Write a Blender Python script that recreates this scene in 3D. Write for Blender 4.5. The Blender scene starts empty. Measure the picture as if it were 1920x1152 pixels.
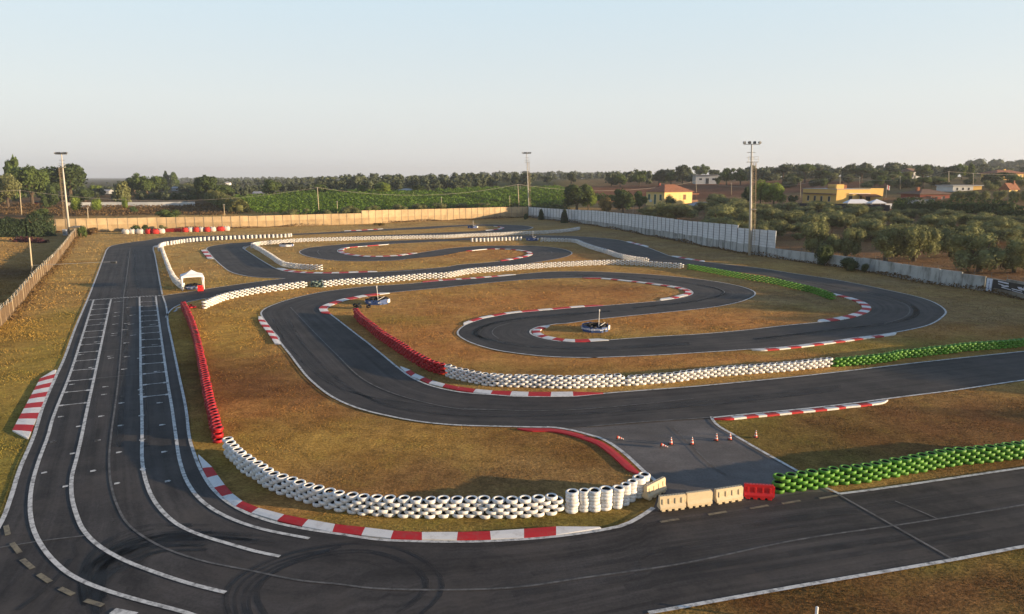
import bpy, bmesh, math, random
import numpy as np
from mathutils import Vector, Matrix
from mathutils.geometry import tessellate_polygon

# ---------------------------------------------------------------- camera, sky, sun, exposure
scene = bpy.context.scene
COL = scene.collection
F, PITCH, HC = 1290.0, math.radians(10.67), 15.0
CP, SP = math.cos(PITCH), math.sin(PITCH)
cam_d = bpy.data.cameras.new('camera')
cam_d.sensor_width = 36.0
cam_d.lens = F / 1920 * 36
cam_d.clip_start, cam_d.clip_end = 0.5, 20000
cam = bpy.data.objects.new('camera', cam_d)
COL.objects.link(cam)
cam.location = (0, 0, HC)
cam.rotation_euler = (math.radians(90) - PITCH, 0, 0)
scene.camera = cam

SUN_EL = math.radians(7.0)
SUN_AZ = math.atan2(1.0, -0.22)          # clockwise from +Y: the sun stands low to the right, a little behind the camera
sun_dir = Vector((math.sin(SUN_AZ) * math.cos(SUN_EL), math.cos(SUN_AZ) * math.cos(SUN_EL), math.sin(SUN_EL)))
world = bpy.data.worlds.new('World')
scene.world = world
world.use_nodes = True
wn, wl = world.node_tree.nodes, world.node_tree.links
bg = wn['Background']
sky = wn.new('ShaderNodeTexSky')
sky.sky_type = 'NISHITA'
sky.sun_disc = False
sky.sun_elevation = SUN_EL
sky.sun_rotation = SUN_AZ
sky.altitude = 60
sky.air_density, sky.dust_density, sky.ozone_density = 1.0, 1.6, 1.2
# the hazy summer-evening sky: the physical sky, softened by a pale veil that is thickest near the horizon
hs = wn.new('ShaderNodeHueSaturation'); hs.inputs['Saturation'].default_value = 0.55
wl.new(sky.outputs[0], hs.inputs['Color'])
tc = wn.new('ShaderNodeTexCoord'); sx = wn.new('ShaderNodeSeparateXYZ'); wl.new(tc.outputs['Generated'], sx.inputs[0])
veil = wn.new('ShaderNodeValToRGB'); wl.new(sx.outputs['Z'], veil.inputs[0])
vr = veil.color_ramp
for pos, c in ((0.0, (.630, .635, .655)), (0.03, (.690, .700, .705)), (0.10, (.705, .748, .755)), (0.235, (.600, .740, .825)), (0.40, (.27, .42, .60)), (0.75, (.10, .20, .40))):
    e_ = vr.elements.new(pos); e_.color = (*c, 1)
vr.elements.remove(vr.elements[-1]); vr.elements.remove(vr.elements[0])
up = wn.new('ShaderNodeVectorMath'); up.operation = 'SCALE'; up.inputs['Scale'].default_value = 4.0
wl.new(veil.outputs[0], up.inputs[0])
mixs = wn.new('ShaderNodeMix'); mixs.data_type = 'RGBA'; mixs.inputs[0].default_value = 0.85
wl.new(hs.outputs[0], mixs.inputs[6]); wl.new(up.outputs[0], mixs.inputs[7])
wl.new(mixs.outputs[2], bg.inputs[0])
bg.inputs[1].default_value = 0.13
sun_l = bpy.data.lights.new('sun', 'SUN')
sun_l.energy, sun_l.angle, sun_l.color = 5.0, math.radians(0.5), (1.0, 0.74, 0.45)
sun = bpy.data.objects.new('sun', sun_l)
COL.objects.link(sun)
sun.rotation_euler = (-sun_dir).to_track_quat('-Z', 'Y').to_euler()
sun.location = sun_dir * 300
vs = scene.view_settings
vs.view_transform, vs.look, vs.gamma, vs.exposure = 'Standard', 'None', 1.0, 1.12
vs.use_curve_mapping = False
scene.cycles.max_bounces = 5
scene.cycles.diffuse_bounces = 3
scene.cycles.transparent_max_bounces = 8

# ---------------------------------------------------------------- helpers
R = random.Random(7)
NR = np.random.RandomState(7)

def ray(px, py):
    v = (576 - py) / F
    return Vector(((px - 960) / F, CP + v * SP, -SP + v * CP))

def gp(px, py, z=0.0):
    d = ray(px, py)
    t = (z - HC) / d.z
    return Vector((d.x * t, d.y * t, z))

ZOOM = {'A': (140, 400, 4.8), 'B': (440, 400, 4.8), 'C': (760, 400, 4.8), 'D': (1040, 420, 4.8), 'E': (1400, 480, 3.6923),
        'F': (440, 560, 4.0), 'G': (820, 560, 4.0), 'H': (1100, 640, 4.0), '5': (0, 540, 3.84), '6': (0, 820, 3.0),
        '7': (600, 820, 2.8235), '8': (1120, 700, 2.4), 'P': (0, 0, 1.0)}

def tr(*args):
    """traced points: 'A', (x, y), (x, y), 'B', ... -> ground points"""
    out, z = [], ZOOM['P']
    for a in args:
        if isinstance(a, str):
            z = ZOOM[a]
        else:
            out.append(gp(z[0] + a[0] / z[2], z[1] + a[1] / z[2]))
    return out

def smooth(pts, step=0.8, closed=False):
    """Catmull-Rom through the points, resampled evenly"""
    P = [np.array(p[:2]) for p in pts]
    n = len(P)
    dense = []
    for i in range(n - 1):
        p1, p2 = P[i], P[i + 1]
        p0 = P[i - 1] if i > 0 else 2 * p1 - p2
        p3 = P[i + 2] if i + 2 < n else 2 * p2 - p1
        t0 = 0.0
        t1 = t0 + max(np.linalg.norm(p1 - p0), 1e-4) ** 0.5
        t2 = t1 + max(np.linalg.norm(p2 - p1), 1e-4) ** 0.5
        t3 = t2 + max(np.linalg.norm(p3 - p2), 1e-4) ** 0.5
        m = max(2, int(np.linalg.norm(p2 - p1) / 0.4))
        for k in range(m):
            t = t1 + (t2 - t1) * k / m
            a1 = (t1 - t) / (t1 - t0) * p0 + (t - t0) / (t1 - t0) * p1
            a2 = (t2 - t) / (t2 - t1) * p1 + (t - t1) / (t2 - t1) * p2
            a3 = (t3 - t) / (t3 - t2) * p2 + (t - t2) / (t3 - t2) * p3
            b1 = (t2 - t) / (t2 - t0) * a1 + (t - t0) / (t2 - t0) * a2
            b2 = (t3 - t) / (t3 - t1) * a2 + (t - t1) / (t3 - t1) * a3
            dense.append((t2 - t) / (t2 - t1) * b1 + (t - t1) / (t2 - t1) * b2)
    dense.append(P[-1])
    return resample(np.array(dense), step)

def resample(d, step=None, count=None):
    seg = np.linalg.norm(np.diff(d, axis=0), axis=1)
    s = np.concatenate([[0], np.cumsum(seg)])
    n = count or max(2, int(round(s[-1] / step)) + 1)
    u = np.linspace(0, s[-1], n)
    return np.stack([np.interp(u, s, d[:, 0]), np.interp(u, s, d[:, 1])], 1)

def normals2(d):
    t = np.gradient(d, axis=0)
    t /= np.maximum(np.linalg.norm(t, axis=1, keepdims=True), 1e-9)
    return np.stack([-t[:, 1], t[:, 0]], 1)          # to the left of the travel direction

class MB:
    """collects faces of one mesh; mat slot index per face"""
    def __init__(s):
        s.v, s.f, s.m, s.uv = [], [], [], []
    def face(s, pts, m=0):
        b = len(s.v)
        s.v += [tuple(p) for p in pts]
        s.f.append(tuple(range(b, b + len(pts))))
        s.m.append(m)
    def add(s, verts, faces, m=0):
        b = len(s.v)
        s.v += [tuple(p) for p in verts]
        for f in faces:
            s.f.append(tuple(i + b for i in f))
            s.m.append(m)
    def box(s, c, size, rz=0.0, m=0, taper=1.0, rx=0.0):
        hx, hy, hz = size[0] / 2, size[1] / 2, size[2] / 2
        M = Matrix.Translation(Vector(c)) @ Matrix.Rotation(rz, 4, 'Z') @ Matrix.Rotation(rx, 4, 'X')
        vs_ = []
        for z, k in ((-hz, 1.0), (hz, taper)):
            for x, y in ((-hx, -hy), (hx, -hy), (hx, hy), (-hx, hy)):
                vs_.append(M @ Vector((x * k, y * k, z)))
        s.add(vs_, [(3, 2, 1, 0), (4, 5, 6, 7), (0, 1, 5, 4), (1, 2, 6, 5), (2, 3, 7, 6), (3, 0, 4, 7)], m)
    def tube(s, a, b, r0, r1=None, n=8, m=0, cap=True):
        a, b = Vector(a), Vector(b)
        r1 = r0 if r1 is None else r1
        q = (b - a).to_track_quat('Z', 'Y')
        v = []
        for p, r in ((a, r0), (b, r1)):
            for i in range(n):
                an = 2 * math.pi * i / n
                v.append(p + q @ Vector((r * math.cos(an), r * math.sin(an), 0)))
        f = [(i, (i + 1) % n, n + (i + 1) % n, n + i) for i in range(n)]
        if cap:
            f += [tuple(range(n - 1, -1, -1)), tuple(range(n, 2 * n))]
        s.add(v, f, m)
    def lathe(s, prof, n=12, c=(0, 0, 0), m=0, mats=None, M=None):
        v = []
        for r, z in prof:
            for i in range(n):
                an = 2 * math.pi * i / n
                p = Vector((r * math.cos(an), r * math.sin(an), z))
                v.append((M @ p) if M else p + Vector(c))
        b = len(s.v)
        s.v += [tuple(p) for p in v]
        for k in range(len(prof) - 1):
            for i in range(n):
                j = (i + 1) % n
                s.f.append((b + k * n + i, b + k * n + j, b + (k + 1) * n + j, b + (k + 1) * n + i))
                s.m.append(mats[k] if mats else m)
    def build(s, name, mats, parent=None, smooth_=False, loc=None):
        me = bpy.data.meshes.new(name)
        me.from_pydata(s.v, [], s.f)
        for mm in (mats if isinstance(mats, (list, tuple)) else [mats]):
            me.materials.append(mm)
        if any(s.m):
            me.polygons.foreach_set('material_index', s.m)
        if smooth_:
            me.polygons.foreach_set('use_smooth', [True] * len(s.f))
        me.update()
        return put(name, me, parent, loc)

def put(name, me, parent=None, loc=None):
    o = bpy.data.objects.new(name, me)
    COL.objects.link(o)
    if parent is not None:
        o.parent = parent
    if loc is not None:
        o.location = loc
    return o

def tag(o, label=None, cat=None, group=None, kind=None):
    if label: o['label'] = label
    if cat: o['category'] = cat
    if group: o['group'] = group
    if kind: o['kind'] = kind
    return o

def empty(name, loc, label=None, cat=None, group=None, rz=0.0):
    o = bpy.data.objects.new(name, None)
    COL.objects.link(o)
    o.location = loc
    o.rotation_euler = (0, 0, rz)
    return tag(o, label, cat, group)

def copy_tree(o, parent=None):
    c = o.copy()
    COL.objects.link(c)
    if parent is not None:
        c.parent = parent
    for ch in list(o.children):
        copy_tree(ch, c)
    return c

# ---------------------------------------------------------------- materials
def nodes_of(m):
    m.use_nodes = True
    return m.node_tree.nodes, m.node_tree.links

def mat(name, col, rough=0.7, var=0.12, scale=2.0, spec=0.3, metal=0.0, stain=None, stain_scale=0.6, stain_amt=0.5, bump=0.0, island=0.0, trans=0.0, streak=None):
    m = bpy.data.materials.new(name)
    n, l = nodes_of(m)
    b = n['Principled BSDF']
    b.inputs['Roughness'].default_value = rough
    b.inputs['Specular IOR Level'].default_value = spec
    b.inputs['Metallic'].default_value = metal
    geo = n.new('ShaderNodeNewGeometry')
    noi = n.new('ShaderNodeTexNoise')
    noi.inputs['Scale'].default_value = scale
    noi.inputs['Detail'].default_value = 5
    l.new(geo.outputs['Position'], noi.inputs['Vector'])
    mr = n.new('ShaderNodeMapRange')
    mr.inputs[1].default_value, mr.inputs[2].default_value = 0.3, 0.7
    mr.inputs[3].default_value, mr.inputs[4].default_value = 1 - var, 1 + var
    l.new(noi.outputs[0], mr.inputs[0])
    val = mr.outputs[0]
    if island:
        mi = n.new('ShaderNodeMapRange')
        mi.inputs[3].default_value, mi.inputs[4].default_value = 1 - island, 1 + island
        l.new(geo.outputs['Random Per Island'], mi.inputs[0])
        mu = n.new('ShaderNodeMath')
        mu.operation = 'MULTIPLY'
        l.new(val, mu.inputs[0]); l.new(mi.outputs[0], mu.inputs[1])
        val = mu.outputs[0]
    mix = n.new('ShaderNodeVectorMath')
    mix.operation = 'SCALE'
    mix.inputs[0].default_value = col
    l.new(val, mix.inputs['Scale'])
    out = mix.outputs[0]
    if stain:
        n2 = n.new('ShaderNodeTexNoise')
        n2.inputs['Scale'].default_value = stain_scale
        n2.inputs['Detail'].default_value = 6
        n2.inputs['Roughness'].default_value = 0.7
        if streak:
            mpn = n.new('ShaderNodeMapping'); mpn.inputs['Scale'].default_value = (1, 1, streak)
            l.new(geo.outputs['Position'], mpn.inputs[0]); l.new(mpn.outputs[0], n2.inputs['Vector'])
        else:
            l.new(geo.outputs['Position'], n2.inputs['Vector'])
        m2 = n.new('ShaderNodeMapRange')
        m2.inputs[1].default_value, m2.inputs[2].default_value = 0.48, 0.72
        m2.inputs[4].default_value = stain_amt
        l.new(n2.outputs[0], m2.inputs[0])
        mx = n.new('ShaderNodeMix')
        mx.data_type = 'RGBA'
        l.new(m2.outputs[0], mx.inputs[0]); l.new(out, mx.inputs[6])
        mx.inputs[7].default_value = (*stain, 1)
        out = mx.outputs[2]
    l.new(out, b.inputs['Base Color'])
    if bump:
        bp = n.new('ShaderNodeBump')
        bp.inputs['Strength'].default_value = bump
        bp.inputs['Distance'].default_value = 0.05
        l.new(noi.outputs[0], bp.inputs['Height']); l.new(bp.outputs[0], b.inputs['Normal'])
    if trans:
        tb = n.new('ShaderNodeBsdfTranslucent')
        l.new(out, tb.inputs[0])
        ms = n.new('ShaderNodeMixShader')
        ms.inputs[0].default_value = trans
        l.new(b.outputs[0], ms.inputs[1]); l.new(tb.outputs[0], ms.inputs[2])
        l.new(ms.outputs[0], n['Material Output'].inputs[0])
    return m

def ground_mat():
    m = bpy.data.materials.new('dry_grass')
    n, l = nodes_of(m)
    b = n['Principled BSDF']
    b.inputs['Roughness'].default_value = 0.95
    b.inputs['Specular IOR Level'].default_value = 0.05
    at = n.new('ShaderNodeAttribute'); at.attribute_name = 'tint'
    geo = n.new('ShaderNodeNewGeometry')
    def noise(scale, detail, rough, lo, hi, a, c):
        q = n.new('ShaderNodeTexNoise')
        q.inputs['Scale'].default_value, q.inputs['Detail'].default_value, q.inputs['Roughness'].default_value = scale, detail, rough
        l.new(geo.outputs['Position'], q.inputs['Vector'])
        r = n.new('ShaderNodeMapRange')
        r.inputs[1].default_value, r.inputs[2].default_value, r.inputs[3].default_value, r.inputs[4].default_value = lo, hi, a, c
        l.new(q.outputs[0], r.inputs[0])
        return q, r
    q1, r1 = noise(0.16, 6, 0.65, 0.35, 0.65, 0.0, 1.0)      # patches of some metres
    q2, r2 = noise(1.1, 6, 0.7, 0.3, 0.7, 0.55, 1.4)         # tufts
    q3, r3 = noise(6.0, 5, 0.75, 0.3, 0.7, 0.45, 1.5)        # blades
    dk = n.new('ShaderNodeMix'); dk.data_type = 'RGBA'; dk.blend_type = 'MULTIPLY'
    l.new(r1.outputs[0], dk.inputs[0]); l.new(at.outputs['Color'], dk.inputs[6])
    dk.inputs[7].default_value = (0.70, 0.62, 0.60, 1)
    mu = n.new('ShaderNodeMath'); mu.operation = 'MULTIPLY'
    l.new(r2.outputs[0], mu.inputs[0]); l.new(r3.outputs[0], mu.inputs[1])
    sc = n.new('ShaderNodeVectorMath'); sc.operation = 'SCALE'
    l.new(dk.outputs[2], sc.inputs[0]); l.new(mu.outputs[0], sc.inputs['Scale'])
    q4, r4 = noise(0.55, 5, 0.7, 0.52, 0.68, 0.0, 0.55)      # greener tufts
    gr = n.new('ShaderNodeMix'); gr.data_type = 'RGBA'
    l.new(r4.outputs[0], gr.inputs[0]); l.new(sc.outputs[0], gr.inputs[6])
    gm = n.new('ShaderNodeVectorMath'); gm.operation = 'MULTIPLY'
    gm.inputs[1].default_value = (0.62, 0.80, 0.55)
    l.new(sc.outputs[0], gm.inputs[0]); l.new(gm.outputs[0], gr.inputs[7])
    l.new(gr.outputs[2], b.inputs['Base Color'])
    bp = n.new('ShaderNodeBump'); bp.inputs['Strength'].default_value = 0.6; bp.inputs['Distance'].default_value = 0.10
    l.new(mu.outputs[0], bp.inputs['Height']); l.new(bp.outputs[0], b.inputs['Normal'])
    return m

def asphalt_mat(name, base=(0.047, 0.0415, 0.0385), streak=0.55, sx=0.05, sy=14.0):
    m = bpy.data.materials.new(name)
    n, l = nodes_of(m)
    b = n['Principled BSDF']
    b.inputs['Roughness'].default_value = 0.78
    b.inputs['Specular IOR Level'].default_value = 0.22
    geo = n.new('ShaderNodeNewGeometry')
    uv = n.new('ShaderNodeUVMap')
    mp = n.new('ShaderNodeMapping'); mp.inputs['Scale'].default_value = (sx, sy, 1)
    l.new(uv.outputs[0], mp.inputs[0])
    def noise(vec, scale, detail, rough, lo, hi, a, c):
        q = n.new('ShaderNodeTexNoise')
        q.inputs['Scale'].default_value, q.inputs['Detail'].default_value, q.inputs['Roughness'].default_value = scale, detail, rough
        l.new(vec, q.inputs['Vector'])
        r = n.new('ShaderNodeMapRange')
        r.inputs[1].default_value, r.inputs[2].default_value, r.inputs[3].default_value, r.inputs[4].default_value = lo, hi, a, c
        l.new(q.outputs[0], r.inputs[0])
        return r.outputs[0]
    s1 = noise(mp.outputs[0], 1.0, 6, 0.7, 0.3, 0.7, 1 - streak, 1 + streak)
    s2 = noise(geo.outputs['Position'], 0.12, 6, 0.65, 0.32, 0.68, 0.62, 1.38)
    s3 = noise(geo.outputs['Position'], 9.0, 4, 0.8, 0.3, 0.7, 0.72, 1.28)
    s4 = noise(geo.outputs['Position'], 0.7, 6, 0.75, 0.3, 0.7, 0.85, 1.15)
    cur = s1
    for s in (s2, s3, s4):
        mu = n.new('ShaderNodeMath'); mu.operation = 'MULTIPLY'
        l.new(cur, mu.inputs[0]); l.new(s, mu.inputs[1])
        cur = mu.outputs[0]
    sc = n.new('ShaderNodeVectorMath'); sc.operation = 'SCALE'
    sc.inputs[0].default_value = base
    l.new(cur, sc.inputs['Scale'])
    # dust: browner patches
    d = noise(geo.outputs['Position'], 0.30, 7, 0.72, 0.46, 0.72, 0.0, 0.7)
    mx = n.new('ShaderNodeMix'); mx.data_type = 'RGBA'
    l.new(d, mx.inputs[0]); l.new(sc.outputs[0], mx.inputs[6]); mx.inputs[7].default_value = (0.092, 0.076, 0.064, 1)
    l.new(mx.outputs[2], b.inputs['Base Color'])
    bp = n.new('ShaderNodeBump'); bp.inputs['Strength'].default_value = 0.25; bp.inputs['Distance'].default_value = 0.02
    l.new(s3, bp.inputs['Height']); l.new(bp.outputs[0], b.inputs['Normal'])
    return m

def paint_mat(name, col, wear=0.35, under=(0.06, 0.058, 0.055), scale=3.0, thr=0.5):
    """road paint worn through to the asphalt"""
    m = bpy.data.materials.new(name)
    n, l = nodes_of(m)
    b = n['Principled BSDF']
    b.inputs['Roughness'].default_value = 0.7
    b.inputs['Specular IOR Level'].default_value = 0.25
    geo = n.new('ShaderNodeNewGeometry')
    q = n.new('ShaderNodeTexNoise')
    q.inputs['Scale'].default_value, q.inputs['Detail'].default_value, q.inputs['Roughness'].default_value = scale, 8, 0.75
    l.new(geo.outputs['Position'], q.inputs['Vector'])
    r = n.new('ShaderNodeMapRange')
    r.inputs[1].default_value, r.inputs[2].default_value, r.inputs[3].default_value, r.inputs[4].default_value = thr, thr + 0.2, 0.0, wear
    l.new(q.outputs[0], r.inputs[0])
    mx = n.new('ShaderNodeMix'); mx.data_type = 'RGBA'
    l.new(r.outputs[0], mx.inputs[0])
    mx.inputs[6].default_value = (*col, 1); mx.inputs[7].default_value = (*under, 1)
    l.new(mx.outputs[2], b.inputs['Base Color'])
    return m

def skid_mat(name, alpha):
    m = bpy.data.materials.new(name)
    n, l = nodes_of(m)
    b = n['Principled BSDF']
    b.inputs['Base Color'].default_value = (0.012, 0.012, 0.013, 1)
    b.inputs['Roughness'].default_value = 0.6
    geo = n.new('ShaderNodeNewGeometry')
    q = n.new('ShaderNodeTexNoise'); q.inputs['Scale'].default_value = 0.6; q.inputs['Detail'].default_value = 6
    l.new(geo.outputs['Position'], q.inputs['Vector'])
    r = n.new('ShaderNodeMapRange')
    r.inputs[1].default_value, r.inputs[2].default_value, r.inputs[3].default_value, r.inputs[4].default_value = 0.35, 0.65, 0.1 * alpha, alpha
    l.new(q.outputs[0], r.inputs[0]); l.new(r.outputs[0], b.inputs['Alpha'])
    return m

M = {}
M['ground'] = ground_mat()
M['asphalt'] = asphalt_mat('track_asphalt')
M['asphalt_old'] = asphalt_mat('old_asphalt', base=(0.125, 0.110, 0.100), streak=0.2, sx=0.2, sy=3)
M['white_line'] = paint_mat('white_line_paint', (0.62, 0.60, 0.56), 0.85, scale=3.0, thr=0.46)
M['faint_line'] = paint_mat('faint_line_paint', (0.17, 0.16, 0.15), 0.95, scale=2.0, thr=0.40)
M['beige_line'] = paint_mat('faded_yellow_paint', (0.24, 0.20, 0.13), 0.8, scale=4.0, thr=0.44)
M['kerb_white'] = paint_mat('kerb_white_paint', (0.70, 0.68, 0.65), 0.55, under=(0.35, 0.3, 0.26), scale=2.5, thr=0.5)
M['kerb_red'] = paint_mat('kerb_red_paint', (0.46, 0.022, 0.028), 0.5, under=(0.28, 0.10, 0.08), scale=2.5, thr=0.5)
M['skid'] = skid_mat('tyre_rubber_mark', 0.75)
M['skid_soft'] = skid_mat('faint_rubber_mark', 0.24)
M['tyre_white'] = mat('white_tyre_paint', (0.74, 0.72, 0.69), 0.5, 0.10, 5.0, stain=(0.20, 0.17, 0.14), stain_scale=4.5, stain_amt=0.55, island=0.12)
M['tyre_red'] = mat('red_tyre_paint', (0.36, 0.012, 0.018), 0.5, 0.25, 5.0, stain=(0.09, 0.012, 0.012), stain_scale=4.0, stain_amt=0.7, island=0.25)
M['tyre_green'] = mat('green_tyre_paint', (0.09, 0.255, 0.02), 0.55, 0.15, 5.0, stain=(0.03, 0.06, 0.02), stain_scale=4.0, stain_amt=0.7, island=0.15)
M['rubber'] = mat('black_rubber', (0.015, 0.015, 0.016), 0.7, 0.2)
M['concrete'] = mat('precast_concrete', (0.47, 0.345, 0.200), 0.85, 0.14, 0.5, stain=(0.22, 0.16, 0.10), stain_scale=0.35, stain_amt=0.55, bump=0.1)
M['concrete_low'] = mat('weathered_precast', (0.39, 0.28, 0.155), 0.85, 0.16, 0.5, stain=(0.20, 0.13, 0.07), stain_scale=0.4, stain_amt=0.7)
M['concrete_post'] = mat('concrete_post', (0.24, 0.20, 0.15), 0.85, 0.15)
M['panel_white'] = mat('pale_wall_panel', (0.64, 0.66, 0.68), 0.7, 0.08, 0.6, stain=(0.40, 0.41, 0.40), stain_scale=0.5, stain_amt=0.5)
M['panel_groove'] = mat('panel_groove', (0.36, 0.38, 0.40), 0.8, 0.1)
M['wall_stained'] = mat('stained_wall_plaster', (0.40, 0.41, 0.40), 0.9, 0.15, 0.6, stain=(0.07, 0.07, 0.05), stain_scale=0.8, stain_amt=0.95, streak=0.25)
M['wall_dark'] = mat('dark_stained_plaster', (0.25, 0.24, 0.21), 0.9, 0.2, 0.6, stain=(0.05, 0.05, 0.035), stain_scale=0.8, stain_amt=0.95, streak=0.25)
M['steel'] = mat('galvanised_steel', (0.42, 0.41, 0.38), 0.45, 0.1, metal=0.4)
M['steel_dark'] = mat('dark_steel', (0.08, 0.085, 0.09), 0.5, 0.1)
M['mast'] = mat('pale_grey_mast', (0.50, 0.47, 0.41), 0.6, 0.08, 1.0)
M['pole_concrete'] = mat('pale_concrete_pole', (0.46, 0.38, 0.26), 0.8, 0.1)
M['rust'] = mat('rusty_steel', (0.34, 0.25, 0.16), 0.7, 0.25)
M['lamp_glass'] = mat('floodlight_glass', (0.6, 0.62, 0.64), 0.15, 0.05, spec=0.6)
M['cable'] = mat('cable', (0.45, 0.40, 0.33), 0.6, 0.05)
M['plastic_cream'] = mat('cream_plastic', (0.62, 0.50, 0.32), 0.5, 0.08, 3.0, stain=(0.34, 0.25, 0.14), stain_scale=3.0, stain_amt=0.6)
M['plastic_red'] = mat('red_plastic', (0.62, 0.02, 0.02), 0.4, 0.08)
M['cone_red'] = mat('cone_red_plastic', (0.62, 0.07, 0.03), 0.5, 0.05)
M['cone_white'] = mat('cone_white_band', (0.75, 0.72, 0.68), 0.5, 0.05)
M['cone_base'] = mat('cone_black_base', (0.03, 0.025, 0.025), 0.6, 0.1)
M['fabric_white'] = mat('white_tent_fabric', (0.78, 0.77, 0.78), 0.8, 0.04)
M['bag_white'] = mat('white_bag_fabric', (0.62, 0.57, 0.50), 0.85, 0.12, 3.0, bump=0.3)
M['bag_red'] = mat('red_bag_fabric', (0.50, 0.035, 0.03), 0.8, 0.12, 3.0, bump=0.3)
M['banner_blue'] = mat('blue_banner', (0.035, 0.075, 0.21), 0.55, 0.1)
M['banner_print'] = mat('pale_banner_print', (0.55, 0.58, 0.66), 0.6, 0.1, 6.0)
M['banner_black'] = mat('black_banner', (0.02, 0.022, 0.026), 0.5, 0.2)
M['sign_white'] = mat('white_sign', (0.60, 0.65, 0.75), 0.5, 0.05)
M['teal_tyre'] = mat('grey_green_tyre_paint', (0.12, 0.17, 0.15), 0.6, 0.25, 4.0, island=0.3)
M['reed'] = mat('brown_reed_screen', (0.15, 0.10, 0.058), 0.95, 0.3, 4.0, stain=(0.10, 0.07, 0.04), stain_scale=1.0, stain_amt=0.7)
M['bark'] = mat('bark', (0.09, 0.065, 0.045), 0.95, 0.25)
def leaf(name, col, isl=0.35, var=0.30, scale=0.6):
    return mat(name, col, 0.75, var, scale, spec=0.15, island=isl, trans=0.30)
M['leaf_dark'] = leaf('dark_foliage', (0.062, 0.090, 0.031))
M['leaf_mid'] = leaf('mid_green_foliage', (0.093, 0.132, 0.037))
M['leaf_bright'] = leaf('bright_green_foliage', (0.163, 0.217, 0.039))
M['leaf_olive'] = leaf('olive_foliage', (0.185, 0.195, 0.080))
M['leaf_rust'] = leaf('rusty_foliage', (0.202, 0.155, 0.054))
M['leaf_conifer'] = leaf('conifer_foliage', (0.046, 0.070, 0.034))
M['leaf_far'] = leaf('far_foliage', (0.078, 0.096, 0.053))
M['leaf_gold'] = leaf('yellow_green_hedge', (0.19, 0.195, 0.07))
M['leaf_vine'] = leaf('vine_leaves', (0.108, 0.180, 0.026), var=0.4, scale=0.25)
M['leaf_dry'] = leaf('dry_weeds', (0.16, 0.10, 0.045))
M['leaf_purple'] = leaf('purple_foliage', (0.10, 0.035, 0.04))
M['plaster_yellow'] = mat('yellow_plaster', (0.66, 0.50, 0.20), 0.85, 0.06, 0.8)
M['plaster_ochre'] = mat('ochre_plaster', (0.66, 0.42, 0.13), 0.85, 0.06, 0.8)
M['plaster_white'] = mat('white_plaster', (0.55, 0.55, 0.54), 0.85, 0.06, 0.8)
M['plaster_grey'] = mat('grey_plaster', (0.28, 0.30, 0.33), 0.85, 0.06, 0.8)
M['plaster_red'] = mat('dark_red_plaster', (0.22, 0.06, 0.045), 0.85, 0.1, 0.8)
M['roof_tile'] = mat('terracotta_tiles', (0.28, 0.115, 0.06), 0.9, 0.25, 1.5, stain=(0.16, 0.08, 0.05), stain_scale=0.8, stain_amt=0.5)
M['roof_brown'] = mat('brown_tiles', (0.16, 0.09, 0.06), 0.9, 0.25, 1.5)
M['roof_grey'] = mat('grey_sheet_roof', (0.33, 0.33, 0.34), 0.7, 0.1)
M['window_dark'] = mat('window_glass', (0.03, 0.035, 0.04), 0.2, 0.05, spec=0.5)
M['shutter'] = mat('green_shutter', (0.03, 0.08, 0.05), 0.7, 0.1)
M['shutter_brown'] = mat('brown_shutter', (0.16, 0.07, 0.035), 0.7, 0.1)
M['net_black'] = mat('black_shade_net', (0.02, 0.022, 0.03), 0.9, 0.2)
M['solar'] = mat('solar_panel', (0.02, 0.022, 0.035), 0.3, 0.05)
M['car_red'] = mat('red_car_paint', (0.40, 0.03, 0.03), 0.35, 0.05)

# ---------------------------------------------------------------- terrain
left_fence_px = [(12, 602), (57, 547), (76, 524), (107, 492), (137, 450), (147, 437)]
back_base_px = [(88, 437), (150, 436), (300, 431), (440, 428), (640, 421), (752, 416.7), (840, 413.5), (930, 410), (990, 407.5)]
right_base_px = [(990, 407.5), (1051, 415), (1117, 423.5), (1213, 441), (1297, 457), (1394, 475), (1453, 484), (1523, 494), (1617, 507), (1725, 529), (1844, 546), (1920, 561), (2080, 593)]
poly = [gp(*p) for p in left_fence_px]
d0 = (poly[0] - poly[4]).normalized()
poly = [poly[0] + d0 * 90] + poly[:5] + [gp(*p) for p in back_base_px[1:]] + [gp(*p) for p in right_base_px[1:]]
poly += [Vector((190, 30, 0)), Vector((190, -80, 0))]
CIRC = np.array([p[:2] for p in poly])

def outside(XY):
    """distance outside the circuit's fence (0 inside)"""
    XY = np.atleast_2d(XY).astype(float)
    n = len(CIRC)
    dmin = np.full(len(XY), 1e9)
    inside = np.zeros(len(XY), bool)
    for i in range(n):
        a, b = CIRC[i], CIRC[(i + 1) % n]
        ab = b - a
        t = np.clip(((XY - a) @ ab) / (ab @ ab), 0, 1)
        d = np.linalg.norm(XY - (a + t[:, None] * ab), axis=1)
        dmin = np.minimum(dmin, d)
        c = (a[1] > XY[:, 1]) != (b[1] > XY[:, 1])
        with np.errstate(divide='ignore', invalid='ignore'):
            xi = a[0] + (XY[:, 1] - a[1]) * ab[0] / ab[1]
        inside ^= c & (XY[:, 0] < xi)
    dmin[inside] = 0
    return dmin

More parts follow.
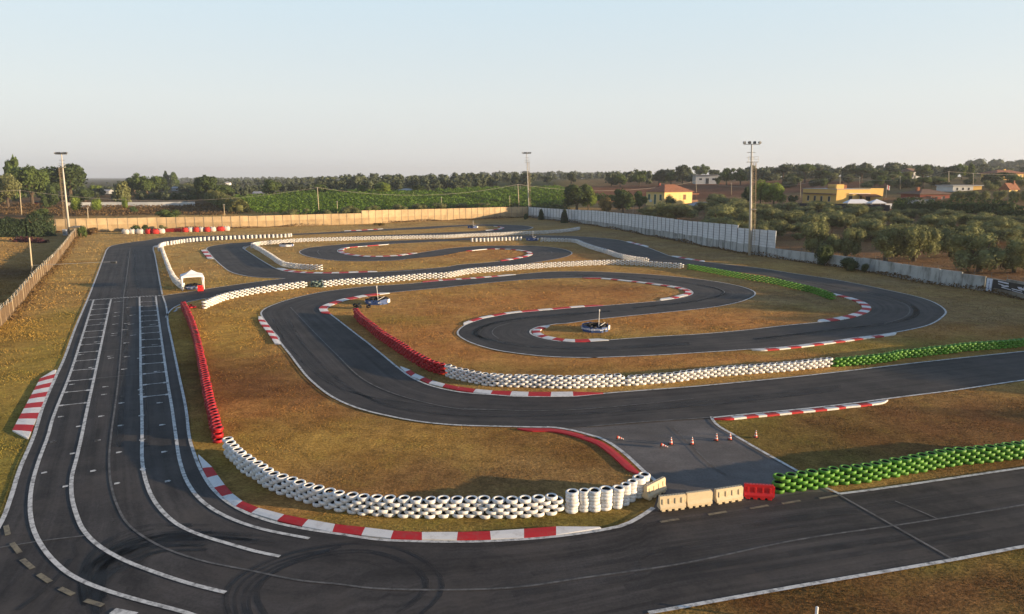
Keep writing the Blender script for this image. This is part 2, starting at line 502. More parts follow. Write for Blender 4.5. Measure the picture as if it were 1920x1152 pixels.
def terrain(XY):
    XY = np.atleast_2d(XY).astype(float)
    u = np.maximum(outside(XY) - 1.5, 0)
    az = np.degrees(np.arctan2(XY[:, 0], np.maximum(XY[:, 1], 1)))
    amp = np.interp(az, [-40, -22, -12, 2, 9, 25, 37, 48, 62], [4.5, 6.5, 10.5, 12.5, 14.2, 15.6, 15.6, 9, 3])
    L = np.interp(az, [-40, -20, -10, 4, 12, 45], [150, 150, 120, 115, 140, 140])
    pw = np.interp(az, [4, 14], [1.0, 1.45])
    z = amp * (1 - np.exp(-(u / L) ** pw))
    z += np.minimum(u, 40) / 40 * 0.25 * np.sin(XY[:, 0] * 0.11) * np.cos(XY[:, 1] * 0.07)
    far = np.clip((u - 500) / 2500, 0, 1)
    return z * (1 - far) + far * np.minimum(z, 8.0)

def tz(x, y):
    return float(terrain([[x, y]])[0])

def hit(px, py):
    d = ray(px, py)
    t = np.concatenate([np.arange(20, 400, 0.5), np.arange(400, 3000, 5)])
    k = t / d.y
    z = HC + k * d.z
    tt = terrain(np.stack([d.x * k, d.y * k], 1))
    i = np.argmax(z <= tt)
    if not (z <= tt).any():
        i = len(t) - 1
    return Vector((d.x * k[i], d.y * k[i], tt[i]))

def depth_of(p):
    return p.y * CP + (HC - p.z) * SP

def mpp(p):
    """metres per photograph pixel at a point"""
    return depth_of(p) / F

def z_at(p, py):
    v = (576 - py) / F
    return HC + p.y * (-SP + v * CP) / (CP + v * SP)

def project(p):
    D = p.y * CP + (HC - p.z) * SP
    return 960 + F * p.x / D, 576 - F * (-(HC - p.z) * CP + p.y * SP) / D

def axis_coords(lo, hi, step, far_lo, far_hi):
    a = list(np.arange(lo, hi + step, step))
    s, x = step, a[-1]
    while x < far_hi:
        s *= 1.18; x += s; a.append(x)
    s, x = step, a[0]
    while x > far_lo:
        s *= 1.18; x -= s; a.insert(0, x)
    return np.array(a)

STRAW = (0.46, 0.285, 0.094)
TINTS = [  # x px, y px, radius across px, radius in depth m, colour, strength
    # beyond the fences
]
def tint_blobs():
    Y, G, O, BR, DG, TAN = (0.49, 0.305, 0.075), (0.29, 0.245, 0.055), (0.52, 0.245, 0.080), (0.215, 0.098, 0.040), (0.16, 0.15, 0.04), (0.34, 0.235, 0.115)
    return [
        (60, 700, 14, 24, Y, 0.9), (160, 500, 14, 20, Y, 0.8), (10, 850, 8, 9, G, 0.9), (60, 620, 5, 10, BR, 0.5),
        (30, 900, 3, 12, G, 0.8), (100, 760, 4, 8, G, 0.6), (160, 620, 4, 8, G, 0.5), (20, 800, 5, 5, G, 0.5), (1400, 790, 4, 2, G, 0.7), (1500, 860, 7, 2, DG, 0.5), (150, 590, 3.5, 18, G, 0.7), (110, 670, 4, 14, G, 0.7), (20, 620, 8, 6, Y, 0.8),
        (330, 700, 3, 14, DG, 0.85), (380, 850, 3, 6, DG, 0.7),
        (420, 640, 9, 10, Y, 0.8), (460, 600, 9, 8, Y, 0.8), (500, 690, 8, 6, BR, 0.8), (560, 740, 8, 4, BR, 0.9), (450, 720, 5, 5, BR, 0.75), (620, 790, 10, 3, BR, 0.7),
        (480, 770, 5, 2.5, O, 0.8), (540, 830, 12, 4, Y, 0.75), (800, 850, 12, 4, Y, 0.75), (960, 900, 10, 3, TAN, 0.5), (1080, 830, 7, 4, BR, 0.7), (740, 900, 8, 2.5, BR, 0.6),
        (620, 960, 5, 1.6, O, 0.7), (760, 985, 9, 1.2, G, 0.7), (1050, 985, 7, 1.3, DG, 0.7), (1160, 970, 3, 1.2, DG, 0.8),
        (700, 620, 8, 6, O, 0.6), (860, 600, 12, 10, O, 0.85), (1000, 560, 14, 8, O, 0.85), (1150, 550, 12, 7, O, 0.9), (1100, 540, 10, 3, BR, 0.6), (880, 650, 12, 5, O, 0.8), (760, 600, 6, 3, G, 0.6),
        (820, 550, 12, 3, Y, 0.5), (1000, 690, 16, 2, G, 0.6), (1200, 680, 18, 2.5, O, 0.6), (1350, 670, 18, 3, O, 0.6), (950, 700, 8, 2, BR, 0.5),
        (1120, 600, 12, 3, Y, 0.6), (1300, 600, 16, 4, O, 0.75), (1400, 600, 14, 5, O, 0.8), (1500, 590, 14, 4, O, 0.7), (1450, 560, 14, 5, TAN, 0.8), (1540, 580, 8, 4, G, 0.6), (1180, 635, 12, 1.5, G, 0.6),
        (1700, 570, 18, 8, TAN, 0.8), (1850, 600, 14, 6, TAN, 0.8), (1800, 620, 12, 3, O, 0.5), (1600, 530, 25, 8, TAN, 0.8), (1350, 480, 30, 10, TAN, 0.7), (1650, 650, 14, 3, G, 0.6), (1450, 650, 16, 2, G, 0.6), (1250, 460, 25, 12, TAN, 0.7),
        (1550, 780, 10, 3, G, 0.8), (1450, 800, 7, 3, G, 0.6), (1700, 800, 9, 4, BR, 0.9), (1850, 780, 9, 5, BR, 0.85), (1560, 840, 8, 3, DG, 0.6), (1800, 850, 9, 3, BR, 0.7),
        (1450, 1120, 6, 2.0, G, 0.85), (1650, 1080, 5, 1.6, G, 0.85), (1850, 1040, 5, 1.6, G, 0.9), (1600, 1140, 5, 2.0, BR, 0.85), (1800, 1110, 6, 2.0, BR, 0.9), (1500, 1150, 3, 1.0, BR, 0.5),
        (700, 480, 25, 12, O, 0.6), (560, 470, 18, 9, BR, 0.45), (800, 470, 25, 12, O, 0.75), (620, 500, 20, 5, Y, 0.7), (900, 495, 20, 4, Y, 0.5), (1000, 480, 20, 8, O, 0.6), (700, 440, 40, 6, O, 0.4),
        (450, 500, 16, 8, O, 0.5), (350, 480, 10, 12, Y, 0.6), (400, 530, 12, 4, G, 0.4), (480, 540, 14, 4, Y, 0.6), (650, 550, 20, 3, O, 0.5), (300, 500, 3, 16, DG, 0.7), (490, 480, 4, 12, DG, 0.6),
        (950, 420, 50, 14, TAN, 0.7), (300, 445, 40, 8, O, 0.35), (1150, 440, 40, 14, TAN, 0.7),
    ]

def tint_at(XY):
    col = np.tile(np.array(STRAW), (len(XY), 1))
    # shallow warp so that patches have uneven outlines
    wx = 1.6 * np.sin(XY[:, 0] * 0.9 + XY[:, 1] * 0.55) + 1.1 * np.sin(XY[:, 1] * 1.7 - XY[:, 0] * 0.6)
    wy = 0.8 * np.sin(XY[:, 0] * 1.3 - XY[:, 1] * 0.8) + 0.6 * np.sin(XY[:, 1] * 2.1 + XY[:, 0] * 1.1)
    for px, py, rx, ry, c, s in tint_blobs():
        p = gp(px, py)
        w = s * np.exp(-(((XY[:, 0] + wx * min(1, rx / 6) - p.x) / rx) ** 2 + ((XY[:, 1] + wy * min(1, ry / 4) - p.y) / ry) ** 2))
        col = col * (1 - w[:, None]) + np.array(c) * w[:, None]
    pale = np.clip((XY[:, 1] - 75) / 60, 0, 1) * np.clip((5 - XY[:, 0]) / 40, 0, 1) * 0.75
    col = col * (1 - pale[:, None]) + np.array((0.47, 0.325, 0.125)) * pale[:, None]
    u = outside(XY)
    az = np.degrees(np.arctan2(XY[:, 0], np.maximum(XY[:, 1], 1)))
    def zone(mask, c):
        nonlocal col
        mm = np.clip(mask, 0, 1)[:, None]
        col = col * (1 - mm) + np.array(c) * mm
    right = np.clip((az - 5) / 4, 0, 1) * np.clip(u / 4, 0, 1)
    zone(right, (0.30, 0.175, 0.085))
    back = np.clip((6 - az) / 3, 0, 1) * np.clip((az + 19) / 2, 0, 1) * np.clip(u / 3, 0, 1)
    zone(back, (0.075, 0.085, 0.03))
    left = np.clip((-19 - az) / 2, 0, 1) * np.clip((u - 45) / 20, 0, 1) * (XY[:, 1] > 150)
    zone(left, (0.17, 0.105, 0.05))
    lf = np.clip(u / 3, 0, 1) * (XY[:, 1] < 185) * (XY[:, 0] < 0)
    zone(lf * 0.8, (0.42, 0.265, 0.10))
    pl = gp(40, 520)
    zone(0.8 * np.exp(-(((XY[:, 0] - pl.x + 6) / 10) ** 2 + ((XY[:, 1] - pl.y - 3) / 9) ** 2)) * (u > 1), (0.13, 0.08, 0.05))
    zone(0.85 * np.clip((az - 17) / 5, 0, 1) * np.clip((u - 95) / 30, 0, 1), (0.15, 0.125, 0.055))
    # ploughed red-brown field right of the farmhouse and meadows far away
    ph = hit(1380, 360)
    zone(0.95 * (np.abs(XY[:, 0] - ph.x) < 75) * (np.abs(XY[:, 1] - ph.y - 25) < 55), (0.20, 0.085, 0.045))
    zone(np.clip((u - 260) / 150, 0, 1) * 0.85, (0.10, 0.095, 0.045))
    return col

def build_ground():
    xs = axis_coords(-150, 190, 1.25, -6000, 6000)
    ys = axis_coords(6, 248, 1.25, -300, 9000)
    X, Yg = np.meshgrid(xs, ys)
    XY = np.stack([X.ravel(), Yg.ravel()], 1)
    Z = terrain(XY)
    nx, ny = len(xs), len(ys)
    idx = np.arange(nx * ny).reshape(ny, nx)
    quads = np.stack([idx[:-1, :-1], idx[:-1, 1:], idx[1:, 1:], idx[1:, :-1]], -1).reshape(-1, 4)
    me = bpy.data.meshes.new('ground')
    me.vertices.add(len(XY)); me.vertices.foreach_set('co', np.column_stack([XY, Z]).ravel())
    me.loops.add(quads.size); me.loops.foreach_set('vertex_index', quads.ravel())
    me.polygons.add(len(quads)); me.polygons.foreach_set('loop_start', np.arange(0, quads.size, 4))
    me.polygons.foreach_set('use_smooth', np.ones(len(quads), bool))
    me.update(calc_edges=True)
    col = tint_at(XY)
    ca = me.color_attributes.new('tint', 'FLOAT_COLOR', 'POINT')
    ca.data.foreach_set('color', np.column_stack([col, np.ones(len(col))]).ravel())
    me.materials.append(M['ground'])
    g = put('ground', me)
    tag(g, 'flat dry yellow brown grass around and between the track loops', None, None, 'structure')
build_ground()
# ---------------------------------------------------------------- track: asphalt strips, lines, kerbs
def strip(left, right, z, me_name, material, step=1.2):
    """asphalt between two traced edges, paired by dynamic time warping; UV: metres along, 0..1 across"""
    a, b = smooth(left, step), smooth(right, step)
    D = np.linalg.norm(a[:, None] - b[None], axis=2)
    n, m = D.shape
    C = np.full((n, m), 1e18); C[0, 0] = D[0, 0]
    for i in range(n):
        for j in range(m):
            if i == j == 0: continue
            best = min(C[i - 1, j] if i else 1e18, C[i, j - 1] if j else 1e18, C[i - 1, j - 1] if i and j else 1e18)
            C[i, j] = best + D[i, j]
    i, j, path = n - 1, m - 1, [(n - 1, m - 1)]
    while i or j:
        o = []
        if i and j: o.append((C[i - 1, j - 1], i - 1, j - 1))
        if i: o.append((C[i - 1, j], i - 1, j))
        if j: o.append((C[i, j - 1], i, j - 1))
        _, i, j = min(o)
        path.append((i, j))
    path.reverse()
    verts = [(*p, z) for p in a] + [(*p, z) for p in b]
    faces, uvs, s = [], [], 0.0
    for (i0, j0), (i1, j1) in zip(path, path[1:]):
        ds = np.linalg.norm((a[i1] + b[j1] - a[i0] - b[j0]) / 2)
        if i1 != i0 and j1 != j0:
            f = [(n + j0, s, 1), (n + j1, s + ds, 1), (i1, s + ds, 0), (i0, s, 0)]
        elif i1 != i0:
            f = [(n + j0, s, 1), (i1, s + ds, 0), (i0, s, 0)]
        else:
            f = [(n + j0, s, 1), (n + j1, s + ds, 1), (i0, s, 0)]
        p = [np.array(verts[q[0]][:2]) for q in f]
        ar = sum(p[k][0] * p[(k + 1) % len(p)][1] - p[(k + 1) % len(p)][0] * p[k][1] for k in range(len(p)))
        if ar < 0: f.reverse()
        faces.append([q[0] for q in f]); uvs += [(q[1], q[2]) for q in f]
        s += ds
    me = bpy.data.meshes.new(me_name)
    me.from_pydata(verts, [], faces)
    uvl = me.uv_layers.new(name='UVMap')
    uvl.data.foreach_set('uv', np.array(uvs).ravel())
    me.materials.append(material)
    me.update()
    return tag(put(me_name, me), kind='structure')

def patch(pts, z, name, material):
    P = [Vector((p[0], p[1], z)) for p in pts]
    tri = tessellate_polygon([P])
    faces = []
    for t in tri:
        a, b, c = (P[k] for k in t)
        faces.append(t if (b - a).cross(c - a).z > 0 else t[::-1])
    me = bpy.data.meshes.new(name)
    me.from_pydata([tuple(p) for p in P], [], faces)
    uvl = me.uv_layers.new(name='UVMap')
    for lp in me.loops:
        co = me.vertices[lp.vertex_index].co
        uvl.data[lp.index].uv = (co.x, co.y * 0.12)
    me.materials.append(material)
    return tag(put(name, me), kind='structure')

E = {}
E['left'] = tr('P', (-420, 1500), (-130, 1180), '6', (0, 500), (60, 350), (110, 190), (190, 0), '5', (310, 860), (405, 640), (460, 520), (540, 300), (625, 100), 'A', (160, 670), (195, 580), (250, 430), (285, 335), (320, 303), (380, 285), (500, 265), (640, 247), (850, 218), 'B', (540, 186), (990, 163), (1340, 143), (1536, 133), 'C', (300, 117), (600, 104), (850, 104), (1060, 112), (1150, 128))
E['back_in'] = tr('A', (790, 262), (850, 240), 'B', (540, 197), (1000, 178), (1340, 160), (1536, 150), 'C', (200, 142), (380, 128), (560, 118), (700, 115), (850, 121), (895, 133))
E['straight_r'] = tr('A', (825, 930), (812, 840), (790, 735), (770, 640), (745, 500), (722, 380), (708, 315), (722, 297), (790, 283))
E['straight_r2'] = tr('7', (1765, 380), (1700, 425), (1600, 475), (1450, 505), (1250, 532), (1000, 552), (750, 560), (500, 557), (300, 548), (113, 520), '6', (1750, 528), (1560, 490), (1420, 445), (1300, 385), (1200, 300), (1130, 190), (1090, 90), (1065, 0), '5', (1340, 880), (1290, 640), (1240, 400), (1210, 260), (1205, 200))
E['leg1_up'] = tr('C', (895, 133), (850, 146), (700, 160), (400, 172), (0, 190), 'B', (1300, 198), (1000, 213), (700, 228), (450, 240), (200, 255), (0, 270), 'A', (1420, 270), (1280, 290), (1205, 308), (1187, 325), (1205, 350), (1260, 415), (1330, 480), (1400, 528), (1480, 555), (1600, 575), (1750, 585), (1895, 590))
E['leg1_dn'] = tr('C', (1150, 130), (1100, 148), (950, 165), (700, 182), (384, 205), 'B', (1700, 216), (1300, 228), (1000, 240), (700, 250), (500, 260), (300, 272), (150, 291), (90, 303), (76, 315), (100, 335), (200, 400), (300, 462), (380, 505), (450, 525), (600, 541), (860, 545), (1190, 535), (1500, 524), (1920, 485))
E['l3_up'] = tr('B', (600, 541), (860, 545), (1190, 535), (1500, 524), (1920, 485), 'C', (500, 465), (700, 450), (850, 435), (960, 420), (1060, 400), (1130, 385), (1150, 368), (1135, 350), (1060, 335), (970, 326), (860, 321), (750, 322), (650, 328), (540, 343), (450, 360), (350, 380), (200, 397), (0, 415), 'B', (1500, 423), (1200, 433), (1000, 432), (850, 422), (700, 400), (620, 378), (584, 353), (604, 335), (680, 312), (800, 298), (1000, 280), (1200, 265), (1500, 247), (1920, 233))
E['l3_dn'] = tr('A', (1750, 650), (1895, 630), 'B', (500, 628), (700, 610), (1100, 605), (1500, 570), (1750, 550), 'C', (384, 525), (600, 500), (900, 475), (1100, 455), (1250, 432), (1400, 405), (1470, 385), (1500, 361), (1470, 341), (1400, 322), (1300, 308), (1150, 297), (1000, 294), (700, 297), (550, 305), (400, 318), (200, 348), (110, 362), (0, 380), 'B', (1300, 395), (1180, 393), (1060, 383), (980, 368), (927, 347), (945, 325), (1000, 310), (1170, 296), (1380, 280), (1920, 252))
E['r_up'] = tr('B', (1500, 247), (1920, 233), 'C', (590, 220), (900, 206), (1140, 201), (1300, 203), (1500, 208), (1700, 220), (1900, 240), 'D', (680, 173), (820, 210), (930, 250), (1040, 292), (1150, 315), (1330, 342), (1500, 362), (1750, 390), (1920, 412), 'E', (300, 120), (600, 165), (800, 203), (1000, 245), (1150, 278), (1260, 310), (1330, 343), (1370, 375), (1378, 398), (1355, 425), (1310, 458), (1250, 485), (1150, 510), (1020, 535), (905, 552), (770, 568), (640, 587), (490, 605), (340, 625), (190, 640), (30, 650), 'H', (1000, 80), (500, 110), (0, 130))
E['r_dn'] = tr('B', (1500, 262), (1920, 252), 'C', (590, 243), (900, 232), (1140, 226), (1350, 234), (1550, 247), 'D', (200, 165), (350, 195), (500, 248), (640, 300), (800, 335), (1000, 350), (1180, 370), (1500, 415), (1920, 470), 'E', (300, 178), (450, 212), (560, 240), (620, 264), (700, 283), (770, 303), (820, 322), (850, 340), (866, 358), (866, 378), (845, 395), (810, 410), (755, 427), (690, 442), (630, 452), (505, 463), (200, 493), (0, 517), 'D', (1300, 997), (900, 1020), (490, 1050), 'G', (1150, 328))
E['h5_out'] = tr('H', (500, 110), (150, 124), 'G', (1200, 448), (1000, 446), (800, 437), (600, 415), (450, 392), (300, 352), (220, 320), (165, 285), (152, 262), (165, 235), (210, 203), (280, 176), (350, 155), (435, 138), (525, 121), (640, 107), (765, 96), (875, 87), (1000, 75), (1300, 53), (1700, 18), 'D', (1080, 680), (1180, 660), (1235, 637), (1242, 620), (1200, 592), (1120, 570), (1000, 551), (850, 531), (650, 511), (430, 490), (250, 487), (0, 492), 'C', (1100, 600), (850, 620), (600, 645), (300, 677), (0, 705), 'B', (1350, 725), (1180, 755), (1050, 778), (950, 803), (870, 835), (830, 862), (850, 900), (950, 980), (1170, 1150), 'F', (975, 318), (1100, 420), (1240, 535), (1320, 592), (1450, 652), (1600, 692), (1750, 714), (1920, 726), 'G', (600, 740), (850, 741), (1050, 738), (1230, 719), (1500, 697), (1920, 665), 'H', (1200, 308), (1600, 268), (1920, 232), 'E', (1000, 765), (1400, 720), (1700, 688), (1920, 665), 'P', (2100, 638), (2300, 608))
E['h5_in'] = tr('D', (900, 1020), (490, 1050), 'G', (1142, 329), (1040, 331), (930, 326), (850, 315), (770, 297), (710, 275), (695, 255), (710, 235), (760, 215), (830, 205), (920, 190), 'D', (50, 905), (400, 860), (700, 830), (1100, 790), (1400, 757), (1600, 722), (1700, 695), (1780, 660), (1805, 630), (1790, 610), (1720, 580), (1600, 550), (1400, 515), (1100, 480), (800, 455), (500, 438), (300, 431), (0, 432), 'C', (1100, 545), (850, 572), (600, 593), (300, 613), (0, 641), 'B', (1200, 663), (950, 690), (750, 720), (550, 765), (400, 810), (280, 860), (240, 895), (240, 915), (270, 970), (330, 1050), (400, 1140), 'F', (330, 310), (360, 355), (420, 430), (480, 510), (540, 585), (620, 660), (720, 735), (850, 800), (1000, 850), (1150, 885), (1300, 915), (1500, 942), (1700, 957), (1920, 963), 'G', (600, 968), (880, 973), 'H', (0, 645), (500, 605), (935, 580), (1200, 553), (1600, 515), (1920, 480), 'E', (1080, 980), (1400, 940), (1920, 865), 'P', (2100, 692), (2300, 668))
E['link_l'] = tr('G', (820, 970), (880, 973), (960, 985), (1060, 1005), (1130, 1028), 'H', (60, 718), (130, 745), (220, 800), (320, 880), (430, 985), (530, 1068), '7', (1790, 300), (1765, 380), (1690, 440))
E['link_r'] = tr('H', (935, 572), (950, 605), (1000, 650), (1080, 695), (1250, 795), (1400, 880), (1580, 980), '8', (1030, 520), (1090, 560))
E['low_r'] = tr('8', (1090, 548), (1270, 525), (1920, 430), 'P', (2150, 848), (2500, 795))
E['low_out'] = tr('P', (2500, 925), (2150, 990), '8', (1920, 785), (1600, 845), (900, 965), (230, 1085), 'P', (900, 1230), (500, 1400), (-100, 1700))
E['pit_up'] = tr('A', (785, 748), (1080, 705), (1200, 685), (1500, 640), (1895, 590), 'B', (900, 560))
E['pit_dn'] = tr('A', (822, 945), (835, 915), (860, 882), (900, 850), (980, 815), (1100, 785), (1200, 768), (1400, 738), (1920, 660), 'B', (700, 612))

# main straight with the grid, back straight and far hairpin
strip(E['left'][5:22], E['straight_r2'][-5:] + E['straight_r'], 0.012, 'track_road', M['asphalt'])
strip(E['left'][18:], E['straight_r'][-2:] + E['back_in'], 0.016, 'track_road', M['asphalt'])
strip(E['leg1_up'], E['leg1_dn'], 0.020, 'track_road', M['asphalt'])
strip(E['l3_up'], E['l3_dn'], 0.024, 'track_road', M['asphalt'])
strip(E['r_up'], E['r_dn'], 0.028, 'track_road', M['asphalt'])
strip(E['h5_out'], E['h5_in'], 0.032, 'track_road', M['asphalt'])
strip(E['pit_up'], E['pit_dn'], 0.0225, 'track_road', M['asphalt'])
patch(tr('H', (-60, 640), (500, 600), (935, 575)) + E['link_r'][1:] + tr('8', (1100, 590), (300, 720)) + list(reversed(E['link_l'])), 0.010, 'link_road', M['asphalt_old'])
# bottom road: from beyond the right of the picture, round the corner into the straight
low_in = list(reversed(E['low_r'])) + tr('8', (1030, 535), (800, 560), (250, 620)) + E['straight_r2']
low_out = E['low_out'] + list(E['left'][0:9])
strip(low_in, low_out, 0.036, 'track_road', M['asphalt'], 1.0)
# far hairpin cap where the two edge lines meet
patch(tr('C', (850, 104), (1060, 112), (1150, 129), (1100, 148), (950, 165), (700, 182), (560, 190), (600, 165), (850, 146), (895, 133), (850, 121), (700, 112)), 0.0182, 'track_road', M['asphalt'])

def seg(name, a=None, b=None):
    e = E[name]
    def near(q):
        p = tr(q[0], q[1:])[0]
        return min(range(len(e)), key=lambda i: (e[i] - p).length)
    i0 = near(a) if a else 0
    i1 = near(b) if b else len(e) - 1
    return e[i0:i1 + 1]

lines = MB()
def ribbon(pts, width, z=0.060, m=0, off=0.0, sm=True, step=0.6):
    d = smooth(pts, step) if sm else resample(np.array([p[:2] for p in pts]), step)
    n = normals2(d)
    a, b = d + n * (off + width / 2), d + n * (off - width / 2)
    base = len(lines.v)
    for p, q in zip(a, b):
        lines.v += [(p[0], p[1], z), (q[0], q[1], z)]
    for i in range(len(d) - 1):
        k = base + 2 * i
        lines.f.append((k + 1, k + 3, k + 2, k))
        lines.m.append(m)

ribbon(seg('left', ('P', -130, 1180), ('A', 285, 335)), 0.20)
ribbon(seg('left', ('A', 285, 335)), 0.20)
ribbon(tr('C', (1150, 128), (1130, 140), (1100, 148), (950, 165)), 0.3)
ribbon(seg('straight_r', ('A', 800, 760)), 0.19)
ribbon(seg('straight_r2'), 0.17)
ribbon(tr('5', (1172, 60), (1195, 130), (1205, 200)), 0.17)
ribbon(seg('pit_up', None, ('A', 1895, 590)), 0.17)
ribbon(seg('pit_dn', None, ('A', 1200, 768)), 0.17)
ribbon(seg('leg1_up', ('A', 1420, 270)), 0.18)
ribbon(seg('leg1_dn', ('B', 150, 291)), 0.19)
ribbon(seg('l3_up', ('B', 1920, 485), ('C', 850, 435)), 0.20)
ribbon(seg('l3_dn', ('C', 1100, 455)), 0.18)
ribbon(seg('l3_up', ('C', 0, 415)), 0.18)
ribbon(seg('r_up', ('C', 900, 206)), 0.19)
ribbon(seg('r_dn', ('E', 505, 463), ('G', 1150, 328)), 0.17)
ribbon(seg('h5_out', ('G', 1200, 448)), 0.18)
ribbon(seg('h5_in', ('G', 930, 326), ('G', 880, 973)), 0.18)
ribbon(seg('h5_in', ('H', 935, 580)), 0.18)
ribbon(seg('link_l', None, ('H', 530, 1068)), 0.22, 0.064)
ribbon(tr('7', (1765, 380), (1700, 425), (1600, 475), (1450, 505)), 0.22, 0.066)
ribbon(seg('link_r', None, ('H', 1580, 980)), 0.19)
ribbon(tr('8', (1030, 520), (1060, 532), (1090, 548)), 0.17)
ribbon(E['low_r'], 0.18, 0.064)
ribbon(E['low_out'][1:6], 0.19)
lane = [
    tr('P', (420, 1178), '6', (1050, 996), (800, 930), (600, 870), (420, 795), (310, 710), (230, 610), (185, 510), (170, 400), (180, 280), (215, 150), (270, 0), '5', (380, 950), (500, 640), (590, 363), (675, 90)),
    tr('6', (1270, 882), (1080, 835), (880, 770), (700, 700), (560, 620), (470, 530), (430, 440), (405, 340), (405, 230), (430, 130), (460, 0), '5', (620, 920), (690, 600), (745, 340), (800, 85)),
    tr('6', (1575, 678), (1440, 650), (1300, 610), (1150, 565), (1020, 510), (930, 440), (860, 350), (815, 230), (800, 130), (800, 0), '5', (1022, 900), (1015, 700), (1010, 300), (1005, 70)),
    tr('6', (1740, 577), (1500, 530), (1350, 485), (1220, 425), (1120, 350), (1050, 250), (1010, 130), (990, 0), '5', (1240, 880), (1210, 700), (1160, 350), (1122, 65)),
]
for l in lane:
    ribbon(l, 0.18, 0.064)
rows_l = [(680, 125, 785, 120), (665, 160, 775, 152), (655, 200, 768, 190), (640, 235, 758, 227), (628, 275, 748, 265), (613, 320, 740, 310), (600, 366, 727, 355), (583, 416, 715, 405), (563, 472, 702, 460), (543, 533, 688, 520), (522, 600, 672, 588), (498, 677, 655, 662), (475, 758, 635, 742), (440, 853, 620, 833)]
rows_r = [(1020, 105, 1120, 100), (1020, 137, 1125, 132), (1018, 172, 1120, 166), (1020, 207, 1125, 200), (1020, 245, 1130, 238), (1022, 288, 1138, 278), (1025, 332, 1145, 323), (1030, 378, 1150, 372), (1030, 433, 1160, 423), (1032, 490, 1165, 480), (1035, 553, 1175, 542), (1040, 625, 1185, 610), (1042, 703, 1190, 687), (1042, 790, 1205, 773)]
for x0, y0, x1, y1 in rows_l + rows_r:
    a, b = tr('5', (x0, y0), (x1, y1))
    ribbon([a, b], 0.13, 0.060, sm=False)
    for e, q in ((a, b), (b, a)):
        u_ = (q - e).normalized()
        ribbon([e - u_ * 0.12, e + u_ * 0.12], 0.34, 0.0585, sm=False, step=0.12)
tick5 = [(840, 103), (930, 145), (840, 207), (830, 265), (915, 260), (825, 332), (820, 347), (910, 400), (795, 497), (800, 510), (895, 590), (915, 500), (760, 717), (750, 773), (875, 835), (730, 930), (870, 997), (705, 1105), (440, 933), (570, 1003), (385, 1115), (1170, 992), (1150, 833), (1115, 413), (1100, 268), (1130, 607), (520, 700), (585, 485), (670, 200), (740, 255), (660, 577), (1010, 510), (1015, 738), (1020, 772), (1020, 925), (1025, 1100), (870, 100), (845, 180), (955, 200), (945, 265), (900, 305), (960, 345), (700, 393)]
tick6 = [(300, 32), (410, 97), (550, 22), (670, 90), (525, 195), (660, 265), (250, 205), (370, 282), (925, 87), (945, 253), (805, 185)]
for fr, tk in (('5', tick5), ('6', tick6)):
    for x, y in tk:
        h = (22 if fr == '5' else 17)
        a, b = tr(fr, (x - h, y + 3), (x + h, y - 3))
        u_ = (b - a).normalized()
        ribbon([a, b], 0.09, 0.0572, sm=False, step=0.5)
        ribbon([a, a + u_ * 0.22], 0.22, 0.0592, sm=False, step=0.11)
# chequered start line: two rows of short bars
fl = resample(np.array([p[:2] for p in tr('5', (635, 93), (800, 80), (1005, 67), (1170, 59))]), count=47)
for k in range(46):
    o = 0.16 if k % 2 else -0.16
    ribbon([fl[k], fl[k + 1]], 0.26, 0.0605 if k % 2 else 0.0615, off=o, sm=False, step=0.2)
# thin seams and faded lines
seam = tr('5', (893, 70), (880, 300), (862, 560), (845, 740), '6', (625, 0), (615, 130), (625, 270), (660, 390), (720, 495), (830, 580), (950, 640), (1150, 705), (1400, 755), (1700, 815), '7', (113, 785), (250, 805), (700, 815), (1050, 800), (1400, 750), (1920, 675), '8', (900, 755), (1340, 690), (1600, 650), (1920, 597), 'P', (2100, 915))
ribbon(seam, 0.10, 0.057, m=1)
ribbon(tr('A', (500, 320), (470, 560), (440, 760)), 0.12, 0.057, m=1)
ribbon(tr('8', (1080, 548), (1330, 690), (1600, 843)), 0.12, 0.058, m=1)
ribbon(tr('6', (0, 627), (230, 590), (480, 560)), 0.09, 0.0575, m=1)
ribbon(tr('H', (0, 645), (500, 605), (935, 578)), 0.14, 0.056, m=1)
ribbon(tr('F', (420, 70), (620, 280), (760, 420), (950, 600), (1120, 690), (1350, 765), (1700, 835), (1920, 838)), 0.10, 0.057, m=1)
ribbon(tr('G', (200, 830), (600, 845), (1000, 840), (1500, 800), (1920, 755)), 0.09, 0.0572, m=1)
ribbon(tr('G', (460, 305), (415, 270), (415, 245), (450, 215), (550, 185)), 0.10, 0.057, m=1)
ribbon(tr('E', (1020, 310), (1080, 328), (1120, 355), (1130, 385), (1110, 415), (1050, 445), (950, 472)), 0.12, 0.057, m=1)
ribbon(tr('D', (1440, 570), (1500, 595), (1530, 620), (1500, 640)), 0.10, 0.057, m=1)
ribbon(tr('C', (1250, 325), (1310, 345), (1320, 365)), 0.16, 0.057, m=1)
ribbon(tr('B', (755, 335), (748, 355), (770, 375)), 0.16, 0.057, m=1)
for q in (((380, 690), (1265, 600)), ((525, 345), (1200, 292)), ((700, 655), (1010, 622)), ((560, 470), (860, 448))):
    ribbon(tr('5', *q), 0.06, 0.0568, m=1)
ribbon(tr('H', (640, 640), (760, 760), (930, 930), (1050, 1010)), 0.08, 0.0565, m=1)
ribbon(tr('8', (1340, 580), (1450, 625), (1530, 660)), 0.08, 0.0566, m=1)
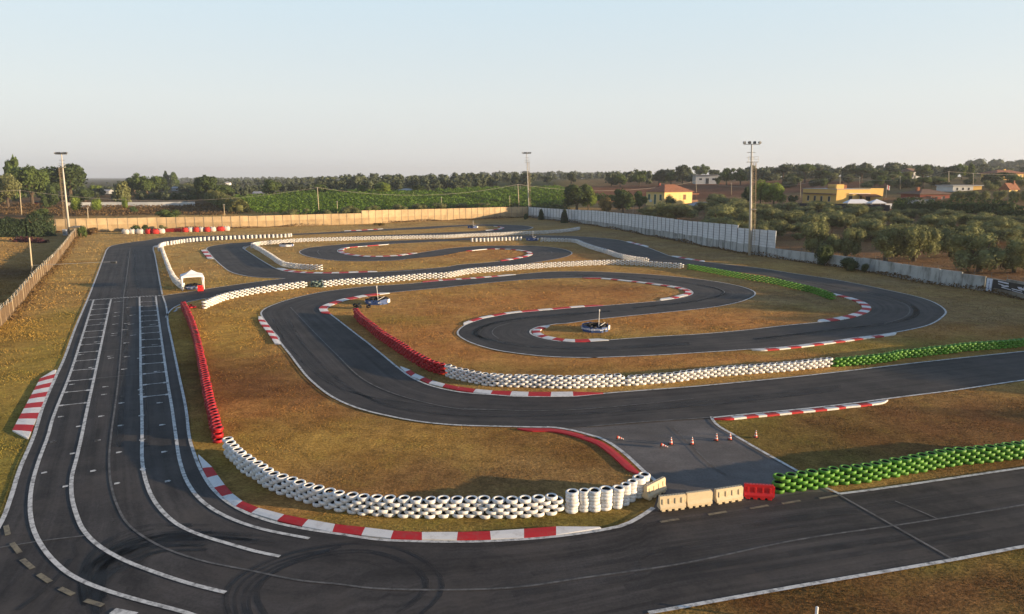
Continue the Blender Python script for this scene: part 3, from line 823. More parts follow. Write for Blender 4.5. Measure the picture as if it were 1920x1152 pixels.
# faded yellow dashes
for x, y, dx, dy in ((40, 530, 6, 27), (90, 630, 22, 28), (155, 720, 30, 26), (250, 800, 33, 22), (375, 875, 38, 18), (530, 940, 50, 15)):
    ribbon(tr('6', (x - dx, y - dy), (x + dx, y + dy)), 0.20, 0.0605, m=2, sm=False)
ribbon(tr('6', (635, 985), (760, 1010)), 0.32, 0.0615, sm=False)
for x, y in ((325, 668), (540, 635), (728, 607), (872, 585), (1040, 562)):
    ribbon(tr('8', (x - 41, y + 7), (x + 41, y - 7)), 0.16, 0.0605, m=2, sm=False)
# small painted corner patches
for q in (tr('A', (716, 300), (775, 282), (790, 283), (760, 300), (722, 312)), tr('A', (885, 890), (915, 868), (930, 872), (905, 890)), tr('A', (905, 860), (960, 845), (955, 852), (915, 866)), tr('B', (85, 312), (150, 292), (110, 310), (92, 325))):
    lines.face([(p[0], p[1], 0.05) for p in q])
tag(lines.build('track_markings', [M['white_line'], M['faint_line'], M['beige_line']]), kind='structure')

# rubber marks: donuts on the bottom road and arcs on the racing line
rubber = MB()
def mark(pts, width, m=0, z=0.0545, step=0.6):
    global lines
    keep = lines
    lines = rubber
    ribbon(pts, width, z, m, step=step)
    lines = keep
def arc(c, rx, a0, a1, sq=1.0, n=24):
    return [Vector((c.x + rx * math.cos(math.radians(a0 + (a1 - a0) * k / n)), c.y + sq * rx * math.sin(math.radians(a0 + (a1 - a0) * k / n)), 0)) for k in range(n + 1)]
zz = 0.0450
def nz():
    global zz
    zz += 0.00006
    return zz
mark(tr('7', (-480, 940), (-500, 860), (-460, 770), (-330, 690), (-150, 620), (0, 590), (200, 568), (400, 592), (550, 660), (640, 750), (648, 820), (600, 885), (540, 937), (480, 990)), 0.17, z=nz())
mark(tr('7', (-380, 960), (-410, 880), (-380, 790), (-250, 700), (-80, 640), (100, 608), (250, 605), (400, 640), (540, 720), (572, 790), (530, 855), (420, 937), (330, 990)), 0.16, z=nz())
mark(tr('7', (-440, 950), (-455, 870), (-420, 780), (-290, 695), (-110, 632), (50, 602)), 0.14, z=nz())
mark(tr('7', (-350, 970), (-380, 890), (-350, 800), (-225, 712), (-60, 652), (110, 620), (250, 616), (390, 650), (525, 728), (556, 790), (515, 850), (405, 935)), 0.12, z=nz())
mark(tr('7', (-495, 950), (-515, 862), (-475, 764), (-340, 682), (-155, 612), (0, 580), (205, 558), (410, 582), (565, 652), (655, 745)), 0.12, 1, z=nz())
mark(tr('7', (100, 655), (220, 660), (330, 690), (395, 750), (385, 810), (330, 860)), 0.16, 1, z=nz())
mark(tr('6', (1500, 1020), (1440, 880), (1520, 780), (1700, 690), (1920, 620)), 0.22, z=nz())
for k in range(34):
    t = k / 33
    x0, y0 = 500 + 160 * R.random(), 740 + 150 * R.random()
    mark(tr('6', (x0 - 40, y0 + 140), (x0 - 60, y0 + 20), (x0 + 40, y0 - 110 - 30 * t), (x0 + 260, y0 - 190 - 60 * t), (x0 + 560, y0 - 220 - 40 * t)), 0.10 + 0.14 * R.random(), k % 3 > 0, z=nz())
for k in range(14):
    x0, y0 = 640 + 300 * R.random(), 600 + 60 * R.random()
    mark(tr('6', (x0 - 200, y0 + 120), (x0, y0), (x0 + 300, y0 - 60), (x0 + 700, y0 - 40)), 0.12 + 0.25 * R.random(), 1, z=nz())
mark(tr('6', (100, 980), (230, 880), (330, 790), (400, 690)), 0.22, z=nz())
mark(tr('6', (0, 900), (100, 800), (160, 730)), 0.2, 1, z=nz())
mark(tr('6', (240, 990), (330, 880), (420, 780)), 0.22, 1, z=nz())
mark(tr('6', (620, 640), (635, 540), (630, 480)), 0.16, 1, z=nz())
mark(tr('6', (440, 680), (415, 630), (425, 580), (470, 560)), 0.18, 1, z=nz())
mark(tr('7', (1690, 700), (1700, 650), (1780, 620), (1920, 590)), 0.18, 1, z=nz())
mark(tr('8', (180, 890), (200, 840), (300, 800), (500, 760), (900, 690)), 0.18, 1, z=nz())
for k in range(14):      # along the bottom road
    o = R.uniform(-150, 150)
    x0, x1 = R.uniform(-500, 900), R.uniform(1000, 2100)
    f_ = lambda x: 900 + o - (x + 300) * (0.141 + 0.00007 * o)
    mark(tr('8', (x0, f_(x0)), ((x0 + x1) / 2, f_((x0 + x1) / 2) + R.uniform(-6, 6)), (x1, f_(x1))), R.uniform(0.15, 0.5), 1, z=nz())
for k in range(9):       # turning off the long leg
    o = R.uniform(-60, 80)
    mark(tr('F', (330 + o, 160), (430 + o, 330), (620 + o, 540), (850 + o * .6, 690), (1200, 790 + o * .4), (1900, 860 + o * .4), 'H', (800, 470 + o * .3), (1900, 350 + o * .3)), R.uniform(0.12, 0.35), 1, z=nz())
for k in range(7):
    o = R.uniform(-30, 30)
    mark(tr('G', (1900, 350 + o), (1200, 385 + o), (700, 370 + o), (400, 320 + o * .8), (290 + o, 270), (360 + o, 210), (600, 160 + o * .5), (1300, 100 + o * .4)), R.uniform(0.3, 0.7), 1, z=nz())
    mark(tr('E', (200, 150 + o * .5), (700, 235 + o * .7), (1100, 330 + o * .7), (1180 + o, 400), (1050, 460 + o * .5), (600, 520 + o * .5), (50, 585 + o * .5)), R.uniform(0.3, 0.7), 1, z=nz())
for k in range(9):       # down the straight
    o = R.uniform(-200, 330)
    mark(tr('A', (470 + o * .3, 330), (420 + o * .6, 560), '5', (820 + o, 300), (760 + o * 1.3, 700), '6', (560 + o * 1.2, 60)), R.uniform(0.25, 0.6), 1, z=nz())
for k in range(6):       # right hand curves by the far side
    o = R.uniform(-14, 14)
    mark(tr('D', (100, 460 + o), (700, 480 + o), (1300, 550 + o), (1520 + o * 3, 620), (1300, 690 + o), (700, 760 + o)), R.uniform(0.3, 0.7), 1, z=nz())
tag(rubber.build('rubber_marks', [M['skid'], M['skid_soft']]), kind='structure')

def kerb(label, edge, outer=None, width=0.9, n=None, cuts=None, colors='wr', z0=0.066, h=0.05, side=1, step=None):
    """red and white kerb along a traced edge; bands even, or between the traced points when cuts is set"""
    b = MB()
    if outer is None:
        d = smooth(edge, 0.3)
        seg = np.linalg.norm(np.diff(d, axis=0), axis=1); s = np.concatenate([[0], np.cumsum(seg)])
        if cuts:
            marks = [s[np.argmin(np.linalg.norm(d - np.array(p[:2]), axis=1))] for p in edge]
        else:
            marks = list(np.linspace(0, s[-1], n + 1))
        nn = normals2(d) * side
        W = np.full(len(d), width)
        ramp = min(1.0, s[-1] * 0.15)
        W = W * np.clip(np.minimum(s + 0.25, s[-1] - s + 0.25) / ramp, 0.15, 1)
        io = (d + nn * 0.10, d + nn * (0.10 + W[:, None]))
        k = np.clip(np.searchsorted(marks, (s[:-1] + s[1:]) / 2, side='right') - 1, 0, None)
    else:
        m_ = len(edge)
        io = [np.array([p[:2] for p in edge]), np.array([p[:2] for p in outer])]
        k = np.arange(m_ - 1)
    a, c = io
    for i in range(len(a) - 1):
        ci = 0 if colors[int(k[i]) % len(colors)] == 'w' else 1
        p = [Vector((*a[i], z0)), Vector((*a[i + 1], z0)), Vector((*c[i + 1], z0 + h)), Vector((*c[i], z0 + h))]
        mid0, mid1 = (p[0] + p[3]) / 2 + Vector((0, 0, 0.012)), (p[1] + p[2]) / 2 + Vector((0, 0, 0.012))
        q = [[p[0], p[1], mid1, mid0], [mid0, mid1, p[2], p[3]], [p[3], p[2], Vector((*c[i + 1], -0.02)), Vector((*c[i], -0.02))], [Vector((*a[i], 0.0)), Vector((*a[i + 1], 0.0)), p[1], p[0]]]
        for f in q:
            nrm = (f[1] - f[0]).cross(f[3] - f[0])
            b.face(f if nrm.z >= 0 else f[::-1], ci)
        for i_, e_ in ((i, i == 0), (i + 1, i == len(a) - 2)):
            if e_:
                b.face([Vector((*a[i_], 0)), Vector((*a[i_], z0)), Vector((*c[i_], z0 + h)), Vector((*c[i_], 0))], ci)
    o = b.build('rumble_strip', [M['kerb_white'], M['kerb_red']])
    return tag(o, label, 'kerb', 'red and white kerbs along the track')

# big saw-tooth kerb beside the straight
ka = tr('5', (408, 597), (205, 1092)); kb = tr('5', (388, 600), (290, 660), (90, 1035), (195, 1092))
ed = resample(np.array([p[:2] for p in ka]), count=14)
t_in = np.linspace(0, 1, 12)
ou = [np.array(kb[0][:2])] + [np.array(kb[1][:2]) * (1 - t) + np.array(kb[2][:2]) * t for t in t_in] + [np.array(kb[3][:2])]
kerb('wide slanted red and white kerb on the grass verge beside the straight', [Vector((*p, 0)) for p in ed], [Vector((*p, 0)) for p in ou], colors='wr', h=0.03)
kerb('long bold red and white kerb below the curved white tyre wall', tr('6', (1115, 112), (1140, 180), (1165, 235), (1205, 290), (1250, 340), (1325, 395), (1415, 432), (1560, 475), (1700, 508), (1870, 540), '7', (220, 525), (375, 542), (540, 547), (725, 550), (905, 547), (1080, 540), (1250, 525), (1490, 492)),
     tr('6', (1118, 108), (1195, 180), (1225, 225), (1265, 280), (1310, 330), (1365, 372), (1455, 410), (1600, 448), (1735, 475), (1885, 502), '7', (240, 490), (390, 508), (540, 515), (730, 515), (900, 510), (1080, 498), (1250, 485), (1480, 487)))
kerb('short narrow kerb outside the bend facing the top end of the middle red tyre wall', tr('F', (200, 140), (222, 165), (240, 183), (255, 203), (268, 222), (283, 245), (300, 267), (315, 290), (328, 312), (352, 348)), tr('F', (180, 140), (178, 165), (185, 180), (200, 203), (215, 222), (235, 245), (250, 265), (265, 287), (280, 310), (302, 345)), h=0.05)
kerb('small kerb inside the bend between blue tyre ring and middle red tyre wall', tr('B', (1400, 725), (1200, 751), (1110, 768), (1020, 785), (970, 800), (915, 820), (870, 838), (840, 858), (845, 875), (860, 893), (875, 910)), width=0.9, n=10, side=-1)
kerb('bold red and white kerb below the red and white tyre wall in the middle', tr('F', (1245, 522), (1280, 555), (1325, 588), (1390, 612), (1455, 642), (1560, 667), (1665, 690), 'G', (140, 692), (270, 708), (400, 723), (545, 733), (680, 738), (850, 741), (1020, 738), (1245, 719)),
     tr('F', (1243, 516), (1320, 545), (1355, 572), (1425, 600), (1485, 625), (1580, 650), (1685, 672), 'G', (165, 670), (290, 688), (415, 700), (560, 705), (685, 710), (855, 710), (1015, 708), (1240, 715)), h=0.035)
kerb('long low kerb on the outside of the tight hairpin at the orange infield', tr('G', (210, 201), (280, 175), (345, 154), (435, 136), (525, 120), (640, 106), (765, 95), (875, 86), (1000, 74), (1105, 66), (1250, 57)), width=0.55, cuts=True, side=1, h=0.035)
kerb('kerb curling round the inside of the hairpin by a blue tyre ring', tr('G', (830, 204), (760, 215), (722, 230), (703, 247), (710, 268), (738, 284), (775, 298), (850, 313), (930, 325), (1040, 330), (1142, 328), (1290, 320)), width=0.8, cuts=True, colors='wrwrwrwrwrw', side=1, h=0.035)
kerb('kerb curving round the inside of the wide bend past the dark green tyre wall', tr('E', (620, 264), (700, 283), (770, 303), (820, 322), (850, 340), (866, 358), (866, 378), (845, 395), (810, 410), (755, 427), (690, 442), (630, 452), (560, 459), (505, 463)), width=0.95, n=15, side=-1, h=0.035)
kerb('straight kerb at the exit of the wide bend above the green tyre wall', tr('E', (1020, 535), (905, 552), (850, 559), (770, 568), (710, 576), (640, 586), (570, 595), (490, 605), (430, 613), (340, 624), (275, 631), (190, 640), (120, 645), (30, 652)), width=0.6, cuts=True, side=1, h=0.035)
kerb('faded brick red and grey kerb along the long leg above the cones', tr('H', (945, 582), (1065, 570), (1160, 560), (1240, 552), (1330, 545), (1405, 538), (1500, 528), (1575, 520), (1665, 512), (1755, 503), (1850, 493), 'E', (655, 1037), (740, 1030), (820, 1021), (960, 1000)), width=0.45, cuts=True, colors='rw', side=-1, h=0.05)
kerb('plain solid red kerb curving beside the cones', tr('G', (600, 975), (880, 979), (1050, 1012), 'H', (60, 735), (130, 762), (220, 822), (310, 900), (430, 1010)), width=0.5, n=1, colors='r', side=-1, h=0.015)
kerb('kerb round the pointed end of the orange infield at its hairpin', tr('D', (250, 487), (430, 490), (520, 497), (590, 504), (720, 518), (760, 523), (850, 533), (905, 541), (990, 552), (1040, 560), (1120, 572), (1160, 583), (1200, 594), (1235, 612), (1240, 625), (1215, 643), (1130, 665), (1080, 677), (960, 692)), width=0.8, cuts=True, colors='rw', side=-1, h=0.035)
kerb('short kerb at the top of the sweeping right bend below the pale wall', tr('D', (640, 163), (680, 173), (705, 180), (740, 189), (760, 194), (820, 210)), width=0.9, cuts=True, side=1)
kerb('short kerb where the sweeping bend passes the join of white and green tyre walls', tr('D', (1045, 293), (1110, 306), (1165, 317), (1230, 327), (1290, 336), (1340, 343)), width=0.9, cuts=True, side=1)
kerb('kerb at the far loop just beyond the long white tyre wall', tr('B', (370, 500), (430, 518), (475, 527), (505, 532), (575, 539), (630, 542), (700, 544), (780, 545), (865, 545), (945, 543), (1030, 540), (1115, 537), (1195, 535), (1285, 531)), width=0.9, cuts=True, side=1)
kerb('kerb round the left tip of the small far infield loop', tr('B', (1380, 280), (1280, 287), (1170, 296), (1090, 302), (1000, 310), (965, 318), (945, 325), (932, 338), (930, 350), (950, 360), (980, 368), (1000, 374), (1060, 383), (1110, 389), (1150, 392), (1215, 394), (1270, 395), (1340, 393), (1410, 389), (1470, 386), (1515, 380), (1570, 373), (1610, 368), (1650, 362)), width=0.9, cuts=True, side=1)
kerb('kerb round the blunt end of the small orange island at the far hairpin', tr('C', (540, 343), (570, 338), (720, 323), (800, 321), (860, 321), (910, 323), (970, 326), (1020, 331), (1090, 341), (1130, 350), (1148, 362), (1150, 372), (1110, 389), (1060, 400), (1035, 406), (980, 416), (940, 423), (870, 433)), width=0.9, cuts=True, colors='rw', side=-1)
kerb('worn pale kerb on the outside of the far bend beyond the white tent', tr('A', (1187, 332), (1205, 352), (1235, 388), (1258, 413)), width=1.0, n=5, side=-1)
kerb('thin kerb on the outer edge of the back straight before the tan wall', tr('B', (990, 163), (1050, 160), (1100, 158), (1150, 155), (1200, 152), (1250, 149), (1290, 147), (1340, 143)), width=1.0, cuts=True, side=1)
kerb('white edged kerb at the tip of the farthest infield by the blue tyre ring', tr('C', (800, 119), (850, 121), (880, 127), (895, 133), (880, 140), (850, 146), (800, 152), (730, 158)), width=0.9, cuts=True, side=-1)
kerb('low kerb between the long white tyre wall and the track of the orange infield', tr('C', (160, 625), (310, 612), (345, 609), (460, 602), (520, 598), (600, 593), (650, 588), (720, 582), (780, 577), (850, 572), (1000, 557)), width=0.7, cuts=True, colors='rw', side=1, h=0.035)
# ---------------------------------------------------------------- tyres
TR, TH = 0.29, 0.178
def tyre_profile(r=TR, h=TH):
    return [(r * 0.62, h * 0.22), (r * 0.60, h * 0.80), (r * 0.70, h * 0.97), (r * 0.88, h * 0.98), (r * 0.99, h * 0.80), (r * 1.0, h * 0.5), (r * 0.99, h * 0.2), (r * 0.88, h * 0.02), (r * 0.70, h * 0.03), (r * 0.62, h * 0.22)]
TYRE_MATS = [1, 0, 0, 0, 0, 0, 0, 0, 1]
def tyre_mesh(name, m, n=18):
    b = MB()
    b.lathe(tyre_profile(), n, mats=TYRE_MATS)
    me = bpy.data.meshes.new(name)
    me.from_pydata(b.v, [], b.f)
    me.materials.append(m); me.materials.append(M['rubber'])
    me.polygons.foreach_set('material_index', b.m)
    me.polygons.foreach_set('use_smooth', [True] * len(b.f))
    return me
SMALL_PROF = [(0.62, 0.5), (0.66, 0.96), (0.90, 0.98), (1.0, 0.55), (0.95, 0.05), (0.7, 0.03)]
SMALL_MATS = [1, 0, 0, 0, 0]
ROWS = {3: ['bottom', 'second', 'top'], 4: ['bottom', 'second', 'third', 'top'], 5: ['bottom', 'second', 'third', 'fourth', 'top'], 6: ['bottom', 'second', 'third', 'fourth', 'fifth', 'top']}
TYRES = []          # colour, location, scale, yaw, tilt, label, group

def wall_of_tyres(colour, base, rows, what, group, back=0.27, pitch=0.61, stagger=True, skip_end=0.0, segs=None):
    """base: traced line along the front foot of the wall"""
    d = smooth(base, 0.05)
    n = normals2(d)
    cam2 = -d / np.linalg.norm(d, axis=1, keepdims=True)
    sgn = np.where((n * cam2).sum(1, keepdims=True) > 0, -1.0, 1.0)
    d = d + n * sgn * back
    seg_ = np.linalg.norm(np.diff(d, axis=0), axis=1); s = np.concatenate([[0], np.cumsum(seg_)])
    N = int(s[-1] / pitch)
    for k in range(rows):
        off = pitch / 2 if (stagger and k % 2) else 0
        for i in range(N):
            u = 0.3 + i * pitch + off + R.uniform(-0.03, 0.03)
            if u > s[-1]: continue
            x, y = np.interp(u, s, d[:, 0]), np.interp(u, s, d[:, 1])
            frac = u / s[-1]
            px, py = project(Vector((x, y, 0.5)))
            if not (-40 < px < 1960 and py < 1190): continue
            w = what
            if segs:
                for lim, nm in segs:
                    if frac <= lim:
                        w = nm; break
            sc = R.uniform(0.93, 1.07)
            TYRES.append((colour, (x + R.uniform(-0.035, 0.035), y + R.uniform(-0.035, 0.035), k * TH * 0.985 + 0.002), sc, R.uniform(0, 6.28), R.gauss(0, 0.035), '%s tyre in the %s row, %s' % (colour, ROWS[rows][k], w), group))

wall_of_tyres('white', tr('6', (1250, 88), (1300, 150), (1340, 190), (1400, 225), (1480, 285), (1560, 325), (1650, 350), (1740, 385), (1840, 412), (1920, 428), '7', (200, 418), (330, 426), (450, 431), (570, 436), (700, 432), (850, 432), (990, 437), (1120, 430), (1190, 422), (1318, 411)), 5, 'the curved wall', 'white tyres of the curved wall above the bold kerb',
              segs=((0.28, 'curved wall end near the red tyres'), (0.62, 'curved wall, middle of the bend'), (1.1, 'curved wall end near the separate stacks')))
stack_names = ['first separate stack next to the curved wall', 'narrow second separate stack after the curved wall', 'third separate stack after the curved wall', 'broad fourth separate stack after the curved wall', 'fifth separate stack after the curved wall', 'slim sixth separate stack after the curved wall', 'stack two before the red kerb end', 'tall stack just before the last one', 'last stack touching the cream barrier']
for i, (x, y, sc, cnt) in enumerate(((1337, 408, 1.06, 6), (1400, 403, 0.88, 6), (1452, 400, 1.04, 6), (1515, 393, 1.10, 6), (1578, 386, 0.98, 6), (1618, 368, 0.86, 6), (1652, 350, 0.86, 6), (1690, 328, 1.05, 6), (1716, 312, 1.05, 6))):
    p = tr('7', (x, y))[0] + Vector((0, 0.28, 0))
    for k in range(cnt):
        TYRES.append(('white', (p.x + R.uniform(-0.03, 0.03), p.y + R.uniform(-0.03, 0.03), k * TH * 0.93), sc * R.uniform(0.96, 1.02), R.uniform(0, 6.28), R.gauss(0, 0.03), '%s white tyre of the %s' % (ROWS[6][k], stack_names[i]), 'white tyres in separate stacks'))
wall_of_tyres('red', tr('P', (411, 832), (396, 775), (386, 725), (378, 685), (370, 648), (362, 620), (352, 595), (344, 579)), 5, 'the wall beside the straight', 'red tyres of the wall beside the straight', back=0.0,
              segs=((0.3, 'red wall by the straight, white tyre end'), (0.65, 'red wall by the straight, middle length'), (1.1, 'red wall by the straight, far end')))
wall_of_tyres('red', tr('F', (890, 130), (925, 180), (1000, 242), (1080, 310), (1200, 390), (1330, 480), (1450, 545), (1568, 582)), 5, 'the wall across the middle', 'red tyres of the middle wall', back=0.25,
              segs=((0.5, 'middle red wall, blue ring end'), (1.1, 'middle red wall, white tyre end')))
wall_of_tyres('white', tr('G', (50, 580), (100, 602), (160, 617), (250, 637), (350, 655), (450, 664), (560, 668), (700, 672), (850, 677), (1000, 679), (1150, 673), (1300, 666), (1400, 661)), 5, 'middle white wall, red tyre end', 'white tyres of the middle wall')
wall_of_tyres('white', tr('G', (1400, 661), (1500, 656), (1640, 642), (1740, 637), (1860, 622), (1920, 613), 'H', (1000, 270), (1250, 250), (1500, 231), (1650, 216), (1855, 192)), 4, 'middle white wall, green tyre end', 'white tyres of the middle wall')
wall_of_tyres('green', tr('E', (600, 772), (700, 767), (850, 754), (1000, 734), (1100, 712), (1200, 705), (1300, 690), (1400, 681), (1500, 666), (1700, 650), (1920, 631), 'P', (2010, 636)), 4, 'the middle green wall above the long leg', 'green tyres of the middle wall',
              segs=((0.45, 'middle green wall, white tyre end'), (1.1, 'middle green wall, end leaving the picture')))
wall_of_tyres('green', tr('8', (800, 548), (900, 538), (1000, 523), (1100, 507), (1200, 499), (1300, 480), (1400, 462), (1500, 441), (1600, 422), (1700, 413), (1800, 403), (1920, 389), 'P', (2020, 846)), 5, 'the bottom green wall', 'green tyres of the wall beside the red barrier', pitch=0.63,
              segs=((0.33, 'low green wall, red barrier end'), (0.66, 'low green wall, middle length'), (1.1, 'low green wall, end leaving the picture')))
WA = [('A', (1180, 862), (1250, 832), (1330, 797), (1400, 776), (1500, 755), (1600, 735), (1750, 713), (1920, 690)), ('B', (480, 690), (660, 667))]
wall_of_tyres('white', tr(*[q for w in WA for q in w]), 5, 'the long far wall', 'white tyres of the far walls', pitch=0.84)
wall_of_tyres('white', tr('B', (800, 668), (900, 656), (1100, 641), (1300, 632), (1500, 613), (1700, 596), (1920, 583), 'C', (600, 546), (850, 526), (1100, 506), (1300, 491), (1500, 481), (1700, 471), (1920, 466), 'D', (800, 380), (1000, 395), (1175, 405)), 5, 'the long far wall', 'white tyres of the far walls', pitch=0.84)
wall_of_tyres('green', tr('D', (1180, 408), (1300, 427), (1500, 464), (1700, 501), (1920, 536), 'E', (300, 226), (450, 261), (560, 301), (605, 312)), 5, 'the far dark green wall', 'green tyres of the far wall', pitch=0.84)
wall_of_tyres('white', tr('C', (1215, 255), (1350, 258), (1500, 265), (1600, 300), (1700, 335), (1800, 365), (1920, 405), 'D', (700, 335), (840, 352)), 5, 'the far wall', 'white tyres of the far walls', back=0.2, pitch=0.84)
wall_of_tyres('white', tr('C', (590, 259), (700, 258), (850, 251), (1000, 246), (1090, 244)), 5, 'the far wall', 'white tyres of the far walls', pitch=0.95, stagger=False)
wall_of_tyres('white', tr('B', (785, 515), (600, 507), (450, 487), (400, 467), (320, 412), (230, 352), (170, 312), (200, 296), (280, 285), (400, 275), (550, 263), (700, 256), (900, 250), (1100, 245), (1300, 240), (1500, 235), (1700, 230), (1920, 226), 'C', (600, 213), (800, 206), (1000, 196), (1250, 186), (1450, 171), (1580, 150)), 5, 'the far wall', 'white tyres of the far walls', pitch=0.84)
wall_of_tyres('white', tr('A', (960, 690), (890, 632), (850, 562), (820, 482), (790, 392), (776, 335), (790, 308), (830, 291), (880, 285), (1000, 266), (1150, 250), (1400, 237), (1600, 229), (1920, 217), 'B', (540, 208)), 5, 'the far wall', 'white tyres of the far walls', pitch=1.0, stagger=False)
# loose red tyres at the top ends of the red walls
for x, y, fr in ((1035, 840, 'A'), (1058, 848, 'A'), (1075, 852, 'A'), (1045, 855, 'A')):
    p = tr(fr, (x, y))[0]
    TYRES.append(('red', (p.x, p.y, 0.02), 1.0, 0.3, 0.5 if x == 1035 else 0.05, 'red tyre lying loose at the far end of the red wall by the straight', 'loose red tyres'))

def place_tyres():
    near = {'white': 'curved', 'red': '', 'green': ''}
    for colour in ('white', 'red', 'green'):
        L = [t for t in TYRES if t[0] == colour]
        L.sort(key=lambda t: Vector(t[1]).length)
        big, rest = L[:298], L[298:]
        me = tyre_mesh(colour + '_barrier_tyre', M['tyre_' + colour])
        for c, loc, sc, yaw, tilt, lab, grp in big:
            o = bpy.data.objects.new(colour + '_barrier_tyre', me)
            COL.objects.link(o)
            o.location, o.scale, o.rotation_euler = loc, (sc, sc, R.uniform(0.95, 1.05)), (tilt, tilt * 0.6, yaw)
            tag(o, lab, 'tyre', grp)
        if rest:
            n, P, mi = 12, [], []
            prof = np.array(SMALL_PROF) * np.array([TR, TH])
            an = np.arange(n) * 2 * np.pi / n
            ring = np.concatenate([np.column_stack([r * np.cos(an), r * np.sin(an), np.full(n, z)]) for r, z in prof])
            fs = []
            for k in range(len(prof) - 1):
                for i in range(n):
                    fs.append((k * n + i, k * n + (i + 1) % n, (k + 1) * n + (i + 1) % n, (k + 1) * n + i)); mi.append(SMALL_MATS[k])
            fs = np.array(fs)
            V, Fc = [], []
            for q, t in enumerate(rest):
                V.append(ring * np.array([t[2], t[2], 1.0]) + np.array(t[1]) + np.column_stack([np.zeros(len(ring)), np.zeros(len(ring)), ring[:, 0] * math.sin(t[4])]))
                Fc.append(fs + q * len(ring))
            V, Fc = np.concatenate(V), np.concatenate(Fc)
            me2 = bpy.data.meshes.new('far_tyres')
            me2.vertices.add(len(V)); me2.vertices.foreach_set('co', V.ravel())
            me2.loops.add(Fc.size); me2.loops.foreach_set('vertex_index', Fc.ravel())
            me2.polygons.add(len(Fc)); me2.polygons.foreach_set('loop_start', np.arange(0, Fc.size, 4))
            me2.polygons.foreach_set('use_smooth', np.ones(len(Fc), bool))
            me2.materials.append(M['tyre_' + colour]); me2.materials.append(M['rubber'])
            me2.update(calc_edges=True)
            me2.polygons.foreach_set('material_index', np.tile(np.array(mi), len(rest)))
            tag(put('far_%s_tyres' % colour, me2), '%s tyres stacked in the far tyre walls' % colour, 'tyres', None, 'stuff')
place_tyres()

# ---------------------------------------------------------------- barriers, cones, posts
def barrier(pa, pb, m, label, h=0.70, ribs=4, plain=False):
    """water-filled plastic barrier between two traced foot points"""
    a, b = gp(*pa), gp(*pb)
    L = (b - a).length
    rz = math.atan2(b.y - a.y, b.x - a.x)
    o = empty('road_barrier', (a + b) / 2 + Vector((0, 0, 0.045)), label, 'barrier', 'plastic barriers closing the link road', rz)
    bm = MB()
    prof = [(-.20, .10), (-.20, .20), (-.11, .34), (-.075, h), (.075, h), (.11, .34), (.20, .20), (.20, .10)]
    x0, x1 = -L / 2 + 0.02, L / 2 - 0.02
    for i in range(len(prof) - 1):
        (y0, z0), (y1, z1) = prof[i], prof[i + 1]
        bm.face([(x1, y0, z0), (x0, y0, z0), (x0, y1, z1), (x1, y1, z1)][::-1])
    bm.face([(x0, y, z) for y, z in prof][::-1]); bm.face([(x1, y, z) for y, z in prof])
    nf = 4
    for k in range(nf):
        cx = x0 + (k + 0.5) * (x1 - x0) / nf
        bm.box((cx, 0, 0.052), ((x1 - x0) / nf * 0.58, 0.398, 0.10))
    body = bm.build('barrier_body', m, o)
    bv = body.modifiers.new('b', 'BEVEL'); bv.width = 0.018; bv.segments = 2; bv.limit_method = 'ANGLE'
    if not plain:
        for s in (-1, 1):
            for k in range(ribs):
                r_ = MB()
                cx = x0 + (k + 0.5) * (x1 - x0) / ribs
                r_.box((cx, s * 0.105, 0.44), (0.10, 0.055, 0.26), rx=s * 0.10)
                rb = r_.build('moulded_rib', m, o)
                b2 = rb.modifiers.new('b', 'BEVEL'); b2.width = 0.015; b2.segments = 2
    e = MB()
    e.box((x1 + 0.035, 0, 0.36), (0.08, 0.12, 0.5))
    e.build('end_hook', m, o)
    t = MB()
    for k in range(9):
        t.box((x0 + (k + .5) * (x1 - x0) / 9, 0, h + 0.004), (0.05, 0.04, 0.012))
    t.build('lid_row', M['cone_base'] if not plain else m, o)
    return o
barrier((1209, 940), (1244, 921), M['plastic_cream'], 'cream plastic barrier turned askew against the last white tyre stack')
barrier((1234, 959), (1283, 953.5), M['plastic_cream'], 'stained cream plastic barrier at the end of the row by the white tyres')
barrier((1285, 952.5), (1332, 946.5), M['plastic_cream'], 'cream barrier with a plain smooth face in the middle of the row', plain=True)
barrier((1339, 945.5), (1389, 937.5), M['plastic_cream'], 'cream ribbed plastic barrier standing next to the red barrier')
barrier((1393, 934), (1449, 937.5), M['plastic_red'], 'bright red plastic barrier next to the green tyre wall')

def cone_tree():
    o = empty('traffic_cone', (0, 0, 0))
    b = MB(); b.box((0, 0, 0.018), (0.30, 0.30, 0.036)); b.build('cone_base', M['cone_base'], o)
    def r_at(z): return 0.115 - 0.095 * (z - 0.036) / 0.484
    zs = [0.036, 0.13, 0.22, 0.31, 0.40, 0.46, 0.52]
    for k in range(6):
        s = MB(); s.lathe([(r_at(zs[k]), zs[k]), (r_at(zs[k + 1]), zs[k + 1])] + ([(0.001, 0.52)] if k == 5 else []), 14)
        s.build('cone_band', M['cone_white'] if k % 2 else M['cone_red'], o, True)
    return o
cones = [(1258.0, 833.3, 0, 'upright traffic cone standing just behind the fallen dark one'), (1297.5, 833.3, 0, 'upright traffic cone standing alone in the middle of the link road'),
         (1343.0, 826.0, 0, 'upright traffic cone beside the one at the white edge line'), (1368.7, 824.7, 0, 'upright traffic cone standing at the white edge line'),
         (1416.8, 820.5, 0, 'upright traffic cone standing on the grass beyond the white line'), (1163, 824.5, 1, 'traffic cone lying on its side near the solid red kerb'), (1245.5, 838.5, 1, 'traffic cone lying on its side in front of an upright one')]
proto = cone_tree()
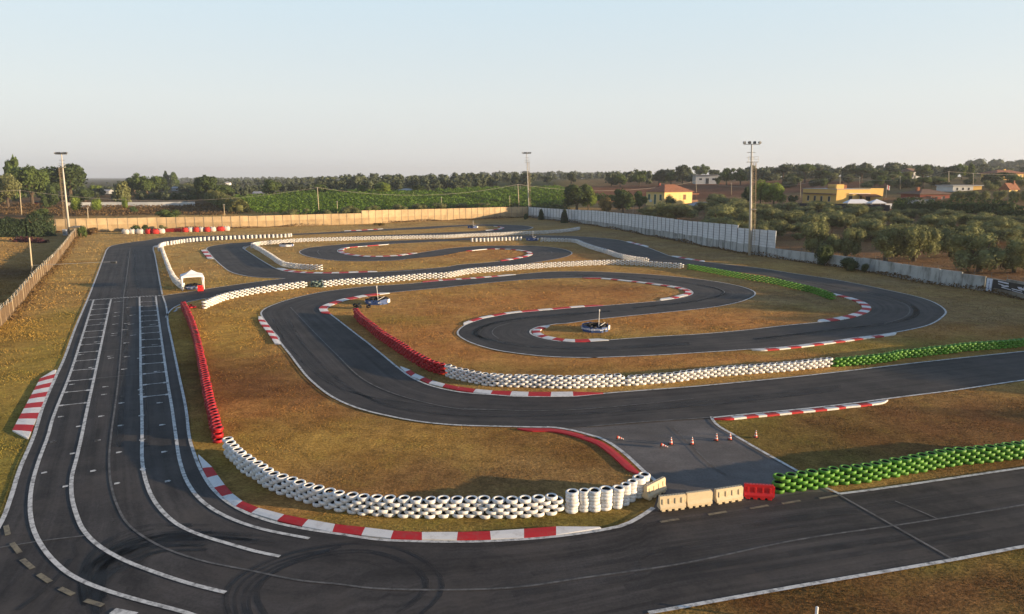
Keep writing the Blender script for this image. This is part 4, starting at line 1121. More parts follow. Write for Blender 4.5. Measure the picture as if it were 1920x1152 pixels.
for i, (x, y, fallen, lab) in enumerate(cones):
    c = proto if i == 0 else copy_tree(proto)
    p = gp(x, y, 0.04)
    c.scale = (0.84, 0.84, 0.84)
    if fallen:
        c.rotation_euler = (0, math.radians(90 + 12), math.radians(-12 + R.uniform(-8, 8)))
        c.location = p + Vector((-0.22, 0, 0.15))
    else:
        c.rotation_euler = (0, 0, R.uniform(0, 1.5)); c.location = p
    tag(c, lab, 'cone', 'red and white cones on the link road')

def simple_post(name, p, top, r, m, label, cat):
    b = MB(); b.lathe([(r, 0), (r, top - 0.02), (r * 0.6, top), (0.001, top)], 10)
    return tag(b.build(name, m, None, True, p), label, cat)
q = gp(1529, 1172)
simple_post('marker_post', q, z_at(q, 1138), 0.05, M['cone_white'], 'thin white marker post standing in the grass at the lower edge', 'post')

# ---------------------------------------------------------------- marshal posts: rings of tyres in blue banners
def tyre_ring(px, py, wpx, label, pole=True, hb=0.55, m='banner_blue', lean=0.0, print_=True, patch_m='cone_white'):
    p = gp(px, py)
    r = wpx * mpp(p) / 2
    p = p + Vector((0, r * 0.9, 0))
    o = empty('tyre_ring_post', p, label, 'marshal post', 'tyre rings wrapped in blue banners', R.uniform(0.2, 0.35))
    b = MB(); N = 8
    for k in range(N):
        a0, a1 = 2 * math.pi * (k + 0.03) / N, 2 * math.pi * (k + 0.97) / N
        A = [Vector((r * math.cos(a), r * math.sin(a), 0)) for a in (a0, a1)]
        B = [v * 0.965 for v in A]
        dz = R.uniform(-0.10, 0.08)
        t = [Vector((0, 0, hb + dz + R.uniform(-0.08, 0.08))) for _ in range(2)]
        b.face([A[0], A[1], A[1] + t[1], A[0] + t[0]]); b.face([B[1], B[0], B[0] + t[0], B[1] + t[1]])
        b.face([A[0] + t[0], A[1] + t[1], B[1] + t[1], B[0] + t[0]])
    b.build('banner', M[m], o)
    if print_:
        for k in range(N):
            am = 2 * math.pi * (k + 0.5) / N
            nrm, tg = Vector((math.cos(am), math.sin(am), 0)), Vector((-math.sin(am), math.cos(am), 0))
            c = nrm * (r * math.cos(math.pi / N) + 0.012)
            w = r * 0.5
            s = MB()
            x = -w
            while x < w:
                wd = R.uniform(0.06, 0.16)
                hh = R.uniform(0.14, 0.22) if k % 3 else R.uniform(0.05, 0.12)
                P0 = c + tg * x + Vector((0, 0, hb * 0.40)); P1 = c + tg * (x + wd) + Vector((0, 0, hb * 0.40))
                s.face([P0, P1, P1 + Vector((0, 0, hh)), P0 + Vector((0, 0, hh))])
                x += wd + 0.04
            s.build('banner_print', M['banner_print'], o)
    for k in range(15):
        a = 2 * math.pi * k / 15
        for lay in range(3):
            tmb = MB(); tmb.lathe([(q_[0] * 0.95, q_[1]) for q_ in tyre_profile()], 10, M=Matrix.Translation((r * (0.76 if lay < 2 else R.uniform(.55, .86)) * math.cos(a), r * (0.76 if lay < 2 else R.uniform(.55, .86)) * math.sin(a), lay * 0.19 + (R.uniform(0, .12) if lay == 2 else 0))) @ Matrix.Rotation(R.uniform(-.4, .4), 4, 'X'))
            if lay == 2 or k % 3 == 0:
                tmb.build('ring_tyre', M['rubber'], o, True)
    if pole:
        c = MB(); c.tube((0, -r * .55, 0.05), (lean, -r * .55, 2.15), 0.035, 0.03); c.build('pole', M['cone_white'], o)
        f = MB(); f.tube((lean, -r * .55, 2.05), (lean * 1.05, -r * .55, 2.25), 0.06, 0.06); f.build('pole_head', M['cone_white'], o)
        f = MB(); f.tube((-r * .1, -r * .75, hb), (r * .5, -r * .6, hb + 0.35), 0.03, 0.03); f.build('leaning_stick', M['cone_white'], o)
    s = MB(); s.box((r * 0.86, -r * 0.50, hb * 0.6), (0.42, 0.10, 0.42), 0.7); s.build('white_panel', M[patch_m], o)
    return o
tyre_ring(704, 572.3, 45, 'blue bannered tyre ring with a white pole above the middle red tyre wall', lean=-0.15)
tyre_ring(1118.5, 624.5, 52, 'blue bannered tyre ring with a white pole inside the hairpin on the grass', lean=0.05)
tyre_ring(886, 428.5, 19, 'small blue tyre ring on the farthest infield near the tan back wall', hb=0.62)
tyre_ring(998, 452, 23, 'dark blue tyre ring between two far white tyre walls', hb=0.66)
tyre_ring(357, 543.5, 27, 'low blue bannered tyre ring under the white tent', pole=False, hb=0.5)
tyre_ring(533.5, 463, 26, 'untidy ring of dark tyres with pale banners behind the far white wall', pole=False, hb=0.42, m='banner_print', patch_m='banner_blue')

def heap(px, py, label, mk='teal_tyre', cnt=20):
    p = gp(px, py) + Vector((0, 0.9, 0))
    o = empty('tyre_heap', p, label, 'tyre heap')
    for k in range(cnt):
        t = MB()
        a, rr = R.uniform(0, 6.28), R.uniform(0, 0.7)
        t.lathe(tyre_profile(), 10, mats=TYRE_MATS, M=Matrix.Translation((rr * math.cos(a) * 1.6, rr * math.sin(a), R.uniform(0, 0.75))) @ Matrix.Rotation(R.uniform(-.5, .5), 4, 'X') @ Matrix.Rotation(R.uniform(-.5, .5), 4, 'Y'))
        t.build('heap_tyre', [M[mk], M['rubber']], o, True)
heap(593, 540, 'untidy heap of grey green tyres in a gap of the long white wall')
heap(676.5, 581, 'few dark tyres lying loose at the upper end of the middle red wall', 'rubber', 6)

# ---------------------------------------------------------------- white tent and its red box
def tent():
    fl, fr = gp(342.3, 545.2), gp(383.2, 542.4)
    ax = (fr - fl); W = ax.length; ax.normalize(); ay = Vector((-ax.y, ax.x, 0)) * W * 0.95
    o = empty('party_tent', (fl + fr) / 2 + ay / 2, 'white pop up tent with four legs at the end of a white tyre wall', 'tent')
    o0 = o.location.copy()
    C = [fl - o0, fr - o0, fr + ay - o0, fl + ay - o0]
    he, ht = 1.66, 2.6
    b = MB()
    T = [c * 1.03 + Vector((0, 0, he + 0.22)) for c in C]
    Lw = [c * 1.04 + Vector((0, 0, he)) for c in C]
    ap = Vector((0, 0, ht))
    for i in range(4):
        j = (i + 1) % 4
        mid_i, mid_j = T[i].lerp(ap, 0.5) - Vector((0, 0, 0.10)), T[j].lerp(ap, 0.5) - Vector((0, 0, 0.10))
        b.face([T[i], T[j], mid_j, mid_i]); b.face([mid_i, mid_j, ap])
        e0 = Lw[i].lerp(Lw[j], 0.25) + Vector((0, 0, 0.06)); e1 = Lw[i].lerp(Lw[j], 0.75) + Vector((0, 0, 0.06))
        b.face([Lw[i], e0, e1, Lw[j], T[j], T[i]])
    b.build('canopy', M['fabric_white'], o)
    for i, c in enumerate(C):
        l_ = MB()
        l_.tube(c, c + Vector((0, 0, he + 0.1)), 0.06, 0.06, 8)
        l_.tube(c * 0.99 + Vector((0, 0, 0.5)), c * 0.97 + Vector((0, 0, he)), 0.05, 0.16, 8)      # gathered curtain at the leg
        l_.build('leg', M['fabric_white'], o)
tent()
def red_box():
    p = gp(373.0, 547.0, 0.03)
    o = empty('red_container', p + Vector((0, 0.5, 0)), 'red plastic box on the track edge in front of the tent', 'box', None, 0.35)
    b = MB(); b.box((0, 0, 0.36), (0.72, 0.55, 0.72), 0, 0, 0.9)
    k = b.build('box_body', M['plastic_red'], o); bv = k.modifiers.new('b', 'BEVEL'); bv.width = 0.04; bv.segments = 2
    l_ = MB(); l_.box((0, 0, 0.75), (0.70, 0.53, 0.06)); l_.build('lid', M['plastic_red'], o)
    h = MB(); h.box((0.0, -0.285, 0.5), (0.3, 0.03, 0.05)); h.build('handle', M['cone_base'], o)
red_box()

# ---------------------------------------------------------------- bulk bags along the tan back wall
def bulk_bag(px, py, wpx, kind, label):
    p = gp(220 + px / 6.0, 290 + (py + 27) / 6.0)
    w = wpx / 6.0 * mpp(p) * 1.05
    m = M['bag_white'] if kind == 'w' else M['bag_red']
    o = empty('bulk_bag' if kind != 'x' else 'road_barrier', p + Vector((0, w * 0.35, 0)), label, 'bag' if kind != 'x' else 'barrier', 'bags and barriers lined up by the back wall', R.uniform(-.2, .2))
    b = MB()
    if kind == 'x':
        b.box((0, 0, 0.35), (w, 0.7, 0.5), 0, 0, 1.0); b.box((0, 0, 0.75), (w * 0.96, 0.4, 0.4), 0, 0, 0.9)
        k = b.build('barrier_body', m, o); bv = k.modifiers.new('b', 'BEVEL'); bv.width = 0.06; bv.segments = 2
        f = MB()
        for s in (-1, 1): f.box((s * w * 0.3, 0, 0.05), (w * 0.3, 0.6, 0.1))
        f.build('barrier_foot', m, o)
        return
    n = 14
    h = 1.25
    prof = [(0.42, 0.0), (0.52, 0.18), (0.55, 0.45), (0.50, 0.78), (0.38, 0.98), (0.2, 0.9), (0.01, 0.86)]
    v = []
    for r, z in prof:
        for i in range(n):
            a = 2 * math.pi * i / n
            sq = 1 / max(abs(math.cos(a)), abs(math.sin(a))) ** 0.55
            jj = 1 + R.uniform(-.06, .06)
            v.append((r * w * 0.92 * sq * math.cos(a) * jj, r * min(w, 1.4) * 0.92 * sq * math.sin(a) * jj, z * h * (1 + R.uniform(-.06, .06))))
    f = [(k * n + i, k * n + (i + 1) % n, (k + 1) * n + (i + 1) % n, (k + 1) * n + i) for k in range(len(prof) - 1) for i in range(n)]
    b.add(v, f)
    k = b.build('bag_body', m, o, True)
    for s in (-1, 1):
        t = MB(); t.tube((s * w * .34, 0, h * .9), (s * w * .22, 0.05, h * 1.12), 0.07, 0.04, 6); t.tube((s * w * .22, .05, h * 1.12), (s * w * .1, 0, h * .92), 0.04, 0.06, 6)
        t.build('lifting_loop', m, o)
bags = [(80, 870, 80, 'w', 'white bulk bag, the end one of the row beneath the tan wall'), (155, 868, 70, 'w', 'white bulk bag second from the end beneath the tan wall'), (240, 868, 88, 'w', 'broad white bulk bag before the dark bush at the tan wall'),
        (340, 867, 68, 'r', 'red bulk bag following three white ones at the tan wall'), (418, 867, 70, 'r', 'red bulk bag touching a square white one'), (488, 862, 68, 'w', 'square white bulk bag between red bag and long red barrier'),
        (578, 848, 105, 'x', 'long red barrier block in the row of bags'), (668, 845, 70, 'x', 'shorter red barrier block beside the long one'), (752, 848, 62, 'r', 'red bulk bag right after the two red barrier blocks'),
        (817, 845, 56, 'w', 'white bulk bag between two red ones, first after the barrier blocks'), (880, 845, 58, 'r', 'red bulk bag in the middle of the alternating bags'), (940, 843, 56, 'w', 'tall white bulk bag before the small bush in the row'),
        (1005, 843, 56, 'r', 'red bulk bag between two tall white ones'), (1069, 840, 60, 'w', 'white bulk bag next to a gap in the row of bags'), (1150, 836, 80, 'r', 'wide red bulk bag leaning on the last white one'), (1222, 832, 66, 'w', 'large white bulk bag closing the row at the far end')]
for b_ in bags: bulk_bag(*b_)

# ---------------------------------------------------------------- walls and fences
def lin(pts, px):
    xs = [p[0] for p in pts]
    return [float(np.interp(px, xs, [p[k] for p in pts])) for k in range(1, len(pts[0]))]

def wall_run(name, label, cat, pts, m, post_m, thick, panel, posts=True, post_h=0.05, parts_name='wall_panel', grooves=0, lower=None, low_m=None):
    """pts: px, base py, top py along the wall; real height from the picture, panels between posts"""
    P = []
    for px, by, ty in pts:
        g_ = gp(px, by)
        P.append((g_.x, g_.y, z_at(g_, ty)))
    d = np.array([p[:2] for p in P]); hh = np.array([p[2] for p in P])
    s = np.concatenate([[0], np.cumsum(np.linalg.norm(np.diff(d, axis=0), axis=1))])
    N = max(1, int(round(s[-1] / panel)))
    o = empty(name, (P[0][0], P[0][1], 0), label, cat)
    o0 = o.location
    b, low, gr = MB(), MB(), MB()
    for k in range(N):
        u0, u1 = s[-1] * k / N, s[-1] * (k + 1) / N
        q = [Vector((np.interp(u, s, d[:, 0]), np.interp(u, s, d[:, 1]), 0)) - o0 for u in (u0, u1)]
        h = float(np.interp((u0 + u1) / 2, s, hh)) + R.uniform(-0.03, 0.03)
        t = (q[1] - q[0]); L = t.length; rz = math.atan2(t.y, t.x)
        nrm = Vector((-t.y, t.x, 0)).normalized()
        mid = (q[0] + q[1]) / 2
        zb = -0.3
        if lower:
            lh = lower(k / N)
            low.box((mid.x, mid.y, (lh + zb) / 2), (L + 0.02, thick * (1.12 if low_m else 1.6), lh - zb), rz)
            zb = lh + 0.003
            if lh >= h - 0.1:
                continue
        b.box((mid.x, mid.y, (h + zb) / 2), (L - 0.03, thick, h - zb), rz)
        if grooves:
            z = zb + 0.4
            while z < h - 0.2:
                gr.box((mid.x, mid.y, z), (L - 0.05, thick + 0.03, 0.05), rz)
                z += 0.55
        if posts:
            pb = MB(); pb.box((0, 0, (h + post_h + 0.3) / 2 - 0.3), (0.12, thick + 0.14, h + post_h + 0.3), rz)
            pb.build('wall_post', post_m, o, loc=(q[0].x, q[0].y, 0))
    b.build(parts_name, m, o)
    if lower: low.build('lower_wall', low_m or M['wall_stained'], o)
    if grooves: gr.build('panel_grooves', M['panel_groove'], o)
    return o
wall_run('concrete_wall', 'long tan precast concrete wall across the back of the circuit', 'wall', [(88, 437, 412), (150, 436, 410), (300, 431, 408), (440, 428, 406), (640, 421.5, 401), (684, 420, 400), (685, 420, 395), (752, 416.7, 393.5), (840, 413.5, 391.5), (930, 410, 389), (989, 407.6, 388)], M['concrete'], M['concrete_post'], 0.14, 2.5, lower=lambda f: 1.9, low_m=M['concrete_low'])
wall_run('panel_wall', 'high wall of pale panels on a stained base below the farmhouse', 'wall', [(991, 407.7, 388.5), (1051, 415, 392.5), (1117, 423.5, 395.5), (1213, 441, 404.5), (1297, 457, 415.5), (1377, 471.5, 422), (1379, 472, 427.5), (1452, 483.8, 433)], M['panel_white'], M['steel_dark'], 0.10, 2.3, grooves=1,
         lower=lambda f: 1.0 + 0.9 * min(1, f * 1.3) + R.uniform(-.1, .1))
wall_run('low_wall', 'low stained grey wall with dark streaks below the olive grove', 'wall', [(1453, 484, 466), (1523, 494, 475), (1617, 507, 484), (1725, 529, 500.5), (1773, 535.5, 506), (1846, 546, 520)], M['wall_stained'], M['wall_dark'], 0.22, 3.2, posts=False)
wall_run('rough_wall', 'low grey wall behind the black banner at the picture edge', 'wall', [(1847, 546.2, 521.5), (1920, 561, 529), (2060, 590, 550)], M['wall_dark'], M['wall_dark'], 0.22, 3.2, posts=False)

def flat_sign(pa, pb, ty_a, ty_b, by_a, by_b):
    a, b = gp(*pa), gp(*pb)
    return a, b
def wall_sign():
    a, b = gp(1848, 547), gp(1858, 549)
    off = Vector((-0.25, -0.35, 0))
    z0, z1 = z_at(a, 544), z_at(a, 521)
    o = empty('wall_sign', a + off, 'narrow upright white sign on the low wall beside the black banner', 'sign')
    s = MB(); t = (b - a).normalized(); L = (b - a).length
    s.box((t.x * L / 2, t.y * L / 2, (z0 + z1) / 2), (L, 0.05, z1 - z0), math.atan2(t.y, t.x))
    s.build('sign_board', M['sign_white'], o)
    f = MB()
    n_ = Vector((t.y, -t.x, 0)) * 0.03
    for k in range(7):
        zc = z0 + (z1 - z0) * (0.2 + 0.1 * k)
        f.box((t.x * L / 2 + n_.x, t.y * L / 2 + n_.y, zc), (L * R.uniform(.12, .3), 0.012, 0.09), math.atan2(t.y, t.x))
    f.build('sign_print', M['banner_blue'], o)
    a, b = gp(1860, 549.5), gp(2020, 582)
    o = empty('banner', a + off, 'black banner with white streaked artwork hung on the low wall', 'banner')
    t = (b - a).normalized(); L = (b - a).length; rz = math.atan2(t.y, t.x); nrm = Vector((t.y, -t.x, 0))
    z0, z1 = z_at(a, 539), z_at(a, 523.5)
    s = MB(); s.box((t.x * L / 2, t.y * L / 2, (z0 + z1) / 2), (L, 0.04, z1 - z0), rz); s.build('banner_sheet', M['banner_black'], o)
    f = MB()
    H = z1 - z0
    def stroke(u0, v0, u1, v1, w):
        P0 = t * u0 + Vector((0, 0, z0 + H * v0)) + nrm * 0.035; P1 = t * u1 + Vector((0, 0, z0 + H * v1)) + nrm * 0.035
        up = Vector((0, 0, w))
        f.face([P0, P1, P1 + up, P0 + up])
    pxl = L / 160.0
    for u0, v0, u1, v1, w in ((10, .80, 32, .74, .16), (11, .55, 22, .48, .10), (18, .42, 32, .50, .10), (20, .25, 33, .45, .10), (18, .22, 38, .12, .08), (39, .26, 60, .2, .1), (52, .42, 75, .3, .22), (50, .55, 58, .6, .1), (40, .08, 62, -.02, .07), (62, .5, 90, .4, .3), (95, .4, 120, .3, .25)):
        stroke(u0 * pxl, v0, u1 * pxl, v1, w * H)
    f.build('banner_artwork', M['banner_print'], o)
wall_sign()

def mesh_fence(label, pts, h, gap, name='wire_fence', z_from=None, r=0.03):
    P = [gp(*p) for p in pts]
    d = smooth(P, gap)
    o = empty(name, (d[0][0], d[0][1], 0), label, 'fence')
    o0 = Vector((d[0][0], d[0][1], 0))
    w = MB(); prev = None
    for i, p in enumerate(d):
        z = tz(*p)
        q_ = Vector((p[0], p[1], z)) - o0
        b = MB(); b.tube((0, 0, -0.2), (R.uniform(-.04, .04), R.uniform(-.04, .04), h), r, r, 6)
        if i < 95: b.build('fence_post', M['steel_dark'], o, loc=q_)
        if prev is not None:
            for k in range(5):
                zz_ = h * (0.98 - 0.2 * k)
                w.tube(prev + Vector((0, 0, zz_)), q_ + Vector((0, 0, zz_)), 0.007, 0.007, 4, cap=False)
        prev = q_
    w.build('fence_wire', M['steel_dark'], o)
mesh_fence('thin wire mesh fence on posts behind the low wall along the olive grove', [(1460, 479), (1523, 487), (1617, 499), (1725, 519), (1844, 536), (1920, 551), (2040, 578)], 2.0, 2.6)

def left_fence():
    pts = tr('P', (-60, 660), (12, 602), (57, 547), (76, 524), (107, 492), (137, 450), (146, 438))
    d = smooth(pts, 2.4)
    o0 = Vector((d[0][0], d[0][1], 0))
    o = empty('screen_fence', o0, 'long fence screened with brown reed mats along the grass verge', 'fence')
    for i in range(len(d) - 1):
        a, b_ = Vector((*d[i], 0)) - o0, Vector((*d[i + 1], 0)) - o0
        t = b_ - a; rz = math.atan2(t.y, t.x); mid = (a + b_) / 2
        pale = 0.30 < i / len(d) < 0.36
        h = 1.55 + R.uniform(-.1, .1)
        p = MB(); n = 8
        for k in range(n):       # uneven upper edge of the mat
            u = (k + .5) / n
            hh = h + R.uniform(-.12, .12)
            c = a.lerp(b_, u)
            p.box((c.x, c.y, hh / 2), (t.length / n * 1.0, 0.03 + 0.004 * (k % 2), hh), rz)
        p.build('reed_screen', M['reed'], o)
        q_ = MB(); q_.tube((0, 0, 0), (R.uniform(-.06, .06), 0, 2.0), 0.04, 0.04, 6); q_.build('fence_post', M['pole_concrete'] if pale or i % 4 == 0 else M['rust'], o, loc=a)
        w = MB()
        for zz_ in (1.75, 1.95):
            w.tube(a + Vector((0, 0, zz_)), b_ + Vector((0, 0, zz_ + R.uniform(-.05, .05))), 0.012, 0.012, 4, cap=False)
        for k in range(5):
            c = a.lerp(b_, R.random())
            w.tube(c + Vector((0, 0, 1.4)), c + Vector((R.uniform(-.2, .2), R.uniform(-.2, .2), R.uniform(1.8, 2.1))), 0.012, 0.01, 4, cap=False)
        w.build('fence_wire', M['steel'], o)
left_fence()

# ---------------------------------------------------------------- floodlight towers, poles, cables
def tower(bx, by, tx, ty, label, ladder=True, heads=6, r0=0.33, side=1, base_z=None):
    p = gp(bx, by)
    H = z_at(p, ty)
    lean_x = (tx - 960) / F * (depth_of(p) - H * SP) - p.x
    o = empty('floodlight_tower', p, label, 'floodlight tower', 'floodlight towers round the circuit')
    top = Vector((lean_x, 0, H))
    b = MB(); b.tube((0, 0, 0), top, r0, r0 * 0.45, 12); b.build('mast', M['mast'], o, True)
    yaw = math.atan2(-p.x - 20, -(p.y - 100))
    c = MB(); c.tube(top + Vector((-1.55, 0, -.1)), top + Vector((1.55, 0, -.1)), 0.07, 0.07, 6)
    c.tube(top + Vector((-0.8, 0, -1.6)), top + Vector((0.8, 0, -1.6)), 0.06, 0.06, 6); c.tube(top + Vector((-0.8, 0, -2.6)), top + Vector((0.8, 0, -2.6)), 0.05, 0.05, 6)
    c.build('cross_arm', M['steel'], o)
    for k in range(heads):
        x = -1.45 + 2.9 * k / (heads - 1)
        h = MB(); Mx = Matrix.Translation(top + Vector((x, -0.25, 0.25))) @ Matrix.Rotation(R.uniform(-.5, .5), 4, 'Z') @ Matrix.Rotation(math.radians(55), 4, 'X')
        v = [Mx @ Vector(q_) for q_ in ((-.28, -.22, -.16), (.28, -.22, -.16), (.28, .22, -.16), (-.28, .22, -.16), (-.2, -.15, .18), (.2, -.15, .18), (.2, .15, .18), (-.2, .15, .18))]
        h.add(v, [(3, 2, 1, 0), (4, 5, 6, 7), (0, 1, 5, 4), (1, 2, 6, 5), (2, 3, 7, 6), (3, 0, 4, 7)])
        hd = h.build('floodlight', M['steel_dark'] if k % 3 else M['steel'], o)
        g_ = MB(); v = [Mx @ Vector(q_) for q_ in ((-.24, -.18, -.165), (.24, -.18, -.165), (.24, .18, -.165), (-.24, .18, -.165))]
        g_.add(v, [(3, 2, 1, 0)]); g_.build('glass', M['lamp_glass'], hd)
    pl = MB(); pl.box(tuple(top + Vector((0.25 * side, -.3, -3.4))), (1.9, 1.0, 0.12)); pl.build('platform', M['steel'], o)
    rl = MB()
    for zz_ in (-2.9, -2.4):
        rl.tube(top + Vector((-.7, -.8, zz_)), top + Vector((1.2, -.8, zz_)), 0.03, 0.03, 5)
    for xx in (-.7, 0.2, 1.2): rl.tube(top + Vector((xx, -.8, -3.4)), top + Vector((xx, -.8, -2.4)), 0.03, 0.03, 5)
    rl.build('railing', M['steel'], o)
    if ladder:
        l_ = MB(); L0 = 1.0
        def at(z, dx): return top * (z / H) + Vector((side * (0.33 + dx), -.1, 0)) - Vector((0, 0, top.z * z / H)) + Vector((0, 0, z))
        for dx in (0.0, 0.5):
            l_.tube(at(L0, dx), at(H - 3.4, dx), 0.026, 0.026, 5)
        z = L0
        while z < H - 3.4:
            l_.tube(at(z, 0), at(z, .5), 0.022, 0.022, 4, cap=False); z += 0.45
        l_.build('ladder', M['rust'], o)
        cg = MB(); z = 3.0
        while z < H - 3.4:
            c0 = at(z, .25); q0 = None
            for k in range(9):
                a = math.pi * k / 8
                q1 = c0 + Vector((0.38 * math.cos(a), -0.62 * math.sin(a), 0))
                if q0 is not None: cg.tube(q0, q1, 0.013, 0.013, 4, cap=False)
                q0 = q1
            z += 1.2
        for k in range(5):
            a = math.pi * k / 4
            cg.tube(at(3.0, .25) + Vector((0.38 * math.cos(a), -0.62 * math.sin(a), 0)), at(H - 3.5, .25) + Vector((0.38 * math.cos(a), -0.62 * math.sin(a), 0)), 0.012, 0.012, 4, cap=False)
        cg.build('ladder_cage', M['rust'], o)
        rp = MB(); rp.box(tuple(at(H * 0.42, .25)), (0.9, 0.8, 0.1)); rp.build('rest_platform', M['steel'], o)
    return o
tower(130.5, 440, 115, 289, 'tall floodlight tower by the hedge and reed fence, leaning slightly', side=-1, r0=0.30)
tower(992, 407.0, 987.5, 288, 'slim floodlight tower at the corner where tan and pale walls meet', ladder=True, side=1, r0=0.24)
tower(1405.5, 479, 1409.5, 270, 'tallest floodlight tower with ladder cage at the panel wall', heads=4, r0=0.30, side=1)

POLES = {}
def pole(key, bx, by, tx, ty, label, r=0.13, arm=False, white=False):
    p = hit(bx, by)
    H = z_at(p, ty) - p.z
    lean = (tx - 960) / F * (depth_of(p) - H * SP) - p.x
    o = empty('utility_pole', p, label, 'utility pole', 'utility poles around the circuit')
    b = MB(); b.tube((0, 0, -0.3), (lean, 0, H), r, r * 0.65, 8); b.build('pole_shaft', M['pole_concrete'], o, True)
    c = MB(); c.box((lean, 0, H - 0.12), (0.5, 0.10, 0.10)); c.build('cross_arm', M['steel'], o)
    for s in (-1, 1):
        i_ = MB(); i_.lathe([(.04, 0), (.06, .06), (.03, .12), (.05, .16), (.001, .2)], 8, c=(lean + s * 0.2, 0, H - 0.07)); i_.build('insulator', M['cone_white'], o)
    if arm:
        a = MB()
        for s in (-1, 1):
            a.tube((lean * .8, 0, H * .78), (lean + s * 1.2, 0, H * .80), .05, .05, 6); a.tube((lean + s * 1.2, 0, H * .80), (lean + s * 1.2, 0, H * .95), .04, .04, 6)
        a.build('bracket', M['steel'], o)
    POLES[key] = p + Vector((lean, 0, H))
pole('a', 40.6, 404, 37, 357, 'utility pole between the dark hedge and the bushy trees', 0.16)
pole('b', 166, 428, 164, 390, 'short utility pole just behind the tan wall near the leaning tower')
pole('c', 421, 405, 419.7, 384, 'short pole at the foot of the slanting hedge')
pole('d', 598, 400, 595, 352, 'tall utility pole at the edge of the vineyard behind the tan wall', 0.18)
pole('e', 633, 400.5, 632, 378, 'short brown pole beside an olive bush behind the tan wall')
pole('f', 827.5, 392, 827.5, 371, 'short pole behind the part shaded stretch of tan wall')
pole('g', 973, 389, 971, 346, 'utility pole with curved bracket next to the slim floodlight tower', 0.2, True)
pole('h', 956, 389.5, 955.5, 368, 'thin pole at the end of the lower vineyard')
pole('i', 1187, 401, 1187, 385, 'short post between dark trees and olive shrubs above the panel wall')
pole('j', 1306, 361, 1305, 340, 'utility pole beside the farmhouse roof at the ploughed field')
pole('k', 1371.5, 366, 1371.5, 344, 'utility pole standing in the ploughed field', 0.1)
pole('l', 1501, 371, 1501, 341, 'thin utility pole beside the end of the flat roofed yellow house', 0.1)
pole('m', 1575, 352, 1575, 330, 'utility pole rising behind the flat roofed yellow house', 0.14)
pole('n', 1612, 358, 1612, 333, 'thin utility pole behind the taller end of the yellow house', 0.09)
pole('o', 1688, 356, 1688, 331, 'thin utility pole behind the red roofed bungalow', 0.09)
pole('p', 1779, 350, 1779, 322, 'thick utility pole in front of the long low building', 0.2)
pole('q', 1825, 354, 1825, 326, 'slender utility pole by the pruned olive row', 0.1)
POLES['z0'] = Vector((POLES['a'].x - 60, POLES['a'].y - 30, POLES['a'].z - 1.5))
POLES['z1'] = Vector((POLES['p'].x + 90, POLES['p'].y + 20, POLES['p'].z + 1))
def cable(a, b, sag, label, r=0.035):
    a, b = POLES[a], POLES[b]
    m = MB(); prev = a
    for k in range(1, 25):
        t = k / 24
        q_ = a.lerp(b, t) - Vector((0, 0, sag * 4 * t * (1 - t)))
        m.tube(prev, q_, r, r, 5, cap=False); prev = q_
    tag(m.build('overhead_cable', M['cable']), label, 'cable', 'overhead cables between the poles')
cable('z0', 'a', 0.6, 'overhead cable leaving the picture from the pole by the dark hedge')
cable('a', 'd', 4.2, 'long sagging cable from the hedge pole to the vineyard pole')
cable('d', 'g', 3.6, 'sagging cable across the vineyard to the bracketed pole')
cable('g', 'j', 3.6, 'cable from the bracketed pole over the farmhouse roof')
cable('j', 'm', 4.0, 'cable sagging across the ploughed field behind the lone bright tree')
cable('m', 'p', 2.8, 'cable above the yellow house and the red roofed bungalow')
cable('p', 'z1', 1.8, 'cable from the thick pole out of the picture')

def signal_light():
    p = gp(61.5, 521)
    H = z_at(p, 446)
    lean = (55 - 960) / F * (depth_of(p) - H * SP) - p.x
    o = empty('signal_pole', p, 'pale pole at the reed fence with a long thin arm towards the track', 'pole')
    b = MB(); b.tube((0, 0, 0), (lean, 0, H), 0.12, 0.09, 8); b.build('pole_shaft', M['pole_concrete'], o, True)
    q_ = gp(213, 491.5, 2.2)
    zc = z_at(p, 498)
    c = MB(); c.tube(Vector((lean * .4, 0, zc)), q_ - p + Vector((0, 0, 0.05)), 0.03, 0.03, 6); c.build('arm', M['steel'], o)
    r = empty('signal_light', q_, 'small black signal box at the end of the thin arm over the straight', 'signal light')
    b = MB(); b.box((0, 0, -.05), (0.85, 0.25, 0.32)); b.build('signal_housing', M['steel_dark'], r)
    for k in range(3):
        l_ = MB(); l_.lathe([(0.09, 0), (0.07, 0.04), (0.001, 0.05)], 10, M=Matrix.Translation((-.27 + .27 * k, -.126, -.05)) @ Matrix.Rotation(math.radians(90), 4, 'X')); l_.build('lens', M['window_dark'], r)
signal_light()
